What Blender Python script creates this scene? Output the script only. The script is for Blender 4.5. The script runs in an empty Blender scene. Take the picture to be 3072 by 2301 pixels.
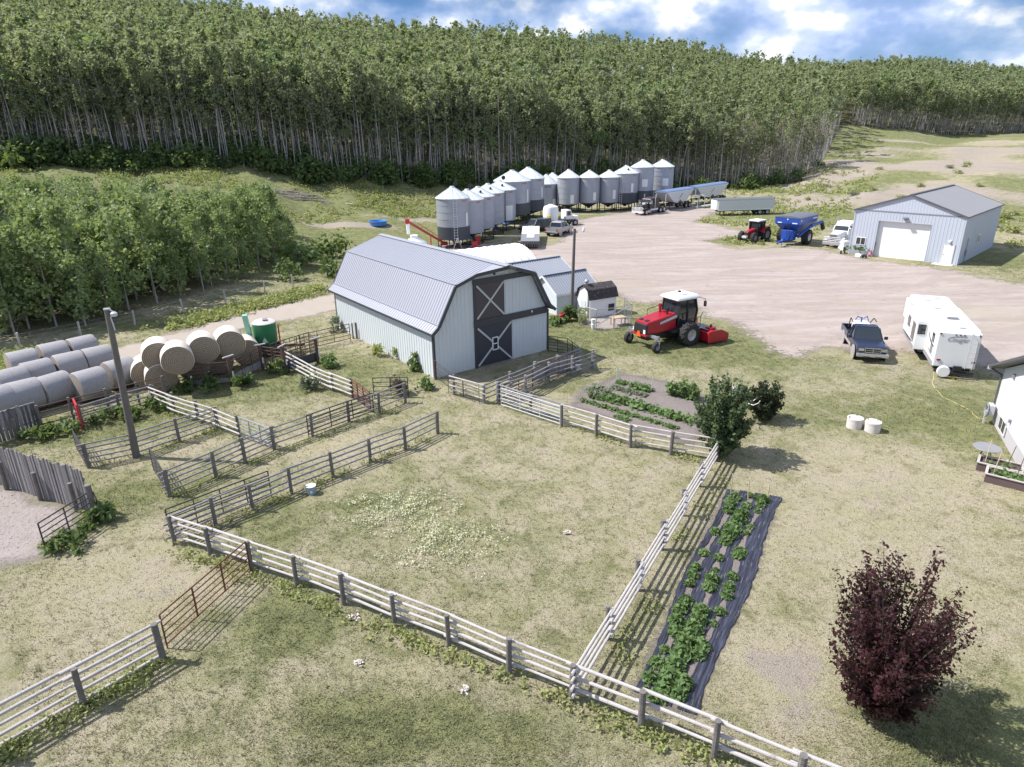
import bpy, bmesh, random
import numpy as np
from math import sin, cos, tan, pi, radians, sqrt, atan2, hypot, degrees
from mathutils import Matrix, Vector
R = random.Random(7)
NP = np.random.default_rng(11)
SC = bpy.context.scene
COL = SC.collection
# ---------------------------------------------------------------- camera
CH, FPX, TH, RO = 14.0, 2010.0, radians(21.0), radians(0.72)
FW = np.array([0, cos(TH), -sin(TH)]); _r = np.array([1., 0, 0]); _u = np.cross(_r, FW)
RT = cos(RO) * _r - sin(RO) * _u; UP = sin(RO) * _r + cos(RO) * _u
CAM = np.array([0, 0, CH])
cd = bpy.data.cameras.new("camera"); cam = bpy.data.objects.new("camera", cd); COL.objects.link(cam)
cd.sensor_width = 36; cd.lens = FPX / 3072 * 36; cd.clip_start = 0.3; cd.clip_end = 6000
cam.matrix_world = Matrix(((RT[0], UP[0], -FW[0], 0), (RT[1], UP[1], -FW[1], 0), (RT[2], UP[2], -FW[2], CH), (0, 0, 0, 1)))
SC.camera = cam
# ---------------------------------------------------------------- light
SUN_EL = radians(50); SUN_AZ = atan2(0.14, -0.99)      # direction towards the sun in the ground plane
SX, SY = cos(SUN_AZ), sin(SUN_AZ)
w = bpy.data.worlds.new("World"); SC.world = w; w.use_nodes = True
nt = w.node_tree; nt.nodes.clear()
def wn(t, **k):
    n = nt.nodes.new(t)
    for a, b in k.items(): setattr(n, a, b)
    return n
sky = wn("ShaderNodeTexSky", sky_type='NISHITA', sun_disc=False, sun_elevation=SUN_EL, sun_rotation=atan2(SX, SY))
sky.air_density = 1.0; sky.dust_density = 0.0; sky.ozone_density = 3.0; sky.altitude = 700
geo = wn("ShaderNodeTexCoord")
mp = wn("ShaderNodeMapping"); mp.inputs['Scale'].default_value = (1.0, 1.0, 1.7)
nt.links.new(geo.outputs['Generated'], mp.inputs['Vector'])
n1 = wn("ShaderNodeTexNoise"); n1.inputs['Scale'].default_value = 6.5; n1.inputs['Detail'].default_value = 7; n1.inputs['Roughness'].default_value = .5
nt.links.new(mp.outputs[0], n1.inputs['Vector'])
n2 = wn("ShaderNodeTexNoise"); n2.inputs['Scale'].default_value = 13.0; n2.inputs['Detail'].default_value = 7; n2.inputs['Roughness'].default_value = .5
nt.links.new(mp.outputs[0], n2.inputs['Vector'])
def ramp(src, stops):
    r = wn("ShaderNodeValToRGB"); e = r.color_ramp.elements
    while len(e) > len(stops): e.remove(e[-1])
    while len(e) < len(stops): e.new(.5)
    for q, (p, c) in zip(e, stops): q.position = p; q.color = (*c, 1) if len(c) == 3 else c
    nt.links.new(src, r.inputs[0]); return r
r1 = ramp(n1.outputs['Fac'], [(.36, (0, 0, 0)), (.56, (1, 1, 1))])
r2 = ramp(n2.outputs['Fac'], [(.40, (5.4, 7.2, 11.6)), (.54, (8.4, 9.8, 12.4)), (.62, (13.2, 13.4, 13.6))])
tint = wn("ShaderNodeMix", data_type='RGBA', blend_type='MULTIPLY'); tint.inputs[0].default_value = 1
nt.links.new(sky.outputs[0], tint.inputs[6]); tint.inputs[7].default_value = (.66, .84, 1.14, 1)
mx = wn("ShaderNodeMix", data_type='RGBA'); nt.links.new(r1.outputs[0], mx.inputs[0])
nt.links.new(tint.outputs[2], mx.inputs[6]); nt.links.new(r2.outputs[0], mx.inputs[7])
bg = wn("ShaderNodeBackground"); bg.inputs['Strength'].default_value = .062
nt.links.new(mx.outputs[2], bg.inputs[0]); out = wn("ShaderNodeOutputWorld"); nt.links.new(bg.outputs[0], out.inputs[0])
ld = bpy.data.lights.new("sun", 'SUN'); ld.energy = 5.0; ld.angle = radians(.55); ld.color = (1, .96, .9)
so = bpy.data.objects.new("sun", ld); COL.objects.link(so)
sdir = Vector((SX * cos(SUN_EL), SY * cos(SUN_EL), sin(SUN_EL)))
so.rotation_euler = sdir.to_track_quat('Z', 'Y').to_euler(); so.location = (-60, 0, 80)
vs = SC.view_settings
SC.display_settings.display_device = 'sRGB'; vs.view_transform = 'Standard'; vs.look = 'None'; vs.exposure = 0.5; vs.gamma = 1; vs.use_curve_mapping = False
SC.cycles.max_bounces = 5; SC.cycles.transparent_max_bounces = 12; SC.cycles.diffuse_bounces = 2; SC.cycles.glossy_bounces = 2
SC.cycles.use_denoising = True
# ---------------------------------------------------------------- picking ground points and the terrain
def ray(x, y): return FW + (x - 1536) / FPX * RT - (y - 1150.5) / FPX * UP
def Gz(x, y, z=0.0):
    d = ray(x, y); t = (z - CH) / d[2]; return Vector(CAM + t * d)
def proj(P):
    v = np.array(P) - CAM; q = v @ FW; return (1536 + FPX * (v @ RT) / q, 1150.5 - FPX * (v @ UP) / q)
def zc(P): return float((np.array(P) - CAM) @ FW)
def hgt(P, ty):
    """height above P at which a vertical reaches picture row ty"""
    lo, hi = 0., 60.
    for _ in range(40):
        m = (lo + hi) / 2
        if proj((P[0], P[1], P[2] + m))[1] > ty: lo = m
        else: hi = m
    return lo
TCOL = {0: [(50, 0), (75, 2.2), (100, 6.6), (115, 9.6), (200, 30), (300, 62), (360, 70), (450, 66), (900, 60)],
 500: [(60, 0), (85, 2.5), (100, 4.8), (117, 8.6), (200, 27), (300, 49), (340, 50), (450, 45), (900, 40)],
 700: [(66, 0), (90, 2.2), (104, 5.2), (118, 8.2), (200, 26), (300, 45), (340, 46), (450, 40), (900, 36)],
 1000: [(75, 0), (92, .4), (108, 2.6), (122, 6.2), (200, 21), (300, 39.5), (340, 40), (450, 34), (900, 30)],
 1300: [(95, 0), (112, 1.8), (128, 5.1), (200, 18.5), (305, 37), (345, 37.5), (450, 32), (900, 28)],
 1500: [(105, 0), (118, 1), (133, 4.0), (200, 16.5), (315, 36), (355, 36.5), (450, 31), (900, 28)],
 1750: [(125, 0), (143, 2.0), (200, 13), (325, 35), (365, 35.5), (450, 32), (900, 28)],
 2000: [(145, 0), (154, .8), (220, 12.5), (340, 33.5), (380, 34), (450, 32), (900, 28)],
 2200: [(135, 0), (150, 1.0), (220, 10.5), (345, 27.5), (385, 28), (450, 26), (900, 28)],
 2350: [(118, 0), (138, .9), (152, 1.5), (220, 10), (350, 25), (390, 25.5), (450, 25), (900, 25)],
 2480: [(112, 0), (140, 2.2), (165, 4.7), (200, 7.5), (255, 13.0), (430, 30), (470, 30.5), (900, 27)],
 2650: [(105, 0), (125, 2.4), (145, 3.9), (180, 5.5), (230, 9.2), (268, 11.3), (430, 31.5), (470, 32), (900, 28)],
 2850: [(98, .1), (120, 2.9), (140, 4.8), (180, 6.3), (230, 7.6), (280, 8.3), (430, 29), (470, 29.5), (900, 26)],
 3072: [(95, .1), (115, 2.9), (140, 5.2), (180, 6.8), (230, 8.2), (290, 9), (430, 25.5), (470, 26), (900, 24)]}
def uof(x):
    d = ray(x, 560); return d[0] / d[1]
TU = np.array([uof(x) for x in TCOL]); TY = np.arange(0, 902, 2.0)
_k = np.exp(-np.linspace(-2, 2, 9) ** 2); _k /= _k.sum()
TZ = []
for _c in TCOL.values():
    a = [(0, 0)] + _c; q = np.interp(TY, [p[0] for p in a], [p[1] for p in a])
    TZ.append(np.convolve(np.pad(q, 4, mode='edge'), _k, mode='valid'))
TZ = np.array(TZ)
def hz(X, Y):
    """terrain height (arrays or floats)"""
    X = np.asarray(X, float); Y = np.asarray(Y, float)
    u = np.clip(X / np.maximum(Y, 8), TU[0], TU[-1]); i = np.clip(np.searchsorted(TU, u) - 1, 0, len(TU) - 2)
    f = (u - TU[i]) / (TU[i + 1] - TU[i]); f = f * f * (3 - 2 * f)
    y = np.clip(Y, 0, 898) / 2; j = y.astype(int); g = y - j
    a = TZ[i, j] * (1 - g) + TZ[i, j + 1] * g; b = TZ[i + 1, j] * (1 - g) + TZ[i + 1, j + 1] * g
    z = a * (1 - f) + b * f
    rough = np.clip(z / 2.0, 0, 1)
    return z + rough * (.28 * np.sin(X * .31 + 1.3) * np.sin(Y * .27) + .16 * np.sin(X * .83 + Y * .6) + .5 * np.sin(X * .07 + 2) * np.sin(Y * .09))
def h1(x, y): return float(hz(x, y))
def G(x, y):
    """ground point seen at picture position x, y"""
    d = ray(x, y); ts = np.arange(10, 520, .25) / d[1]; P = CAM[None] + ts[:, None] * d[None]
    below = P[:, 2] < hz(P[:, 0], P[:, 1]); k = int(np.argmax(below)) if below.any() else len(ts) - 1
    p = P[k]
    if k:
        q = P[k - 1]; a = q[2] - h1(q[0], q[1]); b = h1(p[0], p[1]) - p[2]; p = q + (p - q) * a / max(a + b, 1e-6)
    return Vector((p[0], p[1], h1(p[0], p[1])))
# ---------------------------------------------------------------- building helpers
def tag(o, label=None, cat=None, group=None, kind=None):
    if label: o['label'] = label
    if cat: o['category'] = cat
    if group: o['group'] = group
    if kind: o['kind'] = kind
    return o
def thing(name, label, cat, loc=(0, 0, 0), rz=0.0, group=None):
    o = bpy.data.objects.new(name, None); COL.objects.link(o); o.location = loc; o.rotation_euler = (0, 0, rz)
    o.empty_display_size = .3
    return tag(o, label, cat, group)
def link(name, me, parent=None, loc=None, rot=None):
    o = bpy.data.objects.new(name, me); COL.objects.link(o)
    if parent: o.parent = parent
    if loc is not None: o.location = loc
    if rot is not None: o.rotation_euler = rot
    return o
def mesh_np(name, v, f, mats, smooth=False, attrs=None):
    v = np.asarray(v, np.float32); f = np.asarray(f, np.int32); k = f.shape[1]
    me = bpy.data.meshes.new(name); me.vertices.add(len(v)); me.vertices.foreach_set('co', v.ravel())
    me.loops.add(f.size); me.loops.foreach_set('vertex_index', f.ravel())
    me.polygons.add(len(f)); me.polygons.foreach_set('loop_start', np.arange(0, f.size, k, dtype=np.int32))
    if smooth: me.polygons.foreach_set('use_smooth', np.ones(len(f), bool))
    for m in (mats if isinstance(mats, (list, tuple)) else [mats]): me.materials.append(m)
    for n, a in (attrs or {}).items():
        a = np.asarray(a, np.float32)
        if a.ndim == 1: at = me.attributes.new(n, 'FLOAT', 'POINT'); at.data.foreach_set('value', a)
        else: at = me.attributes.new(n, 'FLOAT_COLOR', 'POINT'); at.data.foreach_set('color', a.ravel())
    me.update(calc_edges=True); me.validate(); return me
class MB:
    def __init__(s): s.v = []; s.f = []; s.m = []; s.mi = 0
    def add(s, vs, fs):
        o = len(s.v); s.v += [tuple(p) for p in vs]; s.f += [tuple(o + i for i in f) for f in fs]; s.m += [s.mi] * len(fs); return s
    def box(s, x0, x1, y0, y1, z0, z1):
        return s.add([(x, y, z) for z in (z0, z1) for y in (y0, y1) for x in (x0, x1)], [(0, 2, 3, 1), (4, 5, 7, 6), (0, 1, 5, 4), (2, 6, 7, 3), (0, 4, 6, 2), (1, 3, 7, 5)])
    def cbox(s, c, d, M=None):
        M = M or Matrix.Identity(3); c = Vector(c)
        vs = [c + M @ Vector((x * d[0] / 2, y * d[1] / 2, z * d[2] / 2)) for z in (-1, 1) for y in (-1, 1) for x in (-1, 1)]
        return s.add(vs, [(0, 2, 3, 1), (4, 5, 7, 6), (0, 1, 5, 4), (2, 6, 7, 3), (0, 4, 6, 2), (1, 3, 7, 5)])
    def beam(s, a, b, w, h, up=(0, 0, 1)):
        a = Vector(a); b = Vector(b); d = (b - a); L = d.length; d.normalize(); u = Vector(up); r = d.cross(u)
        if r.length < 1e-4: r = d.cross(Vector((1, 0, 0)))
        r.normalize(); u = r.cross(d); return s.cbox((a + b) / 2, (L, w, h), Matrix((d, r, u)).transposed())
    def cyl(s, a, b, r0, r1=None, n=10, cap=True):
        r1 = r0 if r1 is None else r1; a = Vector(a); b = Vector(b); d = (b - a).normalized()
        p = d.cross(Vector((0, 0, 1)));
        if p.length < 1e-3: p = d.cross(Vector((1, 0, 0)))
        p.normalize(); q = d.cross(p); vs = []
        for c, r in ((a, r0), (b, r1)):
            vs += [c + r * (cos(2 * pi * i / n) * p + sin(2 * pi * i / n) * q) for i in range(n)]
        fs = [(i, (i + 1) % n, n + (i + 1) % n, n + i) for i in range(n)]
        if cap: fs += [tuple(range(n))[::-1], tuple(range(n, 2 * n))]
        return s.add(vs, fs)
    def tube(s, pts, r, n=6):
        for a, b in zip(pts, pts[1:]): s.cyl(a, b, r, r, n)
        return s
    def prism(s, poly, ax, a0, a1):
        k = len(poly)
        def P(p, a): return (a, p[0], p[1]) if ax == 'x' else (p[0], a, p[1]) if ax == 'y' else (p[0], p[1], a)
        return s.add([P(p, a0) for p in poly] + [P(p, a1) for p in poly], [tuple(range(k))[::-1], tuple(range(k, 2 * k))] + [(i, (i + 1) % k, k + (i + 1) % k, k + i) for i in range(k)])
    def loft(s, rings, cap=True):
        k = len(rings[0]); vs = [p for r in rings for p in r]; fs = []
        for j in range(len(rings) - 1):
            for i in range(k): fs.append((j * k + i, j * k + (i + 1) % k, (j + 1) * k + (i + 1) % k, (j + 1) * k + i))
        if cap: fs += [tuple(range(k))[::-1], tuple(range((len(rings) - 1) * k, len(rings) * k))]
        return s.add(vs, fs)
    def lathe(s, prof, n=16, c=(0, 0, 0), ax='z', cap=True):
        c = Vector(c); rings = []
        for r, z in prof:
            ring = []
            for i in range(n):
                a = 2 * pi * i / n; p = (r * cos(a), r * sin(a), z)
                if ax == 'y': p = (p[0], p[2], p[1])
                if ax == 'x': p = (p[2], p[0], p[1])
                ring.append(c + Vector(p))
            rings.append(ring)
        return s.loft(rings, cap)
    def quad(s, *p): return s.add(p, [tuple(range(len(p)))])
    def ribs(s, a, b, c, d, n, h):
        """sheet a-b (across the ribs) to d-c, with n raised ribs running a->d"""
        a, b, c, d = (Vector(q) for q in (a, b, c, d)); N = (b - a).cross(d - a).normalized() * h; vs = []
        T = [0]; H = [0]
        for i in range(n):
            for t, q in ((.36, 0), (.44, 1), (.56, 1), (.64, 0)): T.append((i + t) / n); H.append(q)
        T.append(1); H.append(0)
        for t, q in zip(T, H): vs += [a.lerp(b, t) + N * q, d.lerp(c, t) + N * q]
        return s.add(vs, [(2 * i, 2 * i + 2, 2 * i + 3, 2 * i + 1) for i in range(len(T) - 1)])
    def build(s, name, mats, parent=None, smooth=False, bevel=0, recalc=True, loc=None, rot=None):
        me = bpy.data.meshes.new(name); me.from_pydata(s.v, [], s.f)
        for m in (mats if isinstance(mats, (list, tuple)) else [mats]): me.materials.append(m)
        if any(s.m): me.polygons.foreach_set('material_index', s.m)
        if recalc:
            bm = bmesh.new(); bm.from_mesh(me); bmesh.ops.recalc_face_normals(bm, faces=bm.faces); bm.to_mesh(me); bm.free()
        if smooth:
            me.polygons.foreach_set('use_smooth', [True] * len(me.polygons))
            try: me.set_sharp_from_angle(angle=radians(38))
            except Exception: pass
        o = link(name, me, parent, loc, rot)
        if bevel:
            b = o.modifiers.new('bevel', 'BEVEL'); b.width = bevel; b.segments = 2; b.limit_method = 'ANGLE'; b.angle_limit = radians(35)
        return o
def copy_tree(o, parent=None):
    c = o.copy(); COL.objects.link(c)
    if parent: c.parent = parent
    for ch in list(o.children): copy_tree(ch, c)
    return c
# ---------------------------------------------------------------- materials
class NT:
    def __init__(s, name):
        s.mat = bpy.data.materials.new(name); s.mat.use_nodes = True; s.t = s.mat.node_tree; s.t.nodes.clear(); s._p = None
    def n(s, t, **k):
        q = s.t.nodes.new(t)
        for a, b in k.items(): setattr(q, a, b)
        return q
    def l(s, a, b):
        if isinstance(a, (int, float)): b.default_value = a
        elif isinstance(a, tuple): b.default_value = (*a, 1) if len(a) == 3 and len(b.default_value) == 4 else a
        else: s.t.links.new(a, b)
    def pos(s):
        if not s._p: s._p = s.n("ShaderNodeNewGeometry").outputs['Position']
        return s._p
    def obj(s): return s.n("ShaderNodeTexCoord").outputs['Object']
    def noise(s, sc, det=3, vec=None, rough=.55, dist=0.):
        q = s.n("ShaderNodeTexNoise"); q.inputs['Scale'].default_value = sc; q.inputs['Detail'].default_value = det
        q.inputs['Roughness'].default_value = rough; q.inputs['Distortion'].default_value = dist
        s.l(vec if vec is not None else s.pos(), q.inputs['Vector']); return q.outputs['Fac']
    def scale(s, vec, sc):
        q = s.n("ShaderNodeMapping"); s.l(vec, q.inputs['Vector']); q.inputs['Scale'].default_value = sc; return q.outputs[0]
    def mix(s, f, a, b, mode='MIX'):
        q = s.n("ShaderNodeMix", data_type='RGBA', blend_type=mode); s.l(f, q.inputs[0]); s.l(a, q.inputs[6]); s.l(b, q.inputs[7]); return q.outputs[2]
    def math(s, op, a, b=0., c=0., clamp=False):
        q = s.n("ShaderNodeMath", operation=op, use_clamp=clamp); s.l(a, q.inputs[0]); s.l(b, q.inputs[1]); s.l(c, q.inputs[2]); return q.outputs[0]
    def step(s, x, lo, hi):
        q = s.n("ShaderNodeMapRange", interpolation_type='SMOOTHSTEP'); s.l(x, q.inputs[0]); q.inputs[1].default_value = lo; q.inputs[2].default_value = hi; return q.outputs[0]
    def ramp(s, x, stops):
        r = s.n("ShaderNodeValToRGB"); e = r.color_ramp.elements
        while len(e) < len(stops): e.new(.5)
        for q, (p, c) in zip(e, stops): q.position = p; q.color = (*c, 1)
        s.l(x, r.inputs[0]); return r.outputs[0]
    def attr(s, n, what='Fac'): return s.n("ShaderNodeAttribute", attribute_name=n).outputs[what]
    def bump(s, h, st, d=.05):
        q = s.n("ShaderNodeBump"); q.inputs['Strength'].default_value = st; q.inputs['Distance'].default_value = d; s.l(h, q.inputs['Height']); return q.outputs[0]
    def out(s, col, rough=.7, metal=0., nor=None, alpha=None, spec=.5, trans=None):
        b = s.n("ShaderNodeBsdfPrincipled"); s.l(col, b.inputs['Base Color']); s.l(rough, b.inputs['Roughness']); s.l(metal, b.inputs['Metallic'])
        b.inputs['Specular IOR Level'].default_value = spec
        if nor is not None: s.l(nor, b.inputs['Normal'])
        sh = b.outputs[0]
        if trans is not None:
            t = s.n("ShaderNodeBsdfTranslucent"); s.l(trans[1], t.inputs[0]); m = s.n("ShaderNodeMixShader"); m.inputs[0].default_value = trans[0]
            s.l(sh, m.inputs[1]); s.l(t.outputs[0], m.inputs[2]); sh = m.outputs[0]
        if alpha is not None:
            t = s.n("ShaderNodeBsdfTransparent"); m = s.n("ShaderNodeMixShader"); s.l(alpha, m.inputs[0]); s.l(t.outputs[0], m.inputs[1]); s.l(sh, m.inputs[2]); sh = m.outputs[0]
        o = s.n("ShaderNodeOutputMaterial"); s.t.links.new(sh, o.inputs[0]); return s.mat
def vmul(c, k): return tuple(min(1, x * k) for x in c)
def mat(name, col, rough=.6, metal=0., var=.12, sc=2.5, bump=0., bsc=30, spec=.5, dirt=None, stretch=None):
    t = NT(name); v = t.pos() if stretch is None else t.scale(t.obj(), stretch)
    n = t.noise(sc, 5, v, .6); c = t.mix(n, vmul(col, 1 - var), vmul(col, 1 + var))
    if dirt: c = t.mix(t.step(t.noise(sc * .7, 6, v, .7), .52, .72), c, dirt)
    nor = t.bump(t.noise(bsc, 4, v), bump) if bump else None
    return t.out(c, rough, metal, nor, spec=spec)
MW = {}
MW['barn_wall'] = mat('barn_siding', (.60, .64, .67), .5, 0, .05, .8)
MW['barn_roof'] = mat('barn_roofing', (.335, .345, .40), .5, .1, .05, .5)
MW['barn_trim'] = mat('barn_trim', (.048, .052, .062), .5, 0, .1)
MW['barn_door'] = mat('barn_door', (.042, .046, .060), .5, 0, .12, .6)
MW['loft_door'] = mat('loft_door', (.070, .058, .068), .5, 0, .12, .6)
MW['white_metal'] = mat('white_paint', (.78, .78, .78), .45, 0, .04)
MW['trim_grey'] = mat('brace_paint', (.52, .53, .54), .5, 0, .06)
MW['bin_wall'] = mat('galvanised_sheet', (.54, .56, .61), .44, .42, .10, .5, dirt=(.48, .49, .52))
MW['bin_roof'] = mat('galvanised_roof', (.70, .74, .76), .45, .3, .06, .8)
MW['bin_skirt'] = mat('dark_steel', (.055, .065, .085), .5, .1, .15, .7)
MW['dark_iron'] = mat('dark_iron', (.05, .046, .046), .6, .2, .3)
MW['rust_pipe'] = mat('brown_pipe', (.10, .058, .05), .6, .1, .35, 3, dirt=(.16, .10, .08))
MW['red_pipe'] = mat('red_pipe', (.12, .032, .026), .6, 0, .25)
MW['red_paint'] = mat('red_paint', (.50, .035, .045), .35, 0, .12)
MW['tractor_red'] = mat('tractor_red', (.36, .012, .026), .34, 0, .12, 1.5)
MW['farm_blue'] = mat('cart_blue', (.016, .07, .37), .32, 0, .15, 1.0)
MW['black'] = mat('black_plastic', (.022, .022, .025), .5, 0, .2)
MW['tyre'] = mat('tyre_rubber', (.028, .027, .028), .85, 0, .3, 4, .3)
MW['rim'] = mat('rim_grey', (.42, .42, .44), .4, .4, .1)
MW['glass'] = mat('dark_glass', (.025, .032, .038), .08, 0, .1, 1, spec=.9)
MW['chrome'] = mat('chrome', (.62, .63, .66), .2, .85, .1)
MW['navy'] = mat('navy_paint', (.014, .022, .055), .22, .1, .15, 1, spec=.7, dirt=(.03, .04, .07))
MW['silver_paint'] = mat('silver_paint', (.42, .41, .41), .32, .3, .1, 1)
MW['green_dark_paint'] = mat('grey_green_paint', (.06, .075, .075), .3, .2, .15, 1)
MW['maroon'] = mat('truck_dark_paint', (.050, .045, .052), .35, .2, .2)
MW['trailer_grey'] = mat('trailer_side', (.60, .62, .66), .4, .1, .06)
MW['tarp_blue'] = mat('blue_tarp', (.16, .23, .40), .5, 0, .15)
MW['tarp_grey'] = mat('grey_tarp', (.13, .14, .16), .6, 0, .15)
MW['rv'] = mat('rv_white', (.80, .80, .81), .35, 0, .03)
MW['rv_grey'] = mat('rv_skirt', (.30, .30, .33), .5, 0, .1)
MW['white_fabric'] = mat('white_fabric', (.86, .86, .88), .6, 0, .03)
MW['concrete'] = mat('concrete', (.62, .58, .56), .85, 0, .14, 2.5, .25, 20)
MW['foundation'] = mat('foundation', (.46, .44, .46), .85, 0, .08, 2)
MW['house_wall'] = mat('house_siding', (.66, .68, .74), .6, 0, .03)
MW['roof_dark'] = mat('roof_metal_dark', (.11, .11, .125), .5, .2, .15)
MW['shingle'] = mat('old_shingle', (.05, .045, .047), .9, 0, .5, 6, .5, 12, dirt=(.16, .13, .12))
MW['garage_wall'] = mat('garage_siding', (.46, .50, .58), .5, .05, .04, .6)
MW['garage_roof'] = mat('garage_roofing', (.27, .27, .285), .55, .1, .05, .4)
MW['shed_roof'] = mat('shed_roofing', (.31, .33, .38), .45, .25, .06, .6)
MW['shed_wall'] = mat('shed_siding', (.60, .66, .72), .6, 0, .05)
MW['wood_pale'] = mat('weathered_pale_wood', (.47, .44, .43), .8, 0, .2, 3, .3, 25, dirt=(.31, .285, .28), stretch=(1, 1, 1))
MW['wood_grey'] = mat('weathered_grey_wood', (.26, .25, .26), .85, 0, .25, 3, .4, 25, dirt=(.15, .14, .14))
MW['post'] = mat('fence_post_wood', (.165, .152, .145), .9, 0, .35, 4, .5, 25, dirt=(.25, .235, .225))
MW['pole'] = mat('utility_pole_wood', (.15, .135, .125), .9, 0, .3, 3, .5, 18)
MW['new_wood'] = mat('stake_wood', (.62, .50, .36), .8, 0, .1)
MW['board_brown'] = mat('raised_bed_board', (.12, .085, .085), .8, 0, .2)
MW['board_top'] = mat('raised_bed_cap', (.42, .39, .38), .8, 0, .1)
MW['green_paint'] = mat('mixer_green', (.025, .19, .085), .4, 0, .15, 1.2)
MW['green_pale'] = mat('faded_green', (.22, .50, .40), .5, 0, .12)
MW['pool_blue'] = mat('pool_blue', (.07, .25, .66), .4, 0, .06)
MW['yellow'] = mat('yellow_paint', (.62, .48, .03), .5)
MW['orange'] = mat('orange_reflector', (.85, .13, .03), .4, 0, .1)
MW['red_lens'] = mat('red_lens', (.35, .02, .03), .25)
MW['blue_plastic'] = mat('blue_plastic', (.04, .12, .42), .4)
MW['table_top'] = mat('bench_wood', (.48, .35, .23), .8, 0, .2)
MW['galv'] = mat('trough_metal', (.42, .44, .47), .45, .5, .1)
MW['hose'] = mat('hose_yellow', (.62, .52, .22), .6)
MW['grey_plastic'] = mat('grey_plastic', (.23, .23, .25), .5)
MW['foliage_tub'] = None
def corrug(name, col, per, rough=.45, metal=.35):
    """sheet with horizontal corrugation"""
    t = NT(name); w_ = t.n("ShaderNodeTexWave", wave_type='BANDS', bands_direction='Z'); w_.inputs['Scale'].default_value = per
    t.l(t.obj(), w_.inputs['Vector'])
    n = t.noise(.6, 5); c = t.mix(n, vmul(col, .86), vmul(col, 1.12))
    st = t.noise(1.2, 5, t.scale(t.obj(), (3, 3, .25))); c = t.mix(t.step(st, .55, .75), c, vmul(col, .82))
    return t.out(c, rough, metal, t.bump(w_.outputs['Fac'], .35, .02))
MW['bin_wall'] = corrug('galvanised_sheet', (.37, .39, .45), 3.2)
# bale wraps
def bale_mat(name, c1, c2, ends=False):
    t = NT(name); o = t.obj()
    n = t.noise(9, 6, t.scale(o, (1, 6, 1)), .7); c = t.mix(t.step(n, .3, .7), c1, c2)
    if ends:
        sx = t.n("ShaderNodeSeparateXYZ"); t.l(o, sx.inputs[0]); r = t.math('SQRT', t.math('ADD', t.math('MULTIPLY', sx.outputs[0], sx.outputs[0]), t.math('MULTIPLY', sx.outputs[2], sx.outputs[2])))
        k = t.math('SINE', t.math('ADD', t.math('MULTIPLY', r, 60), t.math('MULTIPLY', t.noise(6, 4, o), 9)))
        c = t.mix(t.step(k, -.6, .9), c, vmul(c1, .74))
    return t.out(c, .85, 0, t.bump(t.noise(30, 4, o), .5))
MW['straw'] = bale_mat('straw_net', (.60, .52, .45), (.74, .67, .61))
MW['straw_end'] = bale_mat('straw_end', (.30, .24, .17), (.40, .33, .25), True)
MW['hay'] = bale_mat('weathered_hay', (.24, .235, .25), (.40, .385, .40))
MW['hay_end'] = bale_mat('weathered_hay_end', (.28, .24, .21), (.38, .33, .30), True)
def leaf(name, c1, c2, c3=None, sc=.22, tr=.35, fine=9.):
    t = NT(name); a = t.noise(sc, 2); f = t.noise(fine, 2)
    c = t.mix(t.step(a, .33, .67), c1, c2)
    if c3: c = t.mix(t.step(t.noise(sc * .45, 2), .56, .66), c, c3)
    c = t.mix(t.math('MULTIPLY', f, .8), c, vmul(c1, 1.7))
    return t.out(c, .6, 0, spec=.25, trans=(tr, t.mix(.5, c, (.30, .36, .06))))
MW['aspen_leaf'] = leaf('aspen_leaf', (.185, .215, .125), (.32, .345, .215), (.150, .245, .095), .17, .45)
MW['grove_leaf'] = leaf('poplar_leaf', (.185, .245, .105), (.30, .36, .165), None, .3, .42)
MW['shrub_leaf'] = leaf('shrub_leaf', (.075, .12, .045), (.14, .19, .07), None, .3)
MW['garden_shrub_leaf'] = leaf('lilac_leaf', (.055, .085, .042), (.10, .135, .065), None, 1.2, .25)
MW['dark_shrub_leaf'] = leaf('dark_shrub_leaf', (.020, .030, .018), (.038, .050, .026), None, 1.2, .2)
MW['purple_leaf'] = leaf('purple_leaf', (.030, .008, .014), (.062, .016, .022), (.022, .014, .018), .9, .15, 7)
MW['crop_leaf'] = leaf('crop_leaf', (.105, .17, .065), (.19, .275, .115), None, 1.5)
MW['weed_leaf'] = leaf('weed_leaf', (.25, .275, .11), (.37, .38, .17), (.38, .34, .20), .25, .4)
MW['sage_leaf'] = leaf('sage_leaf', (.15, .175, .13), (.25, .27, .21), None, .8)
MW['pale_flower'] = leaf('pale_flower_leaf', (.52, .52, .36), (.72, .70, .55), (.26, .30, .14), 1.4)
MW['dead_leaf'] = leaf('dead_foliage', (.17, .14, .11), (.26, .21, .17), None, .3)
MW['rust_leaf'] = leaf('rust_foliage', (.35, .16, .08), (.42, .20, .10), None, .3)
t = NT('aspen_bark'); n = t.noise(2.2, 4, t.scale(t.obj(), (1, 1, .8)), .7)
MW['aspen_bark'] = t.out(t.mix(t.step(n, .56, .66), t.mix(t.noise(.4, 1), (.24, .23, .215), (.46, .44, .41)), (.09, .08, .075)), .8)
MW['dark_bark'] = mat('dark_bark', (.09, .07, .065), .9, 0, .3)
MW['grey_bark'] = mat('dead_bark', (.34, .31, .30), .9, 0, .3)
MW['deadwood'] = mat('deadwood', (.30, .27, .25), .9, 0, .4)
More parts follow.
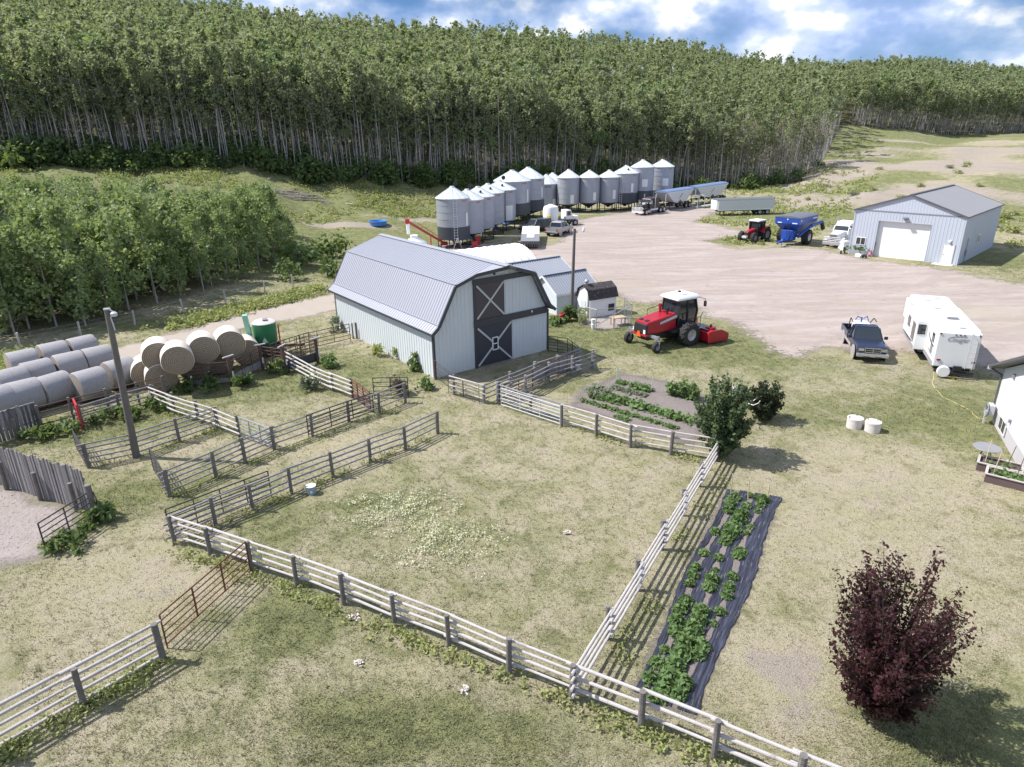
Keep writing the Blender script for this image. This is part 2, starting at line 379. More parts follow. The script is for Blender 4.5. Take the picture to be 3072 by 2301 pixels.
# ---------------------------------------------------------------- ground, yard, roads
D2 = 3072 / 2212
def poly_px(pts, d=True): return np.array([tuple(G(x * (D2 if d else 1), y * (D2 if d else 1)))[:2] for x, y in pts])
def inside_dist(P, X, Y):
    """signed distance to polygon P, positive inside"""
    ins = np.zeros(X.shape, bool); dd = np.full(X.shape, 1e9); n = len(P)
    for i in range(n):
        x0, y0 = P[i]; x1, y1 = P[(i + 1) % n]
        c = ((y0 > Y) != (y1 > Y)); 
        with np.errstate(divide='ignore', invalid='ignore'): xi = (x1 - x0) * (Y - y0) / (y1 - y0 if y1 != y0 else 1e-9) + x0
        ins ^= c & (X < xi)
        L = (x1 - x0) ** 2 + (y1 - y0) ** 2 + 1e-9; tt = np.clip(((X - x0) * (x1 - x0) + (Y - y0) * (y1 - y0)) / L, 0, 1)
        dd = np.minimum(dd, np.hypot(X - x0 - tt * (x1 - x0), Y - y0 - tt * (y1 - y0)))
    return np.where(ins, dd, -dd)
YARD = poly_px([(1275, 600), (1330, 640), (1400, 655), (1490, 650), (1530, 690), (1600, 705), (1650, 755), (1720, 770), (1800, 760), (1930, 755), (2130, 800), (2320, 775), (2320, 618), (2200, 612), (2090, 590), (1990, 575), (1880, 560), (1780, 540), (1690, 532), (1600, 538), (1530, 520), (1620, 506), (1570, 488), (1500, 480), (1560, 452), (1480, 440), (1400, 452), (1320, 462), (1250, 475), (1225, 500), (1190, 530), (1120, 535), (1050, 522), (960, 520), (950, 545), (1100, 570), (1180, 600)])
ROAD = poly_px([(735, 632), (620, 653), (520, 678), (400, 713), (250, 752), (150, 790), (-60, 870), (-60, 930), (100, 870), (300, 792), (420, 736), (540, 706), (620, 694), (735, 668)])
MUD = poly_px([(-80, 1040), (0, 1050), (100, 1085), (190, 1112), (150, 1150), (95, 1175), (100, 1205), (0, 1225), (-80, 1240)])
GARD = poly_px([(1262, 836), (1300, 826), (1345, 806), (1430, 822), (1500, 838), (1530, 862), (1545, 900), (1500, 965), (1440, 948), (1340, 915), (1232, 878)])
RUN = poly_px([(1256, 700), (1300, 715), (1352, 704), (1366, 690), (1330, 678), (1270, 688)])
BEDW = [Gz(*q, 0)[:2] for q in ((2179, 1468), (2337, 1492), (2262, 1730), (2163, 1983), (2125, 2095), (2076, 2143), (1950, 2105), (1889, 2070), (1898, 2016), (1960, 1878), (2070, 1670))]
def axis_lines(segs):
    o = []
    for a, b, n in segs: o += list(np.linspace(a, b, n, endpoint=False))
    return np.array(o + [segs[-1][1]])
GX = axis_lines([(-900, -300, 24), (-300, -120, 60), (-120, -40, 80), (-40, 70, 220), (70, 130, 60), (130, 400, 90), (400, 1000, 24)])
GY = axis_lines([(-60, 0, 20), (0, 8, 8), (8, 60, 104), (60, 160, 133), (160, 420, 130), (420, 900, 40)])
X, Y = np.meshgrid(GX, GY); Z = hz(X, Y)
U = X / np.maximum(Y, 8)
def blob(px, py, r, ry=None):
    p = G(px * D2, py * D2); ry = ry or r; return np.exp(-(((X - p.x) / r) ** 2 + ((Y - p.y) / ry) ** 2))
EDGE_X = [0, 500, 700, 1000, 1300, 1500, 1750, 2000, 2200, 2350, 2450, 2500, 2650, 2850, 3072]
EDGE_Y = [113, 116, 117, 121, 127, 132, 142, 152, 150, 152, 160, 252, 266, 281, 292]
EU = np.array([uof(x) for x in EDGE_X])
def edge_y(u): return np.interp(u, EU, EDGE_Y)
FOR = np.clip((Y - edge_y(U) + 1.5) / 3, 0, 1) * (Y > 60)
green = .47 + 0 * X; earth = 0 * X
mead = np.clip((Y - 62) / 12, 0, 1) * np.clip((uof(1500) - U) / .12, 0, 1)
green += .5 * mead
far_r = np.clip((Y - 92) / 10, 0, 1) * np.clip((U - uof(2250)) / .08, 0, 1)
rn_ = np.sin(X * .21 + 1) * np.sin(Y * .16 + .5) + .7 * np.sin(X * .09 + Y * .13 + 2); green += (.30 + .32 * rn_) * far_r; earth += (.30 - .3 * rn_) * far_r
fld = np.clip((Y - 118) / 12, 0, 1) * np.clip((U - uof(2620)) / .12, 0, 1) * np.clip((262 - Y) / 40, 0, 1)
green -= .5 * fld; earth += .12 * fld
hill = np.clip((Y - 180) / 25, 0, 1) * np.clip((U - uof(2420)) / .04, 0, 1); green += .35 * hill * (1 - .5 * fld); earth -= .25 * hill
for a in [(1450, 740, 5, 4, .5), (1350, 700, 4, 3, .4), (1620, 760, 4, 3, .35), (1250, 720, 4, 3, .4), (1560, 660, 3, 3, -.2), (1000, 1540, 1.8, .9, .22), (860, 1600, 1.5, .8, .25), (640, 1340, 1.4, 1.2, .5), (1150, 1600, 1.4, .8, .25),
          (760, 1560, 1.5, 1, .5), (240, 1090, 2.2, 2, .4), (560, 830, 4, 3, .42), (300, 900, 3, 2, .45), (150, 930, 3, 2, .45), (760, 800, 4, 3, .3), (2050, 900, 4, 4, .42), (2160, 1600, 2, 2, .5), (1800, 900, 4, 2.5, .2), (2000, 1640, 1.2, 1, .3),
          (1950, 1000, 5, 4, -.28), (1850, 1200, 5, 5, -.25), (1200, 980, 5, 3, -.12), (900, 1180, 3, 2, .1), (300, 1260, 3, 3, -.28), (450, 1150, 3, 2, -.2), (760, 960, 4, 1.2, -.3), (1100, 1000, 3, 2, .1), (1700, 1440, 1.6, 1.4, -.4), (600, 1130, 2, 1, .35),
          (820, 1090, 2, 1, .3), (420, 1060, 2, 1.2, .2), (540, 1180, 1.6, .8, .35), (2150, 560, 6, 6, .4), (1480, 520, 4, 3, .3), (1580, 520, 5, 2.5, .35), (1650, 470, 8, 4, .4), (1750, 470, 8, 4, .35), (1280, 470, 12, 4, .3), (900, 440, 14, 5, .15), (1000, 450, 10, 6, .2), (200, 780, 6, 2.5, .5), (440, 700, 7, 2, .5), (620, 640, 6, 2.5, .4)]:
    green += a[4] * blob(*a[:4])
for a in [(1700, 1440, 1.2, .9, .7), (1740, 1540, 1.0, .6, .5), (1060, 790, 4, 2, .35), (740, 485, 9, 1.6, .8), (900, 475, 10, 2, .5), (1750, 690, 6, 4, .35), (1950, 800, 5, 3, .3), (1500, 400, 8, 4, .4), (1850, 380, 9, 6, .55), (1700, 400, 8, 4, .4), (1900, 420, 8, 4, .5), (100, 1120, 3, 2, .2), (1900, 1060, 4, 3, .3), (650, 420, 6, 3, .3), (1230, 860, 2, 1, .3), (300, 1300, 3, 2.5, .25)]:
    earth += a[4] * blob(*a[:4])
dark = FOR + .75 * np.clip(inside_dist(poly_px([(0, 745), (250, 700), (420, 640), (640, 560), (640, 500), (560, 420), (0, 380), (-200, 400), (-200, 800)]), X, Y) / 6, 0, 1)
_gy = inside_dist(GARD, X, Y); earth += np.clip(_gy + .6, 0, 1) * .4
zone = np.stack([np.clip(green, 0, 1.2), np.clip(earth, 0, 1), np.clip(dark, 0, 1), 1 + 0 * X], -1).reshape(-1, 4)
ny, nx = X.shape; ii = np.arange(ny * nx).reshape(ny, nx)
F4 = np.stack([ii[:-1, :-1], ii[:-1, 1:], ii[1:, 1:], ii[1:, :-1]], -1).reshape(-1, 4)
def grass_cols(t, zr, zg, zb):
    big = t.noise(.16, 4, None, .6); mid = t.noise(.75, 5, None, .65, .6); fine = t.noise(5.5, 6, None, .75); vf = t.noise(26, 3, None, .8)
    g = t.math('ADD', t.math('ADD', t.math('MULTIPLY', big, .9), t.math('MULTIPLY', mid, 1.35)), t.math('MULTIPLY', t.math('SUBTRACT', fine, .5), .75))
    g = t.math('ADD', t.math('SUBTRACT', g, 1.16), t.math('MULTIPLY', t.math('SUBTRACT', zr, .45), 1.25))
    gf = t.step(g, -.30, .42)
    dry = t.mix(t.step(t.noise(.5, 5, None, .7), .35, .65), (.385, .355, .225), (.43, .375, .285))
    dry = t.mix(t.step(mid, .52, .7), dry, (.29, .255, .16))
    grn = t.mix(t.step(t.noise(1.3, 4, None, .6), .35, .65), (.135, .155, .062), (.225, .235, .105))
    c = t.mix(gf, dry, grn)
    ea = t.step(t.math('ADD', t.math('ADD', t.math('SUBTRACT', fine, .5), t.math('SUBTRACT', t.noise(1.1, 4), .5)), t.math('MULTIPLY', zg, 1.2)), .28, .6)
    c = t.mix(ea, c, t.mix(fine, (.27, .225, .19), (.46, .40, .36)))
    c = t.mix(t.math('MULTIPLY', t.step(fine, .50, .72), .5), c, t.mix(.6, c, (.055, .06, .03)))
    c = t.mix(t.math('MULTIPLY', t.step(vf, .42, .70), .7), c, vmul((.09, .085, .05), 1))
    c = t.mix(t.math('MULTIPLY', t.step(vf, .50, .30), .35), c, (.52, .47, .33))
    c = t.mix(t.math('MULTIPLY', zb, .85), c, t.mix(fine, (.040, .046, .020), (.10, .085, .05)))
    return c, fine, vf
t = NT('meadow_ground'); sx = t.n("ShaderNodeSeparateColor"); t.l(t.attr('zone', 'Color'), sx.inputs[0])
c, fine, vf = grass_cols(t, sx.outputs[0], sx.outputs[1], sx.outputs[2])
hh = t.math('ADD', t.math('MULTIPLY', fine, .7), t.math('MULTIPLY', vf, .5))
MW['ground'] = t.out(c, .95, 0, t.bump(hh, .9, .09), spec=.1)
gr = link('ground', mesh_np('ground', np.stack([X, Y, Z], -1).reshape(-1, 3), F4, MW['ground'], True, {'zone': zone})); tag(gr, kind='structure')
def sheet(name, P, m, dz, res, kind='structure', grow=1.0):
    x0, y0 = P.min(0) - grow - .5; x1, y1 = P.max(0) + grow + .5
    xs = np.arange(x0, x1, res); ys = np.arange(y0, y1, res); A, B = np.meshgrid(xs, ys); e = inside_dist(P, A, B)
    k = e > -grow; idx = -np.ones(A.shape, int); fc = k[:-1, :-1] & k[1:, :-1] & k[:-1, 1:] & k[1:, 1:]
    use = np.zeros(A.shape, bool)
    for s_ in ((slice(None, -1), slice(None, -1)), (slice(1, None), slice(None, -1)), (slice(None, -1), slice(1, None)), (slice(1, None), slice(1, None))): use[s_] |= fc
    idx[use] = np.arange(use.sum()); V = np.stack([A[use], B[use], hz(A[use], B[use]) + dz], -1)
    f = np.stack([idx[:-1, :-1], idx[:-1, 1:], idx[1:, 1:], idx[1:, :-1]], -1)[fc]
    return tag(link(name, mesh_np(name, V, f, m, True, {'e': e[use]})), kind=kind)
def soft_alpha(t, wob, sc, a=-2.2, b=2.6):
    n = t.math('ADD', t.attr('e'), t.math('MULTIPLY', t.math('SUBTRACT', t.noise(sc, 6, None, .75), .5), wob)); n = t.step(n, a, b); return t.step(t.math('ADD', n, t.math('MULTIPLY', t.math('SUBTRACT', t.noise(3.5, 5, None, .8), .5), 1.6)), .35, .65)
def edge_alpha(t, wob=2.2, sc=.5): 
    n = t.math('ADD', t.math('SUBTRACT', t.noise(sc, 5, None, .7), .5), t.math('MULTIPLY', t.math('SUBTRACT', t.noise(4.0, 4, None, .8), .5), .5))
    return t.step(t.math('ADD', t.attr('e'), t.math('MULTIPLY', n, wob)), -.35, .55)
t = NT('gravel'); sv = t.scale(t.pos(), (.35, 1.6, 1)); s1 = t.noise(.35, 6, sv, .65, .8); s2 = t.noise(1.1, 6, sv, .75); f_ = t.noise(7, 5, None, .8); vf = t.noise(30, 3, None, .8); md = t.noise(1.5, 6, None, .75, .5)
c = t.mix(t.step(s1, .35, .66), (.330, .272, .245), (.430, .368, .338)); c = t.mix(t.math('MULTIPLY', t.step(s2, .55, .74), .35), c, (.22, .18, .16)); c = t.mix(t.math('MULTIPLY', t.step(md, .54, .70), .5), c, (.20, .165, .145)); c = t.mix(t.math('MULTIPLY', t.step(md, .46, .34), .4), c, (.50, .44, .41))
c = t.mix(t.math('MULTIPLY', t.step(t.noise(.09, 4), .54, .68), .5), c, (.36, .32, .24)); c = t.mix(t.math('MULTIPLY', f_, .35), c, (.27, .24, .23)); c = t.mix(t.math('MULTIPLY', t.step(vf, .55, .75), .35), c, (.55, .49, .45))
wv = t.n("ShaderNodeTexWave", wave_type='RINGS', rings_direction='Z'); wv.inputs['Scale'].default_value = .052; wv.inputs['Distortion'].default_value = 2.2; wv.inputs['Detail'].default_value = 3
mpv = t.n("ShaderNodeMapping"); mpv.inputs['Location'].default_value = (-14, -92, 0); t.l(t.pos(), mpv.inputs[0]); t.l(mpv.outputs[0], wv.inputs[0])
c = t.mix(t.math('MULTIPLY', t.math('MULTIPLY', t.step(wv.outputs['Fac'], .88, .97), t.step(s1, .4, .6)), .22), c, (.22, .185, .16))
MW['gravel'] = t.out(c, .95, 0, t.bump(t.math('ADD', f_, vf), .45, .04), alpha=soft_alpha(t, 7, .2), spec=.1)
sheet('gravel_yard', YARD, MW['gravel'], .012, .7, grow=3.2)
t = NT('dirt_road'); s1 = t.noise(.7, 6, None, .7); vf = t.noise(14, 4, None, .8); c = t.mix(s1, (.35, .30, .26), (.46, .41, .37)); c = t.mix(t.math('MULTIPLY', vf, .4), c, (.26, .22, .18))
MW['road'] = t.out(c, .95, 0, t.bump(vf, .4), alpha=edge_alpha(t, 2.2, .7), spec=.1); sheet('dirt_road', ROAD, MW['road'], .012, .5, grow=1.0)
t = NT('trampled_mud'); s1 = t.noise(1.4, 6, None, .75); vf = t.noise(6, 5, None, .8); c = t.mix(s1, (.30, .255, .235), (.52, .46, .44)); c = t.mix(t.step(vf, .56, .66), c, (.10, .082, .072))
MW['mud'] = t.out(c, .95, 0, t.bump(vf, 1.0, .12), alpha=edge_alpha(t, 1.6, .8), spec=.1); sheet('mud_pen', MUD, MW['mud'], .012, .3, grow=.8)
t = NT('garden_soil'); s1 = t.noise(1.0, 6, None, .7); vf = t.noise(9, 5, None, .8); c = t.mix(s1, (.20, .17, .16), (.30, .262, .25)); c = t.mix(t.step(vf, .55, .7), c, (.10, .085, .078)); c = t.mix(t.math('MULTIPLY', t.step(t.noise(18, 2), .60, .7), .6), c, (.40, .36, .33))
MW['soil'] = t.out(c, .95, 0, t.bump(vf, .9, .1), alpha=edge_alpha(t, 1.0, 1.2), spec=.1); sheet('garden_soil', GARD, MW['soil'], .016, .25, grow=.6)
sheet('dog_run_dirt', RUN, MW['mud'], .014, .3, grow=.6)
# ---------------------------------------------------------------- foliage builders
def cards(P, size, up=.35, rng=NP, asp=1.5):
    """leaf-cluster cards at points P: (4n,3) vertices and (n,4) faces"""
    n = len(P); N = rng.normal(size=(n, 3)); N[:, 2] += up * 2; N /= np.linalg.norm(N, axis=1)[:, None]
    A = np.cross(N, rng.normal(size=(n, 3))); A /= np.linalg.norm(A, axis=1)[:, None] + 1e-9; B = np.cross(N, A)
    s = (np.asarray(size) * rng.uniform(.6, 1.25, n))[:, None] * .5
    bend = N * s * rng.uniform(-.5, .5, (n, 1))
    V = np.stack([P - A * s * asp, P - B * s + bend, P + A * s * asp, P + B * s + bend], 1).reshape(-1, 3)
    return V, np.arange(4 * n).reshape(n, 4)
def clumped(n, prof, z0, z1, nclump, spread, rng=NP, shell=.55):
    """points in a crown whose radius at relative height t is prof(t), gathered in clumps"""
    tc = rng.uniform(0, 1, nclump) ** .85; a = rng.uniform(0, 2 * pi, nclump); rr = np.sqrt(rng.uniform(shell ** 2, 1, nclump)) * np.array([prof(q) for q in tc])
    C = np.stack([rr * np.cos(a), rr * np.sin(a), z0 + tc * (z1 - z0)], -1)
    k = rng.integers(0, nclump, n); P = C[k] + rng.normal(size=(n, 3)) * spread * rng.uniform(.5, 1.2, (n, 1)); return P
def limb_mesh(mb, base, r0, h, bend, n=6, seg=6, r1=.25):
    ps = []
    for i in range(seg + 1):
        q = i / seg; ps.append((Vector((base[0] + bend[0] * q * q, base[1] + bend[1] * q * q + .12 * bend[0] * sin(q * 6), base[2] + h * q)), r0 * (1 - q * (1 - r1))))
    for (a, ra), (b, rb) in zip(ps, ps[1:]): mb.cyl(a, b, ra, rb, n, False)
    return ps
def branchy(mb, ps, n, zmin, L, r, rise=.5, sub=0):
    for _ in range(n):
        i = R.randrange(max(1, int(len(ps) * zmin)), len(ps)); p, rr = ps[i - 1][0].lerp(ps[i][0], R.random()), 0; a = R.uniform(0, 2 * pi); l = L * R.uniform(.5, 1.1)
        e = p + Vector((cos(a) * l, sin(a) * l, l * rise * R.uniform(.5, 1.4))); mb.cyl(p, e, r, r * .35, 4, False)
        for _ in range(sub): 
            f = p.lerp(e, R.uniform(.4, 1)); b = a + R.uniform(-1, 1); mb.cyl(f, f + Vector((cos(b), sin(b), .8)) * l * .4, r * .5, r * .2, 3, False)
def mesh_of(mb, name, m, smooth=True):
    me = bpy.data.meshes.new(name); me.from_pydata(mb.v, [], mb.f); me.materials.append(m)
    if smooth: me.polygons.foreach_set('use_smooth', [True] * len(me.polygons))
    return me
def aspen_proto(i, n, cs, base=9.0, top=17.5, rad=1.6, lean=0.0, ncl=15, mleaf='aspen_leaf'):
    mb = MB(); bend = (R.uniform(-.5, .5) + lean, R.uniform(-.5, .5)); ps = limb_mesh(mb, (0, 0, -.3), R.uniform(.10, .15), top * .95, bend, 6, 6, .2)
    branchy(mb, ps, 12, .45, 1.5, .035); tr = mesh_of(mb, 'aspen_trunk', MW['aspen_bark'])
    pr = lambda q: rad * (sin(pi * min(1, .12 + q * .95)) ** .7)
    P = clumped(n, pr, base, top, ncl, .38, shell=.2); q = np.clip(P[:, 2:3] / top, 0, 1) ** 2; P[:, :2] += q * np.array(bend)
    V, F = cards(P, cs); return tr, mesh_np('aspen_crown', V, F, MW[mleaf]), (V, F)
ASP = [aspen_proto(i, 330, .36, R.uniform(8, 10.5), R.uniform(15.5, 18), R.uniform(1.3, 1.9)) for i in range(5)]
LEAN = [aspen_proto(i, 200, .42, 9.5, 16, 1.2, lean=2.6, ncl=10) for i in range(2)]
def snag_proto(h, tw):
    mb = MB(); ps = limb_mesh(mb, (0, 0, -.3), R.uniform(.08, .12), h, (R.uniform(-.7, 1.0), R.uniform(-.4, .4)), 6, 6, .25); branchy(mb, ps, tw, .4, 1.2, .028, .9, 2)
    return mesh_of(mb, 'snag_trunk', MW['aspen_bark'])
SNAG = [snag_proto(R.uniform(9, 15), R.randrange(5, 16)) for _ in range(5)]
DEADC = [cards(clumped(110, lambda q: 1.2 * sin(pi * (.1 + .85 * q)), 6, 13, 12, .5), .30) for _ in range(2)]
DEADM = [mesh_np('dead_crown', *d, MW['dead_leaf']) for d in DEADC]
def put_tree(name, label, trunk, crown, x, y, s, a, group, z=None, tilt=(0, 0), cat='tree'):
    r = thing(name, label, cat, (x, y, h1(x, y) if z is None else z), 0, group); r.rotation_euler = (tilt[0], tilt[1], a); r.scale = (s, s, s * R.uniform(.92, 1.08))
    if trunk: link('trunk', trunk, r)
    if crown: link('crown', crown, r)
    return r
# --- the wood on the hill: the first rows tree by tree
def U2x(px): return uof(px)
cand = []
rg = np.random.default_rng(5)
for _ in range(5200):
    u = rg.uniform(uof(-60), uof(2480)); e = float(edge_y(u)); d = rg.exponential(6.5)
    cand.append((u, e + d))
occ = {}; rows = []
for u, y in cand:
    x = u * y; k = (int(x // 1.15), int(y // 1.15))
    if k in occ: continue
    occ[k] = 1; rows.append((x, y, y - float(edge_y(u)), u))
rows.sort(key=lambda q: q[2])
NEAR = rows[:285]; MIDR = rows[285:1150]
for x, y, d, u in NEAR:
    px = proj((x, y, h1(x, y)))[0]; v = R.random(); s = R.uniform(.72, 1.12) * (1.0 if px < 1500 else .95); a = R.uniform(0, 2 * pi)
    if px > 2330: 
        put_tree('bare_aspen', 'bare pale aspen pole without leaves at the right end of the wood', R.choice(SNAG), None, x, y, R.uniform(.65, .95), a if v < .5 else 0, 'bare aspen poles at the right end of the wood', tilt=(0, R.uniform(0, .12)))
    elif px > 2050 and v < .42:
        put_tree('dying_aspen', 'dying aspen with thin brown crown near the right end of the wood', R.choice(SNAG), R.choice(DEADM), x, y, s, a, 'dying aspens near the right end of the wood')
    elif px > 1750 and v < .25:
        tr, cr, _ = R.choice(LEAN); put_tree('leaning_aspen', 'slim aspen leaning right at the wood edge behind the bins', tr, cr, x, y, s, R.uniform(-.5, .5), 'leaning aspens behind the grain bins')
    elif v < .1:
        put_tree('bare_aspen', 'leafless white aspen snag standing among leafy aspens at the wood edge', R.choice(SNAG), None, x, y, s * 1.1, a, 'leafless aspen snags along the wood edge')
    else:
        tr, cr, _ = R.choice(ASP); put_tree('aspen_tree', 'tall white trunked aspen with grey green crown at the front of the hillside wood', tr, cr, x, y, s, a, 'aspens at the front of the hillside wood', tilt=(R.uniform(-.04, .04), R.uniform(-.085, .085)))
# rust coloured dead tree and the small leafy one low among the trunks
p = G(1622, 490); mb = MB(); limb_mesh(mb, (0, 0, 0), .1, 14, (.2, 0)); 
put_tree('rust_aspen', 'dead aspen with a rust red top behind the grain bins', mesh_of(mb, 'trunk', MW['aspen_bark']), mesh_np('crown', *cards(clumped(90, lambda q: .55, 11, 16.5, 8, .3), .35), MW['rust_leaf']), p.x, edge_y(p.x / p.y) - .5 if False else p.y, 1, 0, None)
# --- deeper trees: one mass
LOW = [cards(clumped(105, lambda q: 1.8 * (sin(pi * min(1, .12 + q * .9)) ** .7), R.uniform(7.5, 10), R.uniform(15.5, 18.5), R.randrange(9, 15), .42, shell=.15), .62, .6) for _ in range(8)]
pts = []
for x, y, d, u in MIDR: pts.append((x, y, 0 if proj((x, y, h1(x, y)))[0] < 2080 or R.random() < .22 else 3))
N0 = 9500; u = rg.uniform(uof(-250), uof(3250), N0 * 3); yy = np.sqrt(rg.uniform(110 ** 2, 460 ** 2, N0 * 3)); e = edge_y(u); 
lim = np.interp(u, [uof(0), uof(1500), uof(2350), uof(2480), uof(3072)], [345, 350, 385, 460, 465])
ok = (yy > e + 9) & (yy < lim); dn = rg.uniform(0, 1, N0 * 3) < np.where(yy < e + 30, 1.0, .8); ok &= dn
for a_, b_ in zip(u[ok][:N0], yy[ok][:N0]): pts.append((a_ * b_, b_, 1))
# right hand wood, its edge shows white trunks
for _ in range(420):
    q = rg.uniform(uof(2520), uof(3120)); y = float(edge_y(q)) + rg.exponential(7); pts.append((q * y, y, 0))
for _ in range(750):
    q = rg.uniform(uof(-80), uof(2460)); y = float(edge_y(q)) + rg.uniform(1, 20); pts.append((q * y, y, 2))
DVs, DFs, do = [], [], 0; Vs, Fs, o = [], [], 0; TV, TF, to = [], [], 0
for x, y, kind in pts:
    if kind == 1 and y < edge_y(x / y) + 42 and uof(2080) < x / y < uof(2490) and rg.random() < .72: kind = 3
    z = h1(x, y); a = rg.uniform(0, 2 * pi); s = (rg.uniform(.66, 1.14) if kind < 2 else rg.uniform(.22, .5) if kind == 2 else rg.uniform(.55, .85)) * (1 if y < 210 else .95); ca, sa = cos(a), sin(a)
    V, F = DEADC[rg.integers(0, 2)] if kind == 3 else (ASP[rg.integers(0, 5)][2] if kind == 0 and y < 170 else LOW[rg.integers(0, 8)])
    W = np.empty_like(V); W[:, 0] = V[:, 0] * ca - V[:, 1] * sa; W[:, 1] = V[:, 0] * sa + V[:, 1] * ca; W[:, 2] = V[:, 2]; lean = rg.normal(0, .045) + (.10 if y > 240 and kind == 0 else 0)
    W = W * s; W[:, 0] += W[:, 2] * lean + x; W[:, 1] += y; W[:, 2] += z
    if kind == 3: 
        if rg.random() < .6: DVs.append(W); DFs.append(F + do); do += len(V)
    elif not (kind == 0 and rg.random() < .12): Vs.append(W); Fs.append(F + o); o += len(V)
    if kind in (0, 3) or (kind == 1 and y < edge_y(x / y) + 16):
        r = rg.uniform(.06, .12); hh = 15.5 * s; b = []
        for q, rr in ((0, r), (.5, r * .8), (1, r * .25)):
            for i in range(4): b.append((x + lean * hh * q + rr * cos(i * pi / 2 + a) + .15 * sin(q * 5 + a), y + rr * sin(i * pi / 2 + a), z - .3 + hh * q))
        TV += b; TF += [(to + 4 * j + i, to + 4 * j + (i + 1) % 4, to + 4 * j + 4 + (i + 1) % 4, to + 4 * j + 4 + i) for j in range(2) for i in range(4)]; to += 12
nl = o; V = np.concatenate(Vs + DVs + [np.array(TV)]); F = np.concatenate(Fs + [f + nl for f in DFs] + [np.array(TF) + nl + do])
me = mesh_np('hillside_wood', V, F, [MW['aspen_leaf'], MW['aspen_bark'], MW['dead_leaf']]); mi = np.zeros(len(F), np.int32); mi[-len(TF):] = 1; mi[nl // 4:nl // 4 + do // 4] = 2; me.polygons.foreach_set('material_index', mi)
tag(link('hillside_wood', me), 'dense aspen wood covering the hills behind the farm yard', 'wood', kind='stuff')
# --- undergrowth bushes along the wood edge
BUSH = [mesh_np('bush_foliage', *cards(clumped(260, lambda q: 1.5 * (1 - .55 * q * q), .1, 2.3, 16, .42, shell=.2), .34), MW['shrub_leaf']) for _ in range(4)]
def bush_stem(h):
    mb = MB()
    for _ in range(5): a = R.uniform(0, 6.28); mb.cyl((0, 0, -.2), (cos(a) * .5 * h / 2, sin(a) * .5 * h / 2, h * .7), .035, .012, 5)
    return mesh_of(mb, 'stems', MW['dark_bark'])
BSTEM = bush_stem(2.0)
k = 0
for i in range(230):
    u_ = R.uniform(uof(-80), uof(2470)); y = float(edge_y(u_)) + R.uniform(-2.6, 3.2); x = u_ * y
    px, py = proj((x, y, h1(x, y)))
    if px > 2150 and R.random() < .5: continue
    s = R.uniform(.5, 1.35) * (1.25 if px < 1900 else .9)
    r = thing('edge_bush', 'rounded dark green bush at the foot of the aspen wood', 'bush', (x, y, h1(x, y)), R.uniform(0, 6.28), 'bushes along the foot of the wood'); r.scale = (s * 1.1, s * 1.1, s * R.uniform(.8, 1.15)); link('foliage', R.choice(BUSH), r); link('stems', BSTEM, r)
# --- the young poplar grove on the left
def poplar_proto(h, rad, n):
    mb = MB(); ps = limb_mesh(mb, (0, 0, -.2), .085, h * .95, (R.uniform(-.4, .4), R.uniform(-.4, .4)), 6, 6, .2); branchy(mb, ps, 14, .2, rad * .9, .025, .7); tr = mesh_of(mb, 'poplar_trunk', MW['aspen_bark'])
    V, F = cards(clumped(n, lambda q: rad * (1.0 - .72 * q) * (.5 + min(.5, q * 2.2)), h * .14, h, 30, .36, shell=.25), .25, .3); return tr, mesh_np('poplar_crown', V, F, MW['grove_leaf'])
POP = [poplar_proto(R.uniform(6.5, 8.8), R.uniform(1.35, 1.85), 1000) for _ in range(6)]
GROVE = poly_px([(-140, 790), (0, 742), (110, 722), (220, 700), (330, 668), (420, 640), (520, 605), (600, 585), (625, 560), (632, 530), (610, 500), (520, 490), (380, 485), (200, 490), (0, 500), (-250, 520)])
x0, y0 = GROVE.min(0); x1, y1 = GROVE.max(0); gs = []
XX, YY = np.meshgrid(np.arange(x0, x1, 2.0), np.arange(y0, y1, 2.0)); XX = XX + rg.uniform(-.8, .8, XX.shape); YY = YY + rg.uniform(-.8, .8, XX.shape); e = inside_dist(GROVE, XX, YY)
for x, y, d in zip(XX[e > 0], YY[e > 0], e[e > 0]): gs.append((y - .3 * x, x, y, d))
gs.sort(); 
gs = [q for q in gs if q[3] < 13 or R.random() < .75][:300]
for _, x, y, d in gs:
    tr, cr = R.choice(POP); s = R.uniform(.75, 1.12) * (.72 if d < 1.0 else 1) * float(np.interp(y, [60, 78, 92], [1.0, .88, .55]))
    if proj((x, y, h1(x, y)))[0] > 700: s *= 1.0
    put_tree('young_poplar', 'young bushy poplar in the dense grove left of the barn', tr, cr, x, y, s, R.uniform(0, 6.28), 'young poplars of the grove left of the barn')
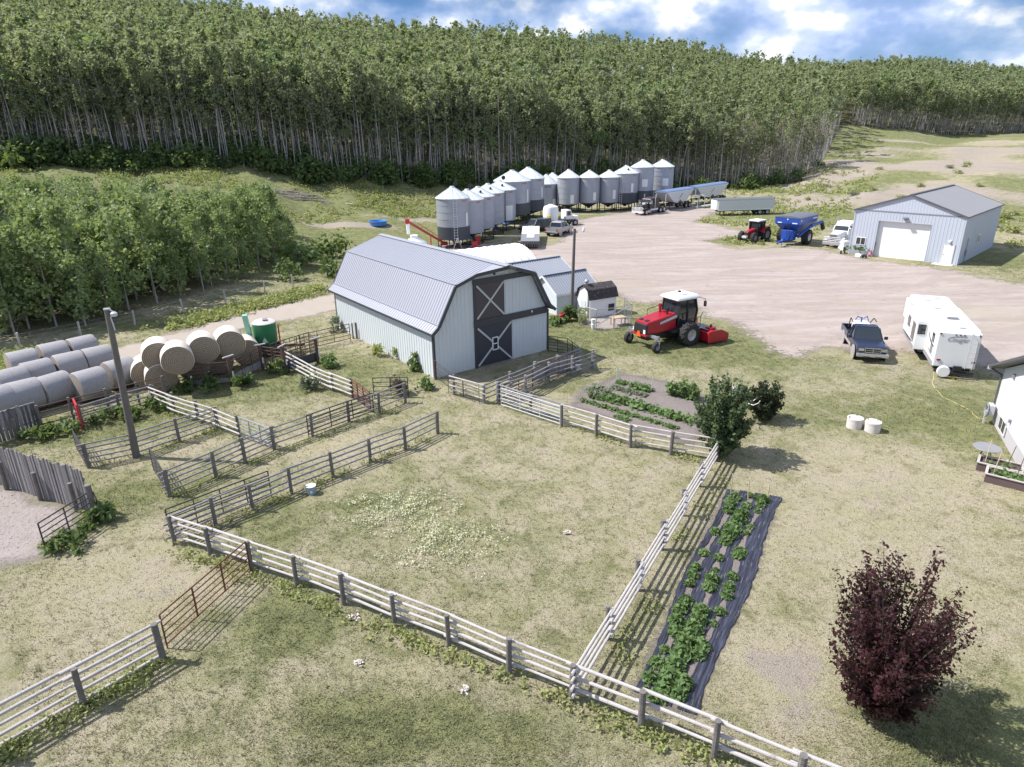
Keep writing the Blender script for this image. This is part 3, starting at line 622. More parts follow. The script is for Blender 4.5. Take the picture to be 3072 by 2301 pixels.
# ---------------------------------------------------------------- barn
def L(p, s): return p * s
BX, BY, BYAW, BW, BL, BHE, BKI, BHK, BHR, BOV = -4.59, 37.44, .645, 8.77, 14.03, 2.89, 1.45, 5.50, 6.45, .29
barn = thing('barn', 'grey metal clad gambrel barn with big dark crossbraced doors and a flared ribbed roof', 'barn', (BX, BY, 0), BYAW)
we = 2.72; PR = [(0, we), (.38, BHE + .38), (BKI, BHK - .12), (BW / 2, BHR - .1), (BW - BKI, BHK - .12), (BW - .38, BHE + .38), (BW, we)]
m = MB(); m.ribs((0, 0, 0), (0, BL, 0), (0, BL, we + .2), (0, 0, we + .2), 46, -.022); m.ribs((BW, 0, 0), (BW, BL, 0), (BW, BL, we + .2), (BW, 0, we + .2), 46, .022)
m.build('side_wall', MW['barn_wall'], barn, recalc=False)
def gable_wall(y, h, nrib):
    g = MB(); prof = [(0, 0)] + PR + [(BW, 0)]; zs = lambda x: np.interp(x, [q[0] for q in PR], [q[1] for q in PR])
    T = [0, .38, BKI, BW / 2, BW - BKI, BW - .38, BW]
    for i in range(nrib):
        for t, q in ((.36, 0), (.44, 1), (.56, 1), (.64, 0)): T.append((i + t) / nrib * BW)
    T = sorted(set(round(q, 4) for q in T)); vs = []
    for x in T:
        fr = (x / BW * nrib) % 1; hh = h if .43 < fr < .57 else 0; vs += [(x, y + hh, 0), (x, y + hh, zs(x))]
    g.add(vs, [(2 * i, 2 * i + 2, 2 * i + 3, 2 * i + 1) for i in range(len(T) - 1)]); return g
gable_wall(0, -.022, 32).build('front_wall', MW['barn_wall'], barn, recalc=False)
gable_wall(BL, .022, 32).build('rear_wall', MW['barn_wall'], barn, recalc=False)
# roof: eave kick, steep lower slope, flat upper slope with the projecting hay hood
OF, OP = .45, 1.70
RPF = [(-BOV, BHE), (.20, BHE + .40), (BKI, BHK), (BW / 2, BHR)]
def rp(i, y, mir): x, z = RPF[i]; return (BW - x if mir else x, y, z)
m = MB()
for mir in (False, True):
    sgn = 1 if mir else -1
    for i in (0, 1): m.ribs(rp(i, -OF, mir), rp(i, BL + OF, mir), rp(i + 1, BL + OF, mir), rp(i + 1, -OF, mir), 56, .028 * sgn)
    m.ribs(rp(2, -OF, mir), rp(2, BL + OF, mir), rp(3, BL + OF, mir), rp(3, -OF, mir), 56, .028 * sgn)
    xm, zm = (BKI + BW / 2) / 2, (BHK + BHR) / 2; q = lambda x, y, z: (BW - x if mir else x, y, z)
    m.quad(q(xm, -OF, zm), q(BW / 2, -OF, BHR), q(BW / 2, -OP, BHR))
roof = m.build('roof', MW['barn_roof'], barn, recalc=False); sm = roof.modifiers.new('thick', 'SOLIDIFY'); sm.thickness = .03; sm.offset = 0
m = MB(); m.beam((BW / 2 - .13, -OP, BHR + .03), (BW / 2 - .13, BL + OF, BHR + .03), .28, .03, (-.22, 0, 1)); m.beam((BW / 2 + .13, -OP, BHR + .03), (BW / 2 + .13, BL + OF, BHR + .03), .28, .03, (.22, 0, 1))
for mir in (False, True):
    for i in (1, 2): m.beam(Vector(rp(i, -OF, mir)) + Vector((0, 0, .045)), Vector(rp(i, BL + OF, mir)) + Vector((0, 0, .045)), .13, .03)
m.build('ridge_cap', MW['barn_roof'], roof)
m = MB()
for y, s in ((-OF, -1), (BL + OF, 1)):
    for mir in (False, True):
        xm, zm = (BKI + BW / 2) / 2, (BHK + BHR) / 2
        seq = [rp(0, y, mir), rp(1, y, mir), rp(2, y, mir)] + ([(BW - xm if mir else xm, y, zm), (BW / 2, -OP, BHR)] if s < 0 else [rp(3, y, mir)])
        for a, b in zip(seq, seq[1:]): m.beam(Vector(a) - Vector((0, 0, .09)), Vector(b) - Vector((0, 0, .09)), .04, .20)
for mir in (False, True): m.beam(Vector(rp(0, -OF, mir)) - Vector((0, 0, .07)), Vector(rp(0, BL + OF, mir)) - Vector((0, 0, .07)), .05, .12)
m.build('fascia', MW['barn_trim'], roof)
# trim, doors
dx0, dx1 = 3.05, 5.72; zb = 2.62
for nm, q in (('corner_trim', (-.03, .10, -.05, .09, 0, we + .1)), ('corner_trim', (BW - .10, BW + .03, -.05, .09, 0, we + .1)), ('corner_trim', (-.03, .09, BL - .1, BL + .04, 0, we)), ('track_cover', (dx0 - .18, BW - .12, -.12, -.02, zb, zb + .42)), ('track_cover', (dx0 - .18, BW - 1.25, -.12, -.02, BHK - .25, BHK + .05)), ('door_jamb', (dx0 - .16, dx0 - .02, -.10, -.02, 0, BHK - .25))): m = MB(); m.box(*q); m.build(nm, MW['barn_trim'], barn)
def barn_door(x0, x1, z0, z1, mt, name, lab):
    d = MB(); d.box(x0, x1, -.085, -.03, z0, z1); o = d.build(name, MW[mt], barn); o['label'] = lab
    b = MB()
    for a, c in (((x0 + .06, z0 + .06), (x1 - .06, z1 - .06)), ((x0 + .06, z1 - .06), (x1 - .06, z0 + .06))): b.beam((a[0], -.105 if a[1] < c[1] else -.110, a[1]), (c[0], -.105 if a[1] < c[1] else -.110, c[1]), .03, .11)
    b.build('cross_brace', MW['trim_grey'], o); return o
lo = barn_door(dx0, dx1, .06, zb - .02, 'barn_door', 'sliding_door', 'lower dark sliding door with small window')
up_ = barn_door(dx0, dx1 - .55, zb + .45, BHK - .27, 'loft_door', 'loft_door', 'upper loft door with pale cross')
cx, cz = (dx0 + dx1) / 2, zb / 2 + .05; m = MB()
for a in ((cx - .22, cx - .17, cz - .42, cz + .42), (cx + .17, cx + .22, cz - .42, cz + .42), (cx - .17, cx + .17, cz - .42, cz - .36), (cx - .17, cx + .17, cz + .36, cz + .42), (cx - .17, cx + .17, cz - .03, cz + .03)): m.box(a[0], a[1], -.16, -.09, a[2], a[3])
m.build('window_frame', MW['white_metal'], lo); m = MB(); m.box(cx - .17, cx + .17, -.135, -.12, cz - .36, cz + .36); m.build('window_pane', MW['glass'], lo)
m = MB(); m.box(BW / 2 - .1, BW / 2 + .1, -.1, -.02, BHK + .32, BHK + .42); m.cyl((BW / 2, -.1, BHK + .38), (BW / 2 - .15, -.38, BHK + .30), .06, .09); m.build('flood_light', MW['black'], barn)
m = MB(); m.box(BW - 1.5, BW - 1.42, -.17, -.12, zb + .24, zb + .36); m.build('white_socket', MW['white_metal'], barn)
# ---------------------------------------------------------------- garage
GXo, GYo, GYAW, GW, GL, GHE, GHR = 38.47, 76.31, -.794, 10.73, 15.28, 4.95, 6.80
gar = thing('garage', 'large pale blue grey metal garage with white overhead door and dark roof', 'garage', (GXo, GYo, 0), GYAW)
def Ginv(px, py): 
    p = Gz(px, py); d = (p - Vector((GXo, GYo, 0))); return d.x * cos(GYAW) + d.y * sin(GYAW)
g0, g1 = 2.55, 7.75; gdh = 3.95
m = MB()
n = lambda w_: max(2, int(w_ / .3))
m.ribs((0, 0, 0), (g0, 0, 0), (g0, 0, GHE), (0, 0, GHE), n(g0), .02); m.ribs((g1, 0, 0), (GW, 0, 0), (GW, 0, GHE), (g1, 0, GHE), n(GW - g1), .02); m.ribs((g0, 0, gdh), (g1, 0, gdh), (g1, 0, GHE), (g0, 0, GHE), n(g1 - g0), .02)
T = np.linspace(0, GW, 37)
for a, b in zip(T, T[1:]):
    za, zb_ = (GHE + (GHR - GHE) * (1 - abs(q - GW / 2) / (GW / 2)) for q in (a, b)); c1 = a + .08; z1 = np.interp(c1, [a, b], [za, zb_])
    m.quad((a, -.012, GHE), (c1, -.03, GHE), (c1, -.03, z1), (a, -.012, za)); m.quad((c1, -.03, GHE), (b, -.012, GHE), (b, -.012, zb_), (c1, -.03, z1))
m.build('front_wall', MW['garage_wall'], gar, recalc=False)
m = MB(); m.ribs((GW, 0, 0), (GW, GL, 0), (GW, GL, GHE), (GW, 0, GHE), 50, .02); m.build('side_wall', MW['garage_wall'], gar, recalc=False)
m = MB(); m.ribs((0, GL, 0), (0, 0, 0), (0, 0, GHE), (0, GL, GHE), 50, .02); m.build('side_wall', MW['garage_wall'], gar, recalc=False)
m = MB(); m.add([(0, GL, 0), (GW, GL, 0), (GW, GL, GHE), (GW / 2, GL, GHR), (0, GL, GHE)], [(0, 1, 2, 3, 4)]); m.build('rear_wall', MW['garage_wall'], gar)
m = MB(); o_ = .12
for s in (0, 1):
    q = lambda x: GW - x if s else x
    m.ribs((q(-o_), -.15, GHE - .02), (q(-o_), GL + .15, GHE - .02), (q(GW / 2), GL + .15, GHR + .03), (q(GW / 2), -.15, GHR + .03), 52, .022 * (1 if s else -1))
rf = m.build('roof', MW['garage_roof'], gar, recalc=False)
m = MB(); m.beam((GW / 2, -.17, GHR + .06), (GW / 2, GL + .17, GHR + .06), .36, .03)
for s in (0, 1):
    for y in (-.17, GL + .17):
        q = lambda x: GW - x if s else x
        m.beam((q(-o_), y, GHE - .06), (q(GW / 2), y, GHR - .02), .05, .17)
    m.beam((q(-o_ - .02), -.17, GHE - .07), (q(-o_ - .02), GL + .17, GHE - .07), .05, .13)
m.build('roof_trim', MW['roof_dark'], rf)
m = MB(); m.box(-.02, GW + .02, -.045, -.031, GHE - .06, GHE + .04); m.build('belt_trim', mat('belt_trim', (.22, .24, .27), .5), gar)
m = MB(); m.box(-.03, .07, -.05, .07, 0, GHE - .06); m.box(GW - .07, GW + .03, -.05, .07, 0, GHE - .06); m.build('corner_trim', MW['garage_wall'], gar)
dr = MB(); 
for i in range(7): dr.box(g0 + .03, g1 - .03, .33, .37, .02 + i * .56, .02 + i * .56 + .557)
dr.build('overhead_door', MW['white_metal'], gar)
m = MB(); m.box(g0, g0 + .03, -.03, .40, 0, gdh); m.box(g1 - .03, g1, -.03, .40, 0, gdh); m.box(g0 + .03, g1 - .03, -.03, .40, gdh - .03, gdh); m.build('door_frame', MW['garage_wall'], gar)
md = 9.25; m = MB(); m.box(md, md + .9, -.06, -.02, .12, 2.05); d_ = m.build('entry_door', MW['white_metal'], gar); m = MB(); m.cyl((md + .1, -.08, 1.05), (md + .1, -.13, 1.05), .035, .03); m.build('handle', MW['black'], d_)
m = MB(); m.box(md - .1, md, -.07, -.025, .12, 2.15); m.box(md + .9, md + 1.0, -.07, -.025, .12, 2.15); m.box(md, md + .9, -.07, -.025, 2.05, 2.15); m.build('entry_frame', MW['trim_grey'], gar)
m = MB(); m.box(md - .6, md + 1.25, -1.0, -.06, 0, .12); m.build('step', MW['concrete'], gar, bevel=.02)
m = MB(); m.box(.55, 1.6, -.06, -.025, 1.15, 2.0); w_ = m.build('window', MW['white_metal'], gar); m = MB(); m.box(.62, 1.04, -.07, -.065, 1.22, 1.93); m.box(1.11, 1.53, -.07, -.065, 1.22, 1.93); m.build('pane', MW['glass'], w_)
m = MB(); m.box(5.0, 5.4, -.12, -.03, 4.25, 4.5); m.cbox((5.2, -.28, 4.42), (.5, .34, .10)); m.cyl((5.2, -.3, 4.37), (5.2, -.3, 4.25), .07, .12); m.build('yard_light', MW['grey_plastic'], gar)
m = MB(); m.cyl((md + .45, -.03, 2.42), (md + .45, -.25, 2.40), .06, .11); m.cbox((md + .45, -.06, 2.45), (.25, .06, .2)); m.build('door_light', MW['white_metal'], gar)
m = MB(); m.box(GW + .02, GW + .09, 6.4, 7.1, 1.6, 2.5); w_ = m.build('side_window', MW['white_metal'], gar); m = MB(); m.box(GW + .09, GW + .1, 6.48, 7.02, 1.68, 2.42); m.build('pane', MW['glass'], w_)
m = MB(); m.box(GW + .02, GW + .16, 2.0, 2.35, .8, 1.4); m.cyl((GW + .09, 2.18, 1.4), (GW + .09, 2.18, 2.6), .03); m.cyl((GW + .09, 2.18, 0), (GW + .09, 2.18, .8), .03); m.build('meter_box', MW['grey_plastic'], gar)
# ---------------------------------------------------------------- sheds behind the barn
def gable_shed(name, lab, p0, yaw, W, Ln, he, hr, wallm, roofm, ov=.25, nr=26):
    """p0 = near left ground corner; length along local x, width along local y (away)"""
    s = thing(name, lab, 'shed', p0, yaw); q = MB(); q.ribs((0, 0, 0), (Ln, 0, 0), (Ln, 0, he), (0, 0, he), nr, .015); q.ribs((Ln, W, 0), (0, W, 0), (0, W, he), (Ln, W, he), nr, .015)
    for x in (0, Ln): q.add([(x, 0, 0), (x, W, 0), (x, W, he), (x, W / 2, hr), (x, 0, he)], [(0, 1, 2, 3, 4)])
    q.build('walls', wallm, s, recalc=False); q = MB(); k = (hr - he) / (W / 2)
    q.ribs((-ov, -ov, he - ov * k + .04), (Ln + ov, -ov, he - ov * k + .04), (Ln + ov, W / 2, hr + .04), (-ov, W / 2, hr + .04), nr, .035)
    q.ribs((Ln + ov, W + ov, he - ov * k + .04), (-ov, W + ov, he - ov * k + .04), (-ov, W / 2, hr + .04), (Ln + ov, W / 2, hr + .04), nr, .035)
    ro = q.build('roof', roofm, s, recalc=False); sm = ro.modifiers.new('thick', 'SOLIDIFY'); sm.thickness = .04; sm.offset = 0
    q = MB(); q.beam((-ov, W / 2, hr + .09), (Ln + ov, W / 2, hr + .09), .3, .03); q.build('ridge_cap', roofm, ro)
    q = MB()
    for x in (-ov - .01, Ln + ov + .01): q.beam((x, -ov, he - ov * k), (x, W / 2, hr), .04, .14); q.beam((x, W + ov, he - ov * k), (x, W / 2, hr), .04, .14)
    q.box(-ov, Ln + ov, -ov - .03, -ov, he - ov * k - .08, he - ov * k + .04); q.build('fascia', MW['white_metal'], ro); return s
gable_shed('metal_shed', 'low metal shed with ribbed grey roof just right of the barn behind the pole', (3.594, 51.393, 0), .61, 3.253, 4.098, 1.761, 2.868, MW['shed_wall'], MW['shed_roof'], ov=.2, nr=18)
b = Gz(1678, 770, 3.1) - Vector((cos(.61), sin(.61), 0)) * 8.2 - Vector((-sin(.61), cos(.61), 0)) * 2.4; b.z = 0
gable_shed('metal_shed', 'second ribbed metal shed mostly hidden between the barn and the white shelter', b, .61, 4.8, 8.0, 1.9, 3.1, MW['shed_wall'], MW['shed_roof'], ov=.2, nr=32)
# white fabric arch shelter
e0 = Gz(1556, 730, 3.3); e1 = Gz(1372, 752, 3.3); d = (e1 - e0); d.z = 0; Ls = d.length + 3.5; d.normalize()
s = thing('fabric_shelter', 'bright white fabric arch shelter behind the grey barn', 'shelter', (e0.x, e0.y, 0), atan2(d.y, d.x)); m = MB(); RR = 4.0; nb = 12
for i in range(nb):
    for j in range(4):
        ring = []
    rings = []
    for j in range(5):
        f = j / 4; x = (i + f) / nb * Ls; r = RR * (1 - .035 * sin(pi * f)); rings.append([(x, r * cos(q), max(0, 3.3 / RR * r * sin(q))) for q in np.linspace(0, pi, 17)])
    vs = [p for r_ in rings for p in r_]; m.add(vs, [(j * 17 + k, j * 17 + k + 1, (j + 1) * 17 + k + 1, (j + 1) * 17 + k) for j in range(4) for k in range(16)])
m.build('cover', MW['white_fabric'], s, smooth=True, recalc=False)
m = MB(); m.add([(.02, RR * .98 * cos(q), 3.3 * .98 * sin(q)) for q in np.linspace(0, pi, 17)], [tuple(range(17))]); m.build('end_panel', MW['white_fabric'], s)
# small white poly tank seen over the barn ridge
p = Gz(1248, 800); ht = hgt(p, 708); rt_ = 30 / FPX * zc(p)
tk = thing('storage_tank', 'white domed poly tank peeking over the barn ridge beside the red auger', 'tank', p); m = MB(); m.lathe([(rt_ * 1.25, 0), (rt_ * 1.25, ht * .72), (rt_ * 1.15, ht * .80), (rt_ * .35, ht * .95), (rt_ * .35, ht * .99)], 24); m.build('body', MW['white_fabric'], tk, smooth=True); m = MB(); m.lathe([(rt_ * .4, ht * .99), (rt_ * .4, ht * 1.03), (.02, ht * 1.04)], 16); m.build('lid', MW['white_metal'], tk)
# ---------------------------------------------------------------- coop and dog run
p = Gz(1769, 955); cw, cl, ch = 1.75, 2.5, 1.45; cp = thing('chicken_coop', 'small white gambrel coop with worn black shingle roof and a roof vent', 'coop', p, .50)
prof = [(0, 0), (0, ch), (.28, ch + .62), (cw / 2, ch + .95), (cw - .28, ch + .62), (cw, ch), (cw, 0)]
m = MB(); m.prism(prof, 'x', 0, cl); m.build('walls', MW['white_metal'], cp)
m = MB()
for a, b in zip(prof[1:5], prof[2:6]):
    dv = Vector((b[0] - a[0], b[1] - a[1])).normalized() * .06; nrm = Vector((-dv.y, dv.x)).normalized() * .05
    q = [(a[0] - dv.x + nrm.x, a[1] - dv.y + nrm.y), (b[0] + dv.x + nrm.x, b[1] + dv.y + nrm.y)]; q += [(q[1][0] + nrm.x, q[1][1] + nrm.y), (q[0][0] + nrm.x, q[0][1] + nrm.y)]
    m.prism(q, 'x', -.14, cl + .14)
m.build('roof', MW['shingle'], cp); m = MB(); m.cyl((.25, cw / 2, ch + .9), (.25, cw / 2, ch + 1.15), .1); m.lathe([(.05, 0), (.17, .08), (.19, .17), (.13, .27), (.02, .31)], 12, (.25, cw / 2, ch + 1.13)); m.build('roof_vent', MW['galv'], cp, smooth=True)
m = MB(); m.box(-.03, -.012, .55, 1.2, .1, 1.25); m.build('door', MW['shed_wall'], cp); m = MB(); m.box(cl * .7, cl * .93, -.03, -.012, .35, .9); m.build('hatch', MW['black'], cp)
for q in ((.9, 1.05), (.9, .8)):
    pass
run = thing('dog_run', 'chain link dog run with open top rail and diagonal brace beside the white coop', 'enclosure', Gz(1790, 980)); org = Gz(1790, 980)
cr = [Gz(1735.7, 976) - org, Gz(1788, 991) - org, Gz(1840, 985) - org, Gz(1893, 973) - org, Gz(1872, 948) - org]; hh = 1.55; m = MB()
for q in cr: m = MB(); m.cyl(q, q + Vector((0, 0, hh)), .028, .028, 6); m.build('post', MW['galv'], run)
m = MB()
for a, b in zip(cr, cr[1:]): m.cyl(a + Vector((0, 0, hh)), b + Vector((0, 0, hh)), .022, .022, 6)
m.build('top_rail', MW['galv'], run); m = MB(); m.cyl(cr[1] + Vector((0, 0, .35)), cr[3] + Vector((0, 0, hh)), .03, .03, 6); m.build('brace', MW['galv'], run)
m = MB()
for a, b in zip(cr, cr[1:]):
    Ld = (b - a).length; n_ = int(Ld / .16)
    for i in range(n_):
        t0 = i / n_; 
        for s_ in (1, -1):
            t1 = t0 + s_ * hh / Ld * .5
            zt = hh
            if t1 < 0: zt = hh * t0 / (t0 - t1); t1 = 0
            if t1 > 1: zt = hh * (1 - t0) / (t1 - t0); t1 = 1
            m.cyl(a.lerp(b, t0), a.lerp(b, t1) + Vector((0, 0, zt)), .004, .004, 3, False)
m.build('mesh_panel', MW['galv'], run)
p = Gz(1853, 975); bt = thing('work_table', 'rough wooden table standing in the dog run', 'table', p, .4); m = MB(); m.cbox((0, 0, .62), (1.1, .7, .05)); m.build('tabletop', MW['table_top'], bt)
for x in (-.45, .45):
    for y in (-.27, .27): m = MB(); m.cbox((x, y, .3), (.07, .07, .6)); m.build('leg', MW['table_top'], bt)
p = Gz(1779, 987); m = MB(); m.lathe([(.13, 0), (.16, .38), (.17, .38), (.14, .42), (.17, .75), (.03, .76)], 12); o = m.build('bucket_stack', MW['white_metal'], None, smooth=True, loc=p); tag(o, 'stacked white buckets at the front corner of the dog run', 'buckets')
# red garden machine near the pole
p = Gz(1672, 968); rm = thing('garden_tiller', 'small red garden tiller in the weeds at the foot of the pole', 'tiller', p, .5); m = MB(); m.cbox((0, 0, .42), (.55, .35, .28)); m.cbox((.35, 0, .5), (.3, .3, .2)); m.build('engine', MW['red_paint'], rm, bevel=.03)
m = MB(); m.tube([(.3, .12, .6), (1.1, .2, .85), (1.1, -.2, .85), (.3, -.12, .6)], .025); m.build('handlebar', MW['red_paint'], rm)
for y in (-.25, .25): m = MB(); m.lathe([(.05, -.05), (.2, -.05), (.2, .05), (.05, .05)], 12, (0, y, .2), 'y'); m.build('wheel', MW['tyre'], rm)
m = MB(); m.cbox((-.35, 0, .25), (.3, .6, .35)); m.build('tine_cover', MW['white_metal'], rm, bevel=.03)
# ---------------------------------------------------------------- poles
def pole(name, lab, base, topx, topy, r, lean=None):
    h = hgt(base, topy); best = 0
    T_ = thing(name, lab, 'pole', base); mb = MB(); px = proj(base + Vector((0, 0, h)))[0]; dx = (topx - px) / FPX * zc(base + Vector((0, 0, h)))
    mb.cyl((0, 0, -.3), (dx, 0, h), r * 1.15, r * .8, 12); mb.build('shaft', MW['pole'], T_, smooth=True); return T_, h, dx
T1, h, dx = pole('yard_pole', 'weathered timber pole with small lamp head rising from the corral fence', Gz(409, 1371), 321, 929, .145)
m = MB(); m.lathe([(.05, 0), (.13, .03), (.14, .16), (.06, .22)], 12, (dx + .27, -.05, h - .3)); m.build('lamp_head', MW['trim_grey'], T1, smooth=True); m = MB(); m.tube([(dx, 0, h - .02), (dx + .12, -.05, h + .02), (dx + .27, -.05, h - .08)], .025); m.cyl((dx + .1, -.04, h - .3), (dx + .16, -.04, h - .9), .03); m.build('lamp_arm', MW['trim_grey'], T1)
m = MB(); m.lathe([(.14, 0), (.14, .05), (.02, .06)], 12, (dx, 0, h)); m.build('cap', MW['galv'], T1)
T2, h, dx = pole('yard_pole', 'tall grey pole with a curved lamp arm between the sheds and the red windrower', Gz(1714, 952), 1724, 686, .125)
m = MB(); m.tube([(dx, 0, h - .25), (dx + .35, -.02, h - .06), (dx + .62, -.04, h - .02)], .02); m.build('lamp_arm', MW['trim_grey'], T2); m = MB(); m.lathe([(.02, .1), (.07, .08), (.09, -.03), (.12, -.12), (.10, -.2), (.02, -.24)], 10, (dx + .66, -.04, h - .02)); m.build('lamp_head', MW['white_metal'], T2, smooth=True)
# ---------------------------------------------------------------- house at the right edge
A = Gz(2973, 1266); Bp = Gz(3072, 1438.5); yw = atan2(Bp.y - A.y, Bp.x - A.x); he = hgt(A, 1100) - .1; HL = 9.5; HD = 12.0; hr = he + HL / 2 * .42
ho = thing('house', 'white sided house corner with concrete base and dark gutter at the right edge', 'house', A, yw)
# local x runs along the visible gable towards the camera, local -y... the house lies on local +y side
m = MB(); fz = .75; m.add([(0, 0, fz), (HL, 0, fz), (HL, 0, he), (HL / 2, 0, hr), (0, 0, he)], [(0, 1, 2, 3, 4)]); m.add([(0, 0, fz), (0, HD, fz), (0, HD, he), (0, 0, he)], [(0, 1, 2, 3)]); m.add([(HL, 0, fz), (HL, HD, fz), (HL, HD, he), (HL, 0, he)], [(0, 1, 2, 3)]); m.add([(0, HD, fz), (HL, HD, fz), (HL, HD, he), (HL / 2, HD, hr), (0, HD, he)], [(0, 1, 2, 3, 4)])
m.build('siding', MW['house_wall'], ho); m = MB(); m.box(.03, HL - .03, .03, HD - .03, -.2, fz); m.build('foundation', MW['foundation'], ho)
m = MB(); ov = .55
for s in (0, 1):
    q = lambda x: HL - x if s else x
    k = .42; P_ = [(q(-ov), -ov, he - ov * k + .12), (q(-ov), HD + ov, he - ov * k + .12), (q(HL / 2), HD + ov, hr + .12), (q(HL / 2), -ov, hr + .12)]; m.add(P_, [(0, 1, 2, 3)])
ro = m.build('roof', MW['roof_dark'], ho); sm = ro.modifiers.new('t', 'SOLIDIFY'); sm.thickness = .12; sm.offset = 0
m = MB(); m.box(-ov - .12, -ov, -ov, HD + ov, he - ov * .42 - .06, he - ov * .42 + .10); m.build('gutter', MW['trim_grey'], ro); m = MB(); m.cyl((-.05, -.06, .35), (-.05, -.06, he - .35), .045); m.cyl((-.05, -.06, he - .35), (-ov - .05, -.4, he - .22), .045); m.build('downspout', MW['roof_dark'], ho)
m = MB(); wx = 1.35; m.box(wx, wx + 1.1, -.05, .0, .28, .95); w_ = m.build('basement_window', MW['white_metal'], ho); m = MB(); m.box(wx + .08, wx + .50, -.06, -.055, .36, .87); m.box(wx + .60, wx + 1.02, -.06, -.055, .36, .87); m.build('pane', MW['glass'], w_)
m = MB(); m.box(2.75, 2.9, -.1, -.01, 1.15, 1.3); m.tube([(2.82, -.1, 1.2), (2.82, -.18, 1.1), (2.9, -.16, .98)], .02); m.build('tap', MW['grey_plastic'], ho)
m = MB(); m.box(1.6, 1.8, -.09, -.01, 2.9, 3.1); m.build('wall_vent', MW['grey_plastic'], ho)
# hose reel box beside the corner
p = A + Vector((cos(yw), sin(yw), 0)) * .35 + Vector((sin(yw), -cos(yw), 0)) * .35
hb = thing('hose_reel', 'coiled grey hose on a wall reel at the house corner', 'hose reel', p + Vector((0, 0, .55)), yw); m = MB(); m.cbox((0, .12, .25), (.5, .2, .5)); m.cbox((0, -.05, -.2), (.08, .08, .7)); m.build('bracket', MW['trim_grey'], hb)
m = MB()
for r_ in (.22, .27, .32):
    m.tube([(r_ * cos(q), -.02 - .1 * (r_ - .22) * 3, .18 + r_ * sin(q)) for q in np.linspace(0, 2 * pi, 15)], .035)
m.build('coiled_hose', MW['grey_plastic'], hb)
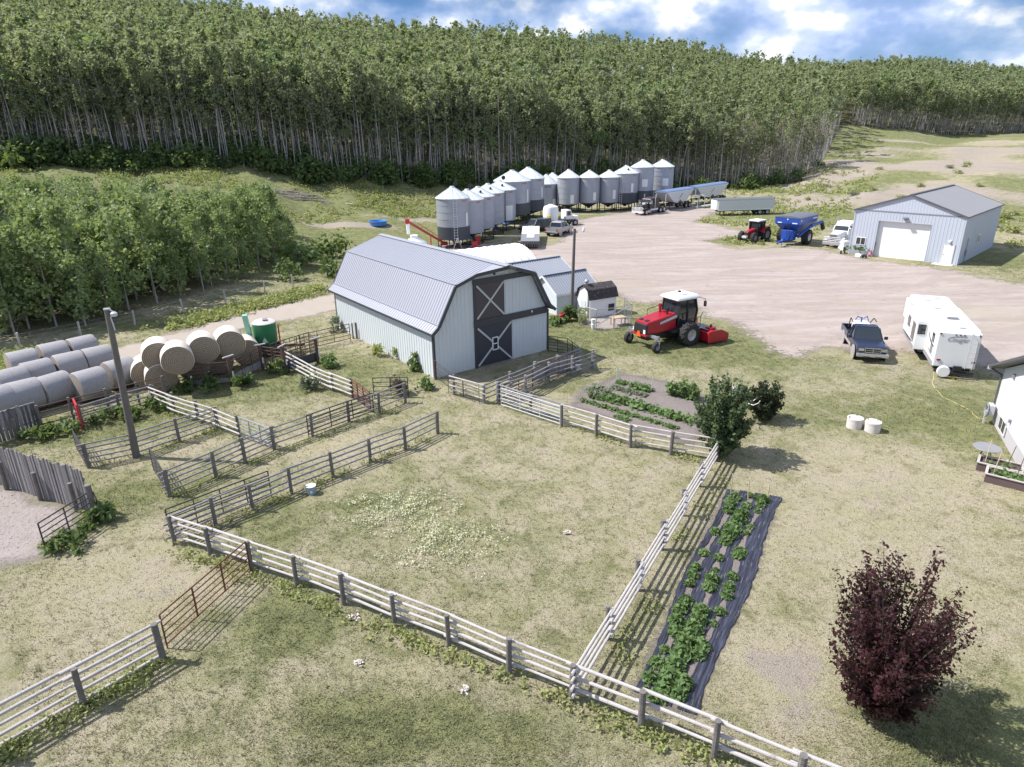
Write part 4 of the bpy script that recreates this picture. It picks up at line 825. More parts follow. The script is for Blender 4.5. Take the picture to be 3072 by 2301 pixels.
# ---------------------------------------------------------------- grain bins
def text_mesh(name, s, size, m, parent, loc, rot, ext=.004, shear=0.):
    cu = bpy.data.curves.new('t', 'FONT'); cu.body = s; cu.size = size; cu.extrude = ext; cu.shear = shear; cu.align_x = 'CENTER'; cu.align_y = 'CENTER'
    o = bpy.data.objects.new('t', cu); COL.objects.link(o); bpy.context.view_layer.update(); me = bpy.data.meshes.new_from_object(o.evaluated_get(bpy.context.evaluated_depsgraph_get())); bpy.data.objects.remove(o); me.materials.clear(); me.materials.append(m)
    return link(name, me, parent, loc, rot)
def _text_part(name, s, size, m, parent, loc, rot, ext=.004):
    cu = bpy.data.curves.new(name, 'FONT'); cu.body = s; cu.size = size; cu.extrude = ext; cu.align_x = 'CENTER'; cu.align_y = 'CENTER'; cu.materials.append(m); return link(name, cu, parent, loc, rot)
def grain_bin(lab, cx, by, wpx, ywb, yev, ypk, skirt=None, nleg=8, ladder=False, panel=None, logo='red', lidup=0, shoot=False, word=None):
    p = Gz(cx, by); D = zc(p + Vector((0, 0, 4))); r = wpx / 2 / FPX * D; ze = hgt(p, yev); zp = hgt(p, ypk); zw = hgt(p, ywb)
    zw = min(zw, ze - 1.2); b = thing('grain_bin', lab, 'grain bin', p, atan2(-p.x, -p.y) * -1 - pi / 2 + pi, 'steel hopper bins in the curved row')
    # local -x faces the camera
    b.rotation_euler[2] = atan2(p.y, p.x) ; zs = hgt(p, skirt) if skirt else zw
    m = MB(); prof = []; n = 28
    k = max(4, int((ze - zw) / .8))
    for i in range(k + 1):
        z = zw + (ze - zw) * i / k; prof += [(r, z), (r * 1.012, z + .02)] if 0 < i < k else [(r, z)]
    prof.sort(key=lambda q: q[1]); m.lathe(prof, n); w_ = m.build('wall', MW['bin_wall'], b, smooth=True)
    m = MB(); m.lathe([(r * 1.06, ze - .07), (r * 1.06, ze), (r * .16, zp - .05), (r * .14, zp), (.02, zp + .03)], n)
    for i in range(18):
        a = 2 * pi * i / 18; m.beam((r * 1.05 * cos(a), r * 1.05 * sin(a), ze + .02), (r * .18 * cos(a), r * .18 * sin(a), zp - .05), .05, .06)
    m.build('roof', MW['bin_roof'], b)
    if skirt: m = MB(); m.lathe([(r * 1.005, zs), (r * 1.005, zw)], n); m.build('dark_band', MW['bin_skirt'], b, smooth=True)
    m = MB(); m.lathe([(r * .99, zs), (r * 1.0, zs - .02), (.28, max(.75, zs - r * .95)), (.25, max(.6, zs - r * .95 - .2))], n); m.build('hopper', MW['bin_skirt'], b, smooth=True)
    for i in range(nleg):
        a = 2 * pi * (i + .5) / nleg; m = MB(); m.cyl((r * cos(a), r * sin(a), -.1), (r * .98 * cos(a), r * .98 * sin(a), zs + .02), .065, .065, 6); m.build('leg', MW['dark_iron'], b)
    m = MB(); m.tube([(r * .97 * cos(2 * pi * i / 16), r * .97 * sin(2 * pi * i / 16), .12) for i in range(17)], .05); m.build('base_ring', MW['dark_iron'], b)
    m = MB(); q = Vector((r * .10, r * .2, zp)); m.cyl((0, 0, zp), (0, 0, zp + .14), r * .15, r * .13, 12); m.build('roof_lid', MW['bin_roof'], b, smooth=True)
    if lidup: m = MB(); m.lathe([(.30, -.02), (.30, .02), (.1, .05)], 12, (0, 0, 0), 'x'); m.build('open_lid', MW['black'], b, loc=(r * .1, r * lidup, zp + .45)); m = MB(); m.cyl((r * .1, r * lidup * .8, zp - .1), (r * .1, r * lidup, zp + .3), .03); m.build('lid_arm', MW['black'], b)
    if shoot: m = MB(); m.cyl((-r * .55, r * -.15, ze + (zp - ze) * .46), (-r * .62, r * -.17, ze + (zp - ze) * .46 + .2), .16, .16, 10); m.build('roof_port', MW['black'], b)
    if ladder:
        a = pi + ladder; c_, s_ = cos(a), sin(a); T_ = Vector((-s_, c_, 0)) * .21; m = MB()
        for s2 in (1, -1): m.beam(Vector((c_ * (r + .1), s_ * (r + .1), .9)) + T_ * s2, Vector((c_ * (r + .1), s_ * (r + .1), ze)) + T_ * s2, .035, .05)
        for i in range(int((ze - .9) / .32)): z = 1.0 + .32 * i; m.beam(Vector((c_ * (r + .1), s_ * (r + .1), z)) + T_, Vector((c_ * (r + .1), s_ * (r + .1), z)) - T_, .03, .03)
        m.build('ladder', MW['bin_roof'] if skirt else MW['dark_iron'], b)
    if panel:   # (angle, width, z0 fraction, z1 fraction)
        for a, wd, f0, f1 in panel:
            a += pi; m = MB(); vs = []
            for q in np.linspace(a - wd / 2 / r, a + wd / 2 / r, 5):
                for f in (f0, f1): vs.append(((r + .06) * cos(q), (r + .06) * sin(q), zw + (ze - zw) * f))
            m.add(vs, [(2 * i, 2 * i + 2, 2 * i + 3, 2 * i + 1) for i in range(4)]); m.build('white_panel', MW['white_metal'], b, recalc=False).modifiers.new('t', 'SOLIDIFY').thickness = .05
    if logo:
        a = pi + .75; m = MB(); vs = []
        for q in np.linspace(a - .16, a + .16, 5): vs += [((r + .02) * cos(q), (r + .02) * sin(q), ze - .42), ((r + .02) * cos(q), (r + .02) * sin(q), ze - .20)]
        m.add(vs, [(2 * i, 2 * i + 2, 2 * i + 3, 2 * i + 1) for i in range(4)]); m.build('maker_mark', mat('faded_red', (.42, .20, .20), .6), b, recalc=False)
    if word:
        o = text_mesh('lettering', word, .40, MW['black'], b, None, None, .004)
        for v in o.data.vertices:
            a = pi + .05 + v.co.x / r; v.co = ((r + .03 + v.co.z) * cos(a), (r + .03 + v.co.z) * sin(a), ze - .45 + v.co.y)
    return b
cp0 = MW['bin_wall']
grain_bin('nearest grain bin with wide dark band and ladder, directly above the barn roof', 1363.5, 739, 98, 676, 592, 562, 713, 10, .12, [(.93, .32, .02, .48)], lidup=-.22)
grain_bin('second grain bin of the row, plain grey walls, tucked behind the nearest bin', 1406, 728, 96, 695, 596, 570, None, 8, logo='red', lidup=-.2)
grain_bin('third grain bin of the row with pale blotches low on its wall', 1437.5, 715, 95, 681, 587, 562, None, 8, shoot=True)
grain_bin('fourth grain bin of the row with pale weathered patches', 1466.5, 699, 95, 668, 576, 553, None, 8, shoot=True)
grain_bin('fifth grain bin of the row with a big white sheet on its front', 1501, 686, 95, 658, 567, 543.5, None, 8, .25, [(.62, 1.2, .02, .5)], shoot=True, lidup=-.25)
grain_bin('broad sixth bin with dark band, larger than the five before it', 1538, 668, 107, 606, 541, 512.5, 640, 10, None, [(.98, .3, .05, .62)])
grain_bin('seventh bin, tall with dark band, directly behind the white water tank', 1585, 657, 96, 596, 533, 503.5, 628, 10, None, [(.98, .3, .1, .6)])
grain_bin('small bin with dark lettering under its roof edge behind the white water tank', 1638.6, 634, 66, 614, 550, 525, None, 8, None, [(.8, .7, .03, .3)], None, word='WESTEEL')
grain_bin('narrow bin wedged behind the lettered one, only its right side showing', 1657, 629, 67, 612, 544, 520, None, 8, None, [(.6, .7, .05, .45)], None)
grain_bin('bin with long dark hopper legs, first right of the lettered small bin', 1704, 636, 66, 610, 531.5, 510, None, 10, None, [(.35, .6, .04, .36)], None)
grain_bin('middle one of the three matching bins with low wall hatches and open legs', 1765.5, 634, 63, 606, 531, 512, None, 10, None, [(.55, .5, .1, .42)])
grain_bin('third of three matching bins, next to the dark based bin with ladder', 1823.5, 631, 64, 605, 530, 511.5, None, 10, None, [(.55, .5, .15, .5)])
grain_bin('dark based bin with ladder and black roof port left of the two tallest', 1873.4, 628.4, 73, 576, 518, 498, 606, 10, -.35, [(.55, .45, .05, .5)], shoot=True)
grain_bin('left one of the two tallest bins at the far end of the row', 1921.5, 624, 68, 570, 500, 480.8, 600, 10, None, [(.25, 1.0, .18, .5)], None)
grain_bin('last bin of the row, tall, above the hopper trailer', 1980, 616, 68, 568.6, 499, 480, 598, 10, None, [(.35, 1.0, .2, .52)])
# auger
T0 = Gz(1335, 740); top = Gz(1222, 664, 4.6); au = thing('grain_auger', 'long red tube auger with white spout leaning between the barn and the bins', 'auger', T0)
a = Vector((0, 0, .4)); b_ = top - T0; m = MB(); m.cyl(a, b_, .14, .14, 10); m.cyl(a + Vector((0, 0, .35)), b_ * .75 + Vector((0, 0, .6)), .035, .035, 6)
for f in (.2, .35, .5, .65): q = a.lerp(b_, f); m.cyl(q, q + Vector((0, 0, .35)), .025, .025, 5)
m.build('tube', MW['red_paint'], au, smooth=True); m = MB(); m.cbox(b_, (.42, .42, .5)); m.build('head', MW['red_paint'], au, bevel=.03); m = MB(); m.cyl(b_ + Vector((.02, 0, -.25)), b_ + Vector((.05, 0, -1.35)), .20, .17, 10); m.build('spout', MW['white_fabric'], au, smooth=True)
m = MB(); q = a.lerp(b_, .42)
for s in (-.9, .9): m.cyl((q.x, q.y + s, .3), q, .04, .04, 6)
m.build('undercarriage', MW['red_paint'], au)
for s in (-.95, .95): m = MB(); m.lathe([(.1, -.09), (.32, -.09), (.32, .09), (.1, .09)], 14, (q.x, q.y + s, .32), 'y'); m.build('wheel', MW['tyre'], au)
m = MB(); m.cbox(a, (.7, .5, .4)); m.build('hopper', MW['red_paint'], au)
# step ladder, red hopper boxes by the bins
p = Gz(1374, 752); ld_ = thing('step_ladder', 'white step ladder standing open under the nearest bin', 'ladder', p, .1); hh = hgt(p, 717)
for s in (-1, 1):
    m = MB()
    for x in (-.18, .18): m.beam((s * .62, x, 0), (s * .05, x * .6, hh), .05, .03)
    for i in range(5): f = .15 + i * .18; m.beam((s * (.62 - .57 * f), -.16, hh * f), (s * (.62 - .57 * f), .16, hh * f), .05, .03)
    m.build('leg_frame', MW['trim_grey'], ld_)
m = MB(); m.cbox((0, 0, hh), (.2, .3, .05)); m.build('top_step', MW['trim_grey'], ld_)
for (x, y, w_, lab) in ((1425, 742, .75, 'low red metal box on the ground under the bins'), (1434, 734, .6, 'upright red slatted crate beside the low red box under the bins')):
    p = Gz(x, y); o = MB(); o.cbox((0, 0, .35 if w_ > .7 else .5), (w_, .5, .7 if w_ > .7 else 1.0)); o.cbox((0, 0, .72 if w_ > .7 else 1.02), (w_ + .06, .56, .05)); o.cbox((0, -.26, .3), (w_ * .7, .03, .1)); tag(o.build('red_crate', MW['red_paint'], None, loc=p, bevel=.02), lab, 'crate')
for (x, y, lab) in ((1414, 717, 'blue bundle of tarp lying between the first two bins'), (1487, 690, 'blue bundle of tarp lying under the fourth bin'), (1517, 676, 'blue bundle of tarp lying under the fifth bin')):
    p = Gz(x, y); m = MB(); m.lathe([(.05, 0), (.42, .08), (.5, .28), (.36, .5), (.1, .6)], 9); o = m.build('tarp_bundle', MW['blue_plastic'], None, smooth=True, loc=p); o.scale = (1.1, .8, .9); tag(o, lab, 'tarp')
# the blue pool, brush pile and logs on the slope
p = G(1135, 676); rr = 27 / FPX * zc(p); hh = max(.35, hgt(p, 663)); m = MB(); m.lathe([(rr * .86, 0), (rr * .9, hh * .4), (rr, hh), (rr * .96, hh * 1.02), (rr * .86, hh * .45), (.03, hh * .35)], 28); o = thing('stock_pool', 'round blue plastic pool standing on the grassy bank', 'pool', p); m.build('basin', MW['pool_blue'], o, smooth=True); m = MB(); m.tube([(rr * cos(q), rr * sin(q), hh) for q in np.linspace(0, 2 * pi, 29)], .05); m.build('rim', MW['pool_blue'], o)
c0 = G(905, 590); m = MB()
for i in range(90):
    a = R.uniform(0, 2 * pi); r_ = R.uniform(0, 1) ** .6; x, y = cos(a) * r_ * 4.2, sin(a) * r_ * 2.0; l = R.uniform(.4, 1.6); b = R.uniform(-.6, .6); z = h1(c0.x + x, c0.y + y) - c0.z + R.uniform(.05, .7) * (1 - r_ * .7)
    m.cyl((x - cos(b) * l, y - sin(b) * l, z), (x + cos(b) * l, y + sin(b) * l, z + R.uniform(-.2, .3)), .06, .03, 5)
tag(m.build('brush_pile', MW['deadwood'], None, loc=c0), 'grey brush pile of dead branches on the meadow', 'brush pile')
for x, y, l, a, lab in ((165, 470, 2.4, -.5, 'pale fallen log left of the meadow edge below the wood'), (218, 466, 1.6, -.3, 'short pale log on the bare strip below the wood'), (755, 492, 2.6, -.5, 'fallen trunk lying on the meadow right of the bare strip'), (1145, 618, 1.2, -1.2, 'pale stump log above the blue pool'), (1255, 632, 1.4, -.3, 'white branch lying between the pool and the bins'), (1050, 615, 1.8, -.6, 'dead branch on the meadow right of the brush pile')):
    p = G(x, y); m = MB(); m.cyl((-cos(a) * l / 2, -sin(a) * l / 2, .12), (cos(a) * l / 2, sin(a) * l / 2, .15), .13, .08, 7); m.cyl((0, 0, .12), (.3, .2, .6), .05, .02, 5); tag(m.build('fallen_log', MW['aspen_bark'], None, loc=p), lab, 'log')
# ---------------------------------------------------------------- vehicles
def wheel(par, c, r, w, rim=.6, lugs=0, name='wheel', rm='rim', n=20):
    m = MB(); h = w / 2; m.lathe([(r * rim, -h * .9), (r * .9, -h), (r, -h * .7), (r, h * .7), (r * .9, h), (r * rim, h * .9), (r * rim, -h * .9)], n, (0, 0, 0), 'y', False)
    for i in range(lugs):
        a = 2 * pi * i / lugs
        for s in (1, -1):
            b = a + (pi / lugs if s < 0 else 0); p0 = Vector((r * cos(b), s * h * .95, r * sin(b))); b2 = b + .55 * 2 * pi / lugs; p1 = Vector((r * cos(b2), s * h * .05, r * sin(b2))); m.beam(p0, p1, r * .09, r * .11, (cos(b), 0, sin(b)))
    o = m.build(name, MW['tyre'], par, loc=c); m = MB(); m.lathe([(.02, -h * .55), (r * rim * .5, -h * .5), (r * rim, -h * .88), (r * rim, h * .88), (r * rim * .5, h * .5), (.02, h * .55)], n, (0, 0, 0), 'y'); m.build('rim', MW[rm], o); return o
def ring(x, hw, z0, z1, tw=None, ch=.12):
    tw = tw or hw; return [(x, -hw, z0), (x, hw, z0), (x, hw, z0 + (z1 - z0) * .6), (x, tw, z1 - ch * .3), (x, tw - ch, z1), (x, -tw + ch, z1), (x, -tw, z1 - ch * .3), (x, -hw, z0 + (z1 - z0) * .6)]
def pickup(lab, loc, yaw, paint, s=1.0, crew=False, topper=False, grille='chrome', suv=False, low=None):
    v = thing('pickup_truck', lab, 'pickup', loc, yaw); v.scale = (s, s, s); P = MW[paint]; cb = -1.35 if crew else -.55; 
    m = MB(); m.loft([ring(cb, .93, .50, 1.12), ring(.75, .93, .50, 1.12), ring(1.0, .93, .50, 1.13), ring(2.35, .88, .55, 1.08), ring(2.62, .80, .60, .98)]); m.build('body', P, v, bevel=.03)
    m = MB(); 
    for y in (-.96, .90): m.box(-2.75, cb - .02, y, y + .06, .55, 1.13)
    m.box(-2.75, cb - .02, -.90, .90, .55, .72); b_ = m.build('cargo_bed', P, v); m = MB(); m.box(-2.80, -2.74, -.95, .95, .58, 1.12); m.build('tailgate', P, b_, bevel=.02)
    m = MB(); m.box(-2.72, cb - .03, -.89, .89, .725, .74); m.build('bed_liner', MW['black'], b_)
    m = MB(); r0 = [(cb + .02, .86, 1.10), (cb + .2, .70, 1.72), (.35, .70, 1.74), (.98, .86, 1.10)]
    m.add([(x, -y, z) for x, y, z in r0] + [(x, y, z) for x, y, z in r0], [(0, 1, 2, 3), (7, 6, 5, 4), (0, 4, 5, 1), (3, 2, 6, 7), (0, 3, 7, 4), (1, 5, 6, 2)]); m.build('cab_glass', MW['glass'], v)
    m = MB(); m.loft([[(cb + .16, -.72, 1.70), (cb + .16, .72, 1.70), (cb + .22, .64, 1.80), (cb + .22, -.64, 1.80)], [(.38, -.72, 1.70), (.38, .72, 1.70), (.28, .64, 1.80), (.28, -.64, 1.80)]]); ca = m.build('cab_roof', P, v, bevel=.02)
    for y in (-1, 1):
        for a, b in (((.97, .87, 1.1), (.36, .72, 1.72)), ((cb + .03, .87, 1.1), (cb + .2, .72, 1.72)), ((.05 if not crew else -.25, .88, 1.1), (-.02 if not crew else -.3, .73, 1.72))):
            m = MB(); m.beam((a[0], y * a[1], a[2]), (b[0], y * b[1], b[2]), .07, .06); m.build('pillar', P, ca)
        m = MB(); m.cbox((.85, y * 1.08, 1.22), (.10, .22, .2)); m.build('mirror', MW['black'], v, bevel=.02)
        m = MB(); m.cbox((2.56, y * .66, .88), (.16, .30, .17)); m.build('headlight', MW['chrome'], v)
        m = MB(); m.cbox((-2.80, y * .86, .92), (.05, .14, .34)); m.build('tail_light', MW['red_lens'], v)
        for x in (-1.75, 1.7):
            wheel(v, (x, y * .82, .38), .38, .27, .62); m = MB(); m.lathe([(.40, -.02), (.50, -.02), (.50, .02), (.40, .02)], 20, (x, y * .955, .42), 'y'); m.build('wheel_arch', MW[low or 'black'] if low else P, v)
            m = MB(); m.lathe([(.02, -.01), (.44, -.01), (.44, .01), (.02, .01)], 20, (x, y * .938, .42), 'y'); m.build('arch_well', MW['black'], v)
    m = MB(); m.cbox((2.64, 0, .86), (.06, .86, .28)); g_ = m.build('grille', MW['black'], v); m = MB()
    for z in (.73, .99): m.cbox((2.67, 0, z), (.05, .94, .035))
    for y in (-.46, 0, .46): m.cbox((2.67, y, .86), (.05, .035, .26))
    m.cbox((2.672, 0, .86), (.04, .9, .025)); m.build('grille_bars', MW['chrome'], g_)
    m = MB(); m.cbox((2.70, 0, .56), (.22, 1.86, .22)); m.build('front_bumper', MW['chrome' if grille == 'chrome' else grille], v, bevel=.04); m = MB(); m.cbox((2.72, -.35, .45), (.2, .4, .1)); m.cbox((2.72, .35, .45), (.2, .4, .1)); m.build('bumper_opening', MW['black'], v)
    m = MB(); m.cbox((-2.86, 0, .58), (.16, 1.86, .2)); m.build('rear_bumper', MW['chrome'], v, bevel=.03)
    m = MB(); m.box(-2.6, 2.4, -.6, .6, .32, .55); m.build('chassis', MW['black'], v)
    if low:
        for y in (-.965, .945): m = MB(); m.box(-2.7, .75, y, y + .02, .52, .72); m.build('lower_stripe', MW[low], v)
    if topper:
        m = MB(); m.loft([[(-2.75, -.92, 1.13), (-2.75, .92, 1.13), (-2.62, .74, 1.74), (-2.62, -.74, 1.74)], [(cb, -.92, 1.13), (cb, .92, 1.13), (cb, .74, 1.76), (cb, -.74, 1.76)]]); tp = m.build('canopy_top', P, v, bevel=.03); m = MB()
        for y in (-1, 1):
            for x0 in (-2.45, -1.55 if not crew else -2.0): m.cbox((x0 + .35, y * .86, 1.45), (.65, .03, .30), Matrix.Rotation(y * .29, 3, 'X'))
        m.build('canopy_window', MW['glass'], tp)
    return v
def site(front, rear, side, yaw=None):
    f = Gz(*front); r_ = Gz(*rear); yw = yaw if yaw is not None else atan2(f.y - r_.y, f.x - r_.x); mid = (f + r_) / 2; left = Vector((-sin(yw), cos(yw), 0)); return mid - left * side, yw
loc, yw = site((2557.5, 1072), (2530.7, 1029), -.85); loc_n = loc
nv = pickup('dark navy pickup with chrome grille and tank in its bed, parked beside the caravan', loc, yw, 'navy', .97, low='silver_paint')
def in_vehicle(v, p): return v.location + Matrix.Rotation(v.rotation_euler[2], 3, 'Z') @ (Vector(p) * v.scale[0])
p = in_vehicle(nv, (-1.05, -.1, .75)); bt = thing('spray_tank', 'white liquid tank with blue handled pump in the bed of the navy pickup', 'tank', p, yw); m = MB(); m.cbox((0, 0, .48), (.85, 1.0, .96)); m.build('tank_body', MW['white_metal'], bt, bevel=.12)
m = MB(); m.cyl((.1, -.05, .96), (.1, -.05, 1.3), .05); m.tube([(.1, -.05, 1.2), (.1, -.3, 1.35), (.1, -.42, 1.1)], .03); m.tube([(.1, .05, 1.2), (.1, .25, 1.38), (.1, .4, 1.0)], .03); m.build('pump', MW['blue_plastic'], bt); m = MB(); m.tube([(0, .5, .9), (0, .7, 1.25), (0, .9, 1.0)], .03); m.tube([(0, -.5, .9), (0, -.68, 1.2), (0, -.75, .6)], .03); m.build('filler_hose', MW['black'], bt)
p = in_vehicle(nv, (-1.9, .45, .75)); m = MB(); m.lathe([(.02, -.14), (.3, -.14), (.33, 0), (.3, .14), (.02, .14)], 16, (0, 0, .33), 'y'); o = m.build('spare_tyre', MW['tyre'], None, loc=p, rot=(0, 0, yw)); tag(o, 'spare tyre standing in the bed of the navy pickup', 'tyre')
loc, yw = site((1699.6, 695), (1679.7, 709), -.85, radians(62)); loc = (Gz(1646, 706) + Gz(1679.7, 709)) / 2 + Vector((cos(yw), sin(yw), 0)) * 1.75
pickup('silver grey crew cab pickup seen from behind under the pole lamp', loc, yw, 'silver_paint', 1.0, crew=True)
loc, yw = site((1600.6, 697), (1635, 693), .85, radians(-137)); sv_ = pickup('dark green grey pickup with canopy top parked under the bins left of the silver pickup', loc, yw, 'green_dark_paint', .95, topper=True, grille='black')
# ---- semi tractors
def semi(lab, loc, yaw, paint, front, roofh=3.0, s=1.0):
    v = thing('semi_truck', lab, 'semi truck', loc, yaw); v.scale = (s, s, s); P = MW[paint]
    m = MB(); m.loft([[(1.15, -.55, .75), (1.15, .55, .75), (1.15, .50, 1.72), (1.15, -.50, 1.72)], [(-.95, -.72, .75), (-.95, .72, .75), (-.95, .66, 1.95), (-.95, -.66, 1.95)]]); m.build('hood', P, v, bevel=.06)
    m = MB(); m.box(1.15, 1.24, -.5, .5, .78, 1.72); g_ = m.build('grille', MW['chrome'], v, bevel=.02); m = MB()
    for z in np.arange(.88, 1.66, .13): m.box(1.24, 1.25, -.42, .42, z, z + .075)
    m.build('grille_bars', MW['black'], g_)
    m = MB(); m.loft([[(-.95, -1.0, .8), (-.95, 1.0, .8), (-.95, 1.0, 1.95), (-.95, -1.0, 1.95)], [(-2.2, -1.02, .8), (-2.2, 1.02, .8), (-2.2, 1.02, 1.95), (-2.2, -1.02, 1.95)]]); cab_ = m.build('cab', P, v, bevel=.04)
    m = MB(); m.loft([[(-1.0, -.93, 1.95), (-1.0, .93, 1.95), (-1.28, .85, 2.50), (-1.28, -.85, 2.50)], [(-2.2, -1.0, 1.95), (-2.2, 1.0, 1.95), (-2.2, .96, 2.50), (-2.2, -.96, 2.50)]]); m.build('cab_glass', MW['glass'], cab_)
    for y in (-1, 1):
        for a, b in (((-.98, .94, 1.95), (-1.28, .86, 2.5)), ((-2.05, 1.0, 1.95), (-2.05, .965, 2.5))): m = MB(); m.beam((a[0], y * a[1], a[2]), (b[0], y * b[1], b[2]), .10, .10); m.build('pillar', P, cab_)
    m = MB(); m.loft([[(-1.22, -.9, 2.48), (-1.22, .9, 2.48), (-1.30, .82, 2.60), (-1.30, -.82, 2.60)], [(-2.35, -1.0, 2.48), (-2.35, 1.0, 2.48), (-2.35, .92, roofh), (-2.35, -.92, roofh)]]); m.build('roof_fairing', P, v, bevel=.05)
    m = MB(); m.box(-3.9, -2.2, -1.05, 1.05, .85, roofh - .02); m.build('sleeper', P, v, bevel=.08)
    m = MB(); m.box(-6.2, 1.0, -.42, .42, .62, .85); m.build('chassis', MW['black'], v)
    for y in (-1, 1):
        m = MB(); m.loft([[(.9, y * .62, .9), (.9, y * 1.1, .9), (.9, y * 1.1, 1.02), (.9, y * .62, 1.05)], [(.2, y * .62, 1.15), (.2, y * 1.12, 1.12), (.2, y * 1.12, 1.2), (.2, y * .62, 1.28)], [(-.75, y * .68, .85), (-.75, y * 1.12, .75), (-.75, y * 1.12, .9), (-.75, y * .68, 1.1)]]); m.build('fender', P, v)
        m = MB(); m.cbox((.98, y * .78, 1.12), (.18, .3, .22)); m.build('headlight', MW['chrome'], v, bevel=.03)
        m = MB(); m.cyl((-.95, y * .85, .72), (-3.4, y * .85, .72), .30, .30, 14); m.build('fuel_tank', MW['chrome'], v, smooth=True)
        m = MB(); m.cyl((-2.3, y * 1.12, 1.0), (-2.3, y * 1.12, roofh + .05), .075, .075, 10); m.tube([(-2.3, y * 1.12, roofh), (-2.3, y * 1.12, roofh + .35), (-2.42, y * 1.12, roofh + .5)], .07, 8); m.build('exhaust_stack', MW['chrome'], v)
        m = MB(); m.cbox((-.95, y * 1.28, 2.1), (.12, .2, .55)); m.tube([(-1.0, y * 1.0, 2.3), (-.95, y * 1.28, 2.3)], .02); m.build('mirror', MW['chrome'], v)
        m = MB(); m.cyl((-1.1, y * 1.02, 1.35), (-1.0, y * 1.12, 1.35), .22, .22, 12) if paint == 'white_metal' else m.cyl((-1.0, y * 1.02, 1.95), (-.8, y * 1.05, 1.75), .15, .17, 12); m.build('air_cleaner', MW['chrome'], v)
        wheel(v, (.2, y * .92, .52), .52, .30, .58, rm='chrome')
        for x in (-4.55, -5.75): wheel(v, (x, y * .80, .52), .52, .55, .58, rm='chrome')
    m = MB(); m.box(1.42, 1.62, -1.12, 1.12, .42, .74); m.build('bumper', MW[front], v, bevel=.04); m = MB()
    for z in (.78, .98, 1.18, 1.38): m.cyl((1.62, -1.05, z), (1.62, 1.05, z), .035, .035, 6)
    for y in (-1.05, -.4, .4, 1.05): m.cyl((1.62, y, .7), (1.62, y, 1.42), .035, .035, 6)
    m.build('grille_guard', MW[front], v); m = MB()
    for y in (-.6, -.3, 0, .3, .6): m.cbox((-1.3, y, 2.62), (.1, .12, .08))
    m.build('marker_lights', MW['orange'] if paint != 'white_metal' else MW['white_metal'], v); return v
def unit(a): return Vector((cos(a), sin(a), 0))
yS = radians(-132.5); fm = (Gz(1909, 643) + Gz(1939, 645.5)) / 2
semi('dark maroon long nosed semi with white grille guard and two hopper trailers', fm - unit(yS) * .2, yS, 'maroon', 'white_metal', 2.75, .95)
def along(p0, d, px, z):
    lo, hi = 0, 60
    for _ in range(40):
        mi_ = (lo + hi) / 2; q = p0 + d * mi_
        if proj((q.x, q.y, z))[0] < px: lo = mi_
        else: hi = mi_
    return lo
def hopper_trailer(lab, p0, yaw, Lt, ht, tarp):
    """p0 front end on the ground, local +x to the front"""
    v = thing('hopper_trailer', lab, 'trailer', p0, yaw); w2 = 1.2; m = MB(); e = min(2.4, Lt * .25); zb = 1.45
    m.prism([(0, ht), (-Lt, ht), (-Lt + e, zb), (-Lt / 2 - .9, zb - .3), (-Lt / 2, zb + .25), (-Lt / 2 + .9, zb - .3), (-e, zb)], 'y', -w2, w2); b_ = m.build('hopper_body', MW['trailer_grey'], v, bevel=.03)
    m = MB(); m.loft([[(x, w2 * 1.02 * cos(q), ht - .02 + .34 * sin(q)) for q in np.linspace(0, pi, 9)] for x in (.03, -Lt - .03)]); m.build('tarp', MW[tarp], v, smooth=True)
    for s in (-1, 1):
        m = MB(); m.box(-Lt, 0, s * w2 - .03, s * w2 + .03, ht - .12, ht - .02); m.build('top_rail', MW['white_metal'], b_)
        m = MB(); pts = [(-Lt * .42 - 1.7 * q, s * (w2 + .012), ht - .45 - 1.1 * (1 - q) ** 2) for q in np.linspace(0, 1, 8)]; lo_ = [(x + .0, y, z - .03 - .13 * sin(pi * i / 7)) for i, (x, y, z) in enumerate(pts)]
        m.add(pts + lo_[::-1], [tuple(range(16))]); m.build('swoosh', MW['black'], b_)
        m = MB(); m.box(-Lt + .3, -.8, s * .5 - .06, s * .5 + .06, .95, 1.15); m.build('frame_rail', MW['black'], v)
        for x in (-Lt + .75, -Lt + 2.0): wheel(v, (x, s * .8, .5), .5, .5, .58)
        m = MB(); m.box(-1.9, -1.75, s * .7 - .06, s * .7 + .06, .25, 1.2); m.build('landing_leg', MW['dark_iron'], v)
        for x in (-.1, -Lt + .12): m = MB(); m.beam((x, s * .9, ht - .15), (x - (.0 if x > -1 else -.2), s * .9, 1.05), .08, .08); m.build('end_post', MW['trim_grey'], v)
    for x in (-Lt / 2 - .9, -Lt / 2 + .9): m = MB(); m.lathe([(.5, 1.2), (.25, .75), (.25, .6)], 4, (x, 0, 0)); m.build('hopper_gate', MW['dark_iron'], v)
    return v
d_ = -unit(yS); s0 = along(fm, d_, 1984, 3.2); s1 = along(fm, d_, 2064, 3.2); s2 = along(fm, d_, 2074, 3.2); s3 = along(fm, d_, 2168, 3.2)
hopper_trailer('front hopper trailer with blue tarp coupled to the maroon semi', fm + d_ * s0, yS, s1 - s0, 3.15, 'tarp_blue')
hopper_trailer('rear hopper trailer with blue tarp behind the coupled one, nearest the slope', fm + d_ * s2, yS, s3 - s2, 3.2, 'tarp_blue')
p = Gz(2094, 625); rk = thing('steel_rack', 'pale steel stair frame standing beside the two hopper trailers', 'rack', p, radians(35)); hh = hgt(p, 586)
for x in (-.9, .9):
    for y in (-.6, .6): m = MB(); m.cyl((x, y, 0), (x, y, hh), .05, .05, 6); m.build('post', MW['trim_grey'], rk)
m = MB()
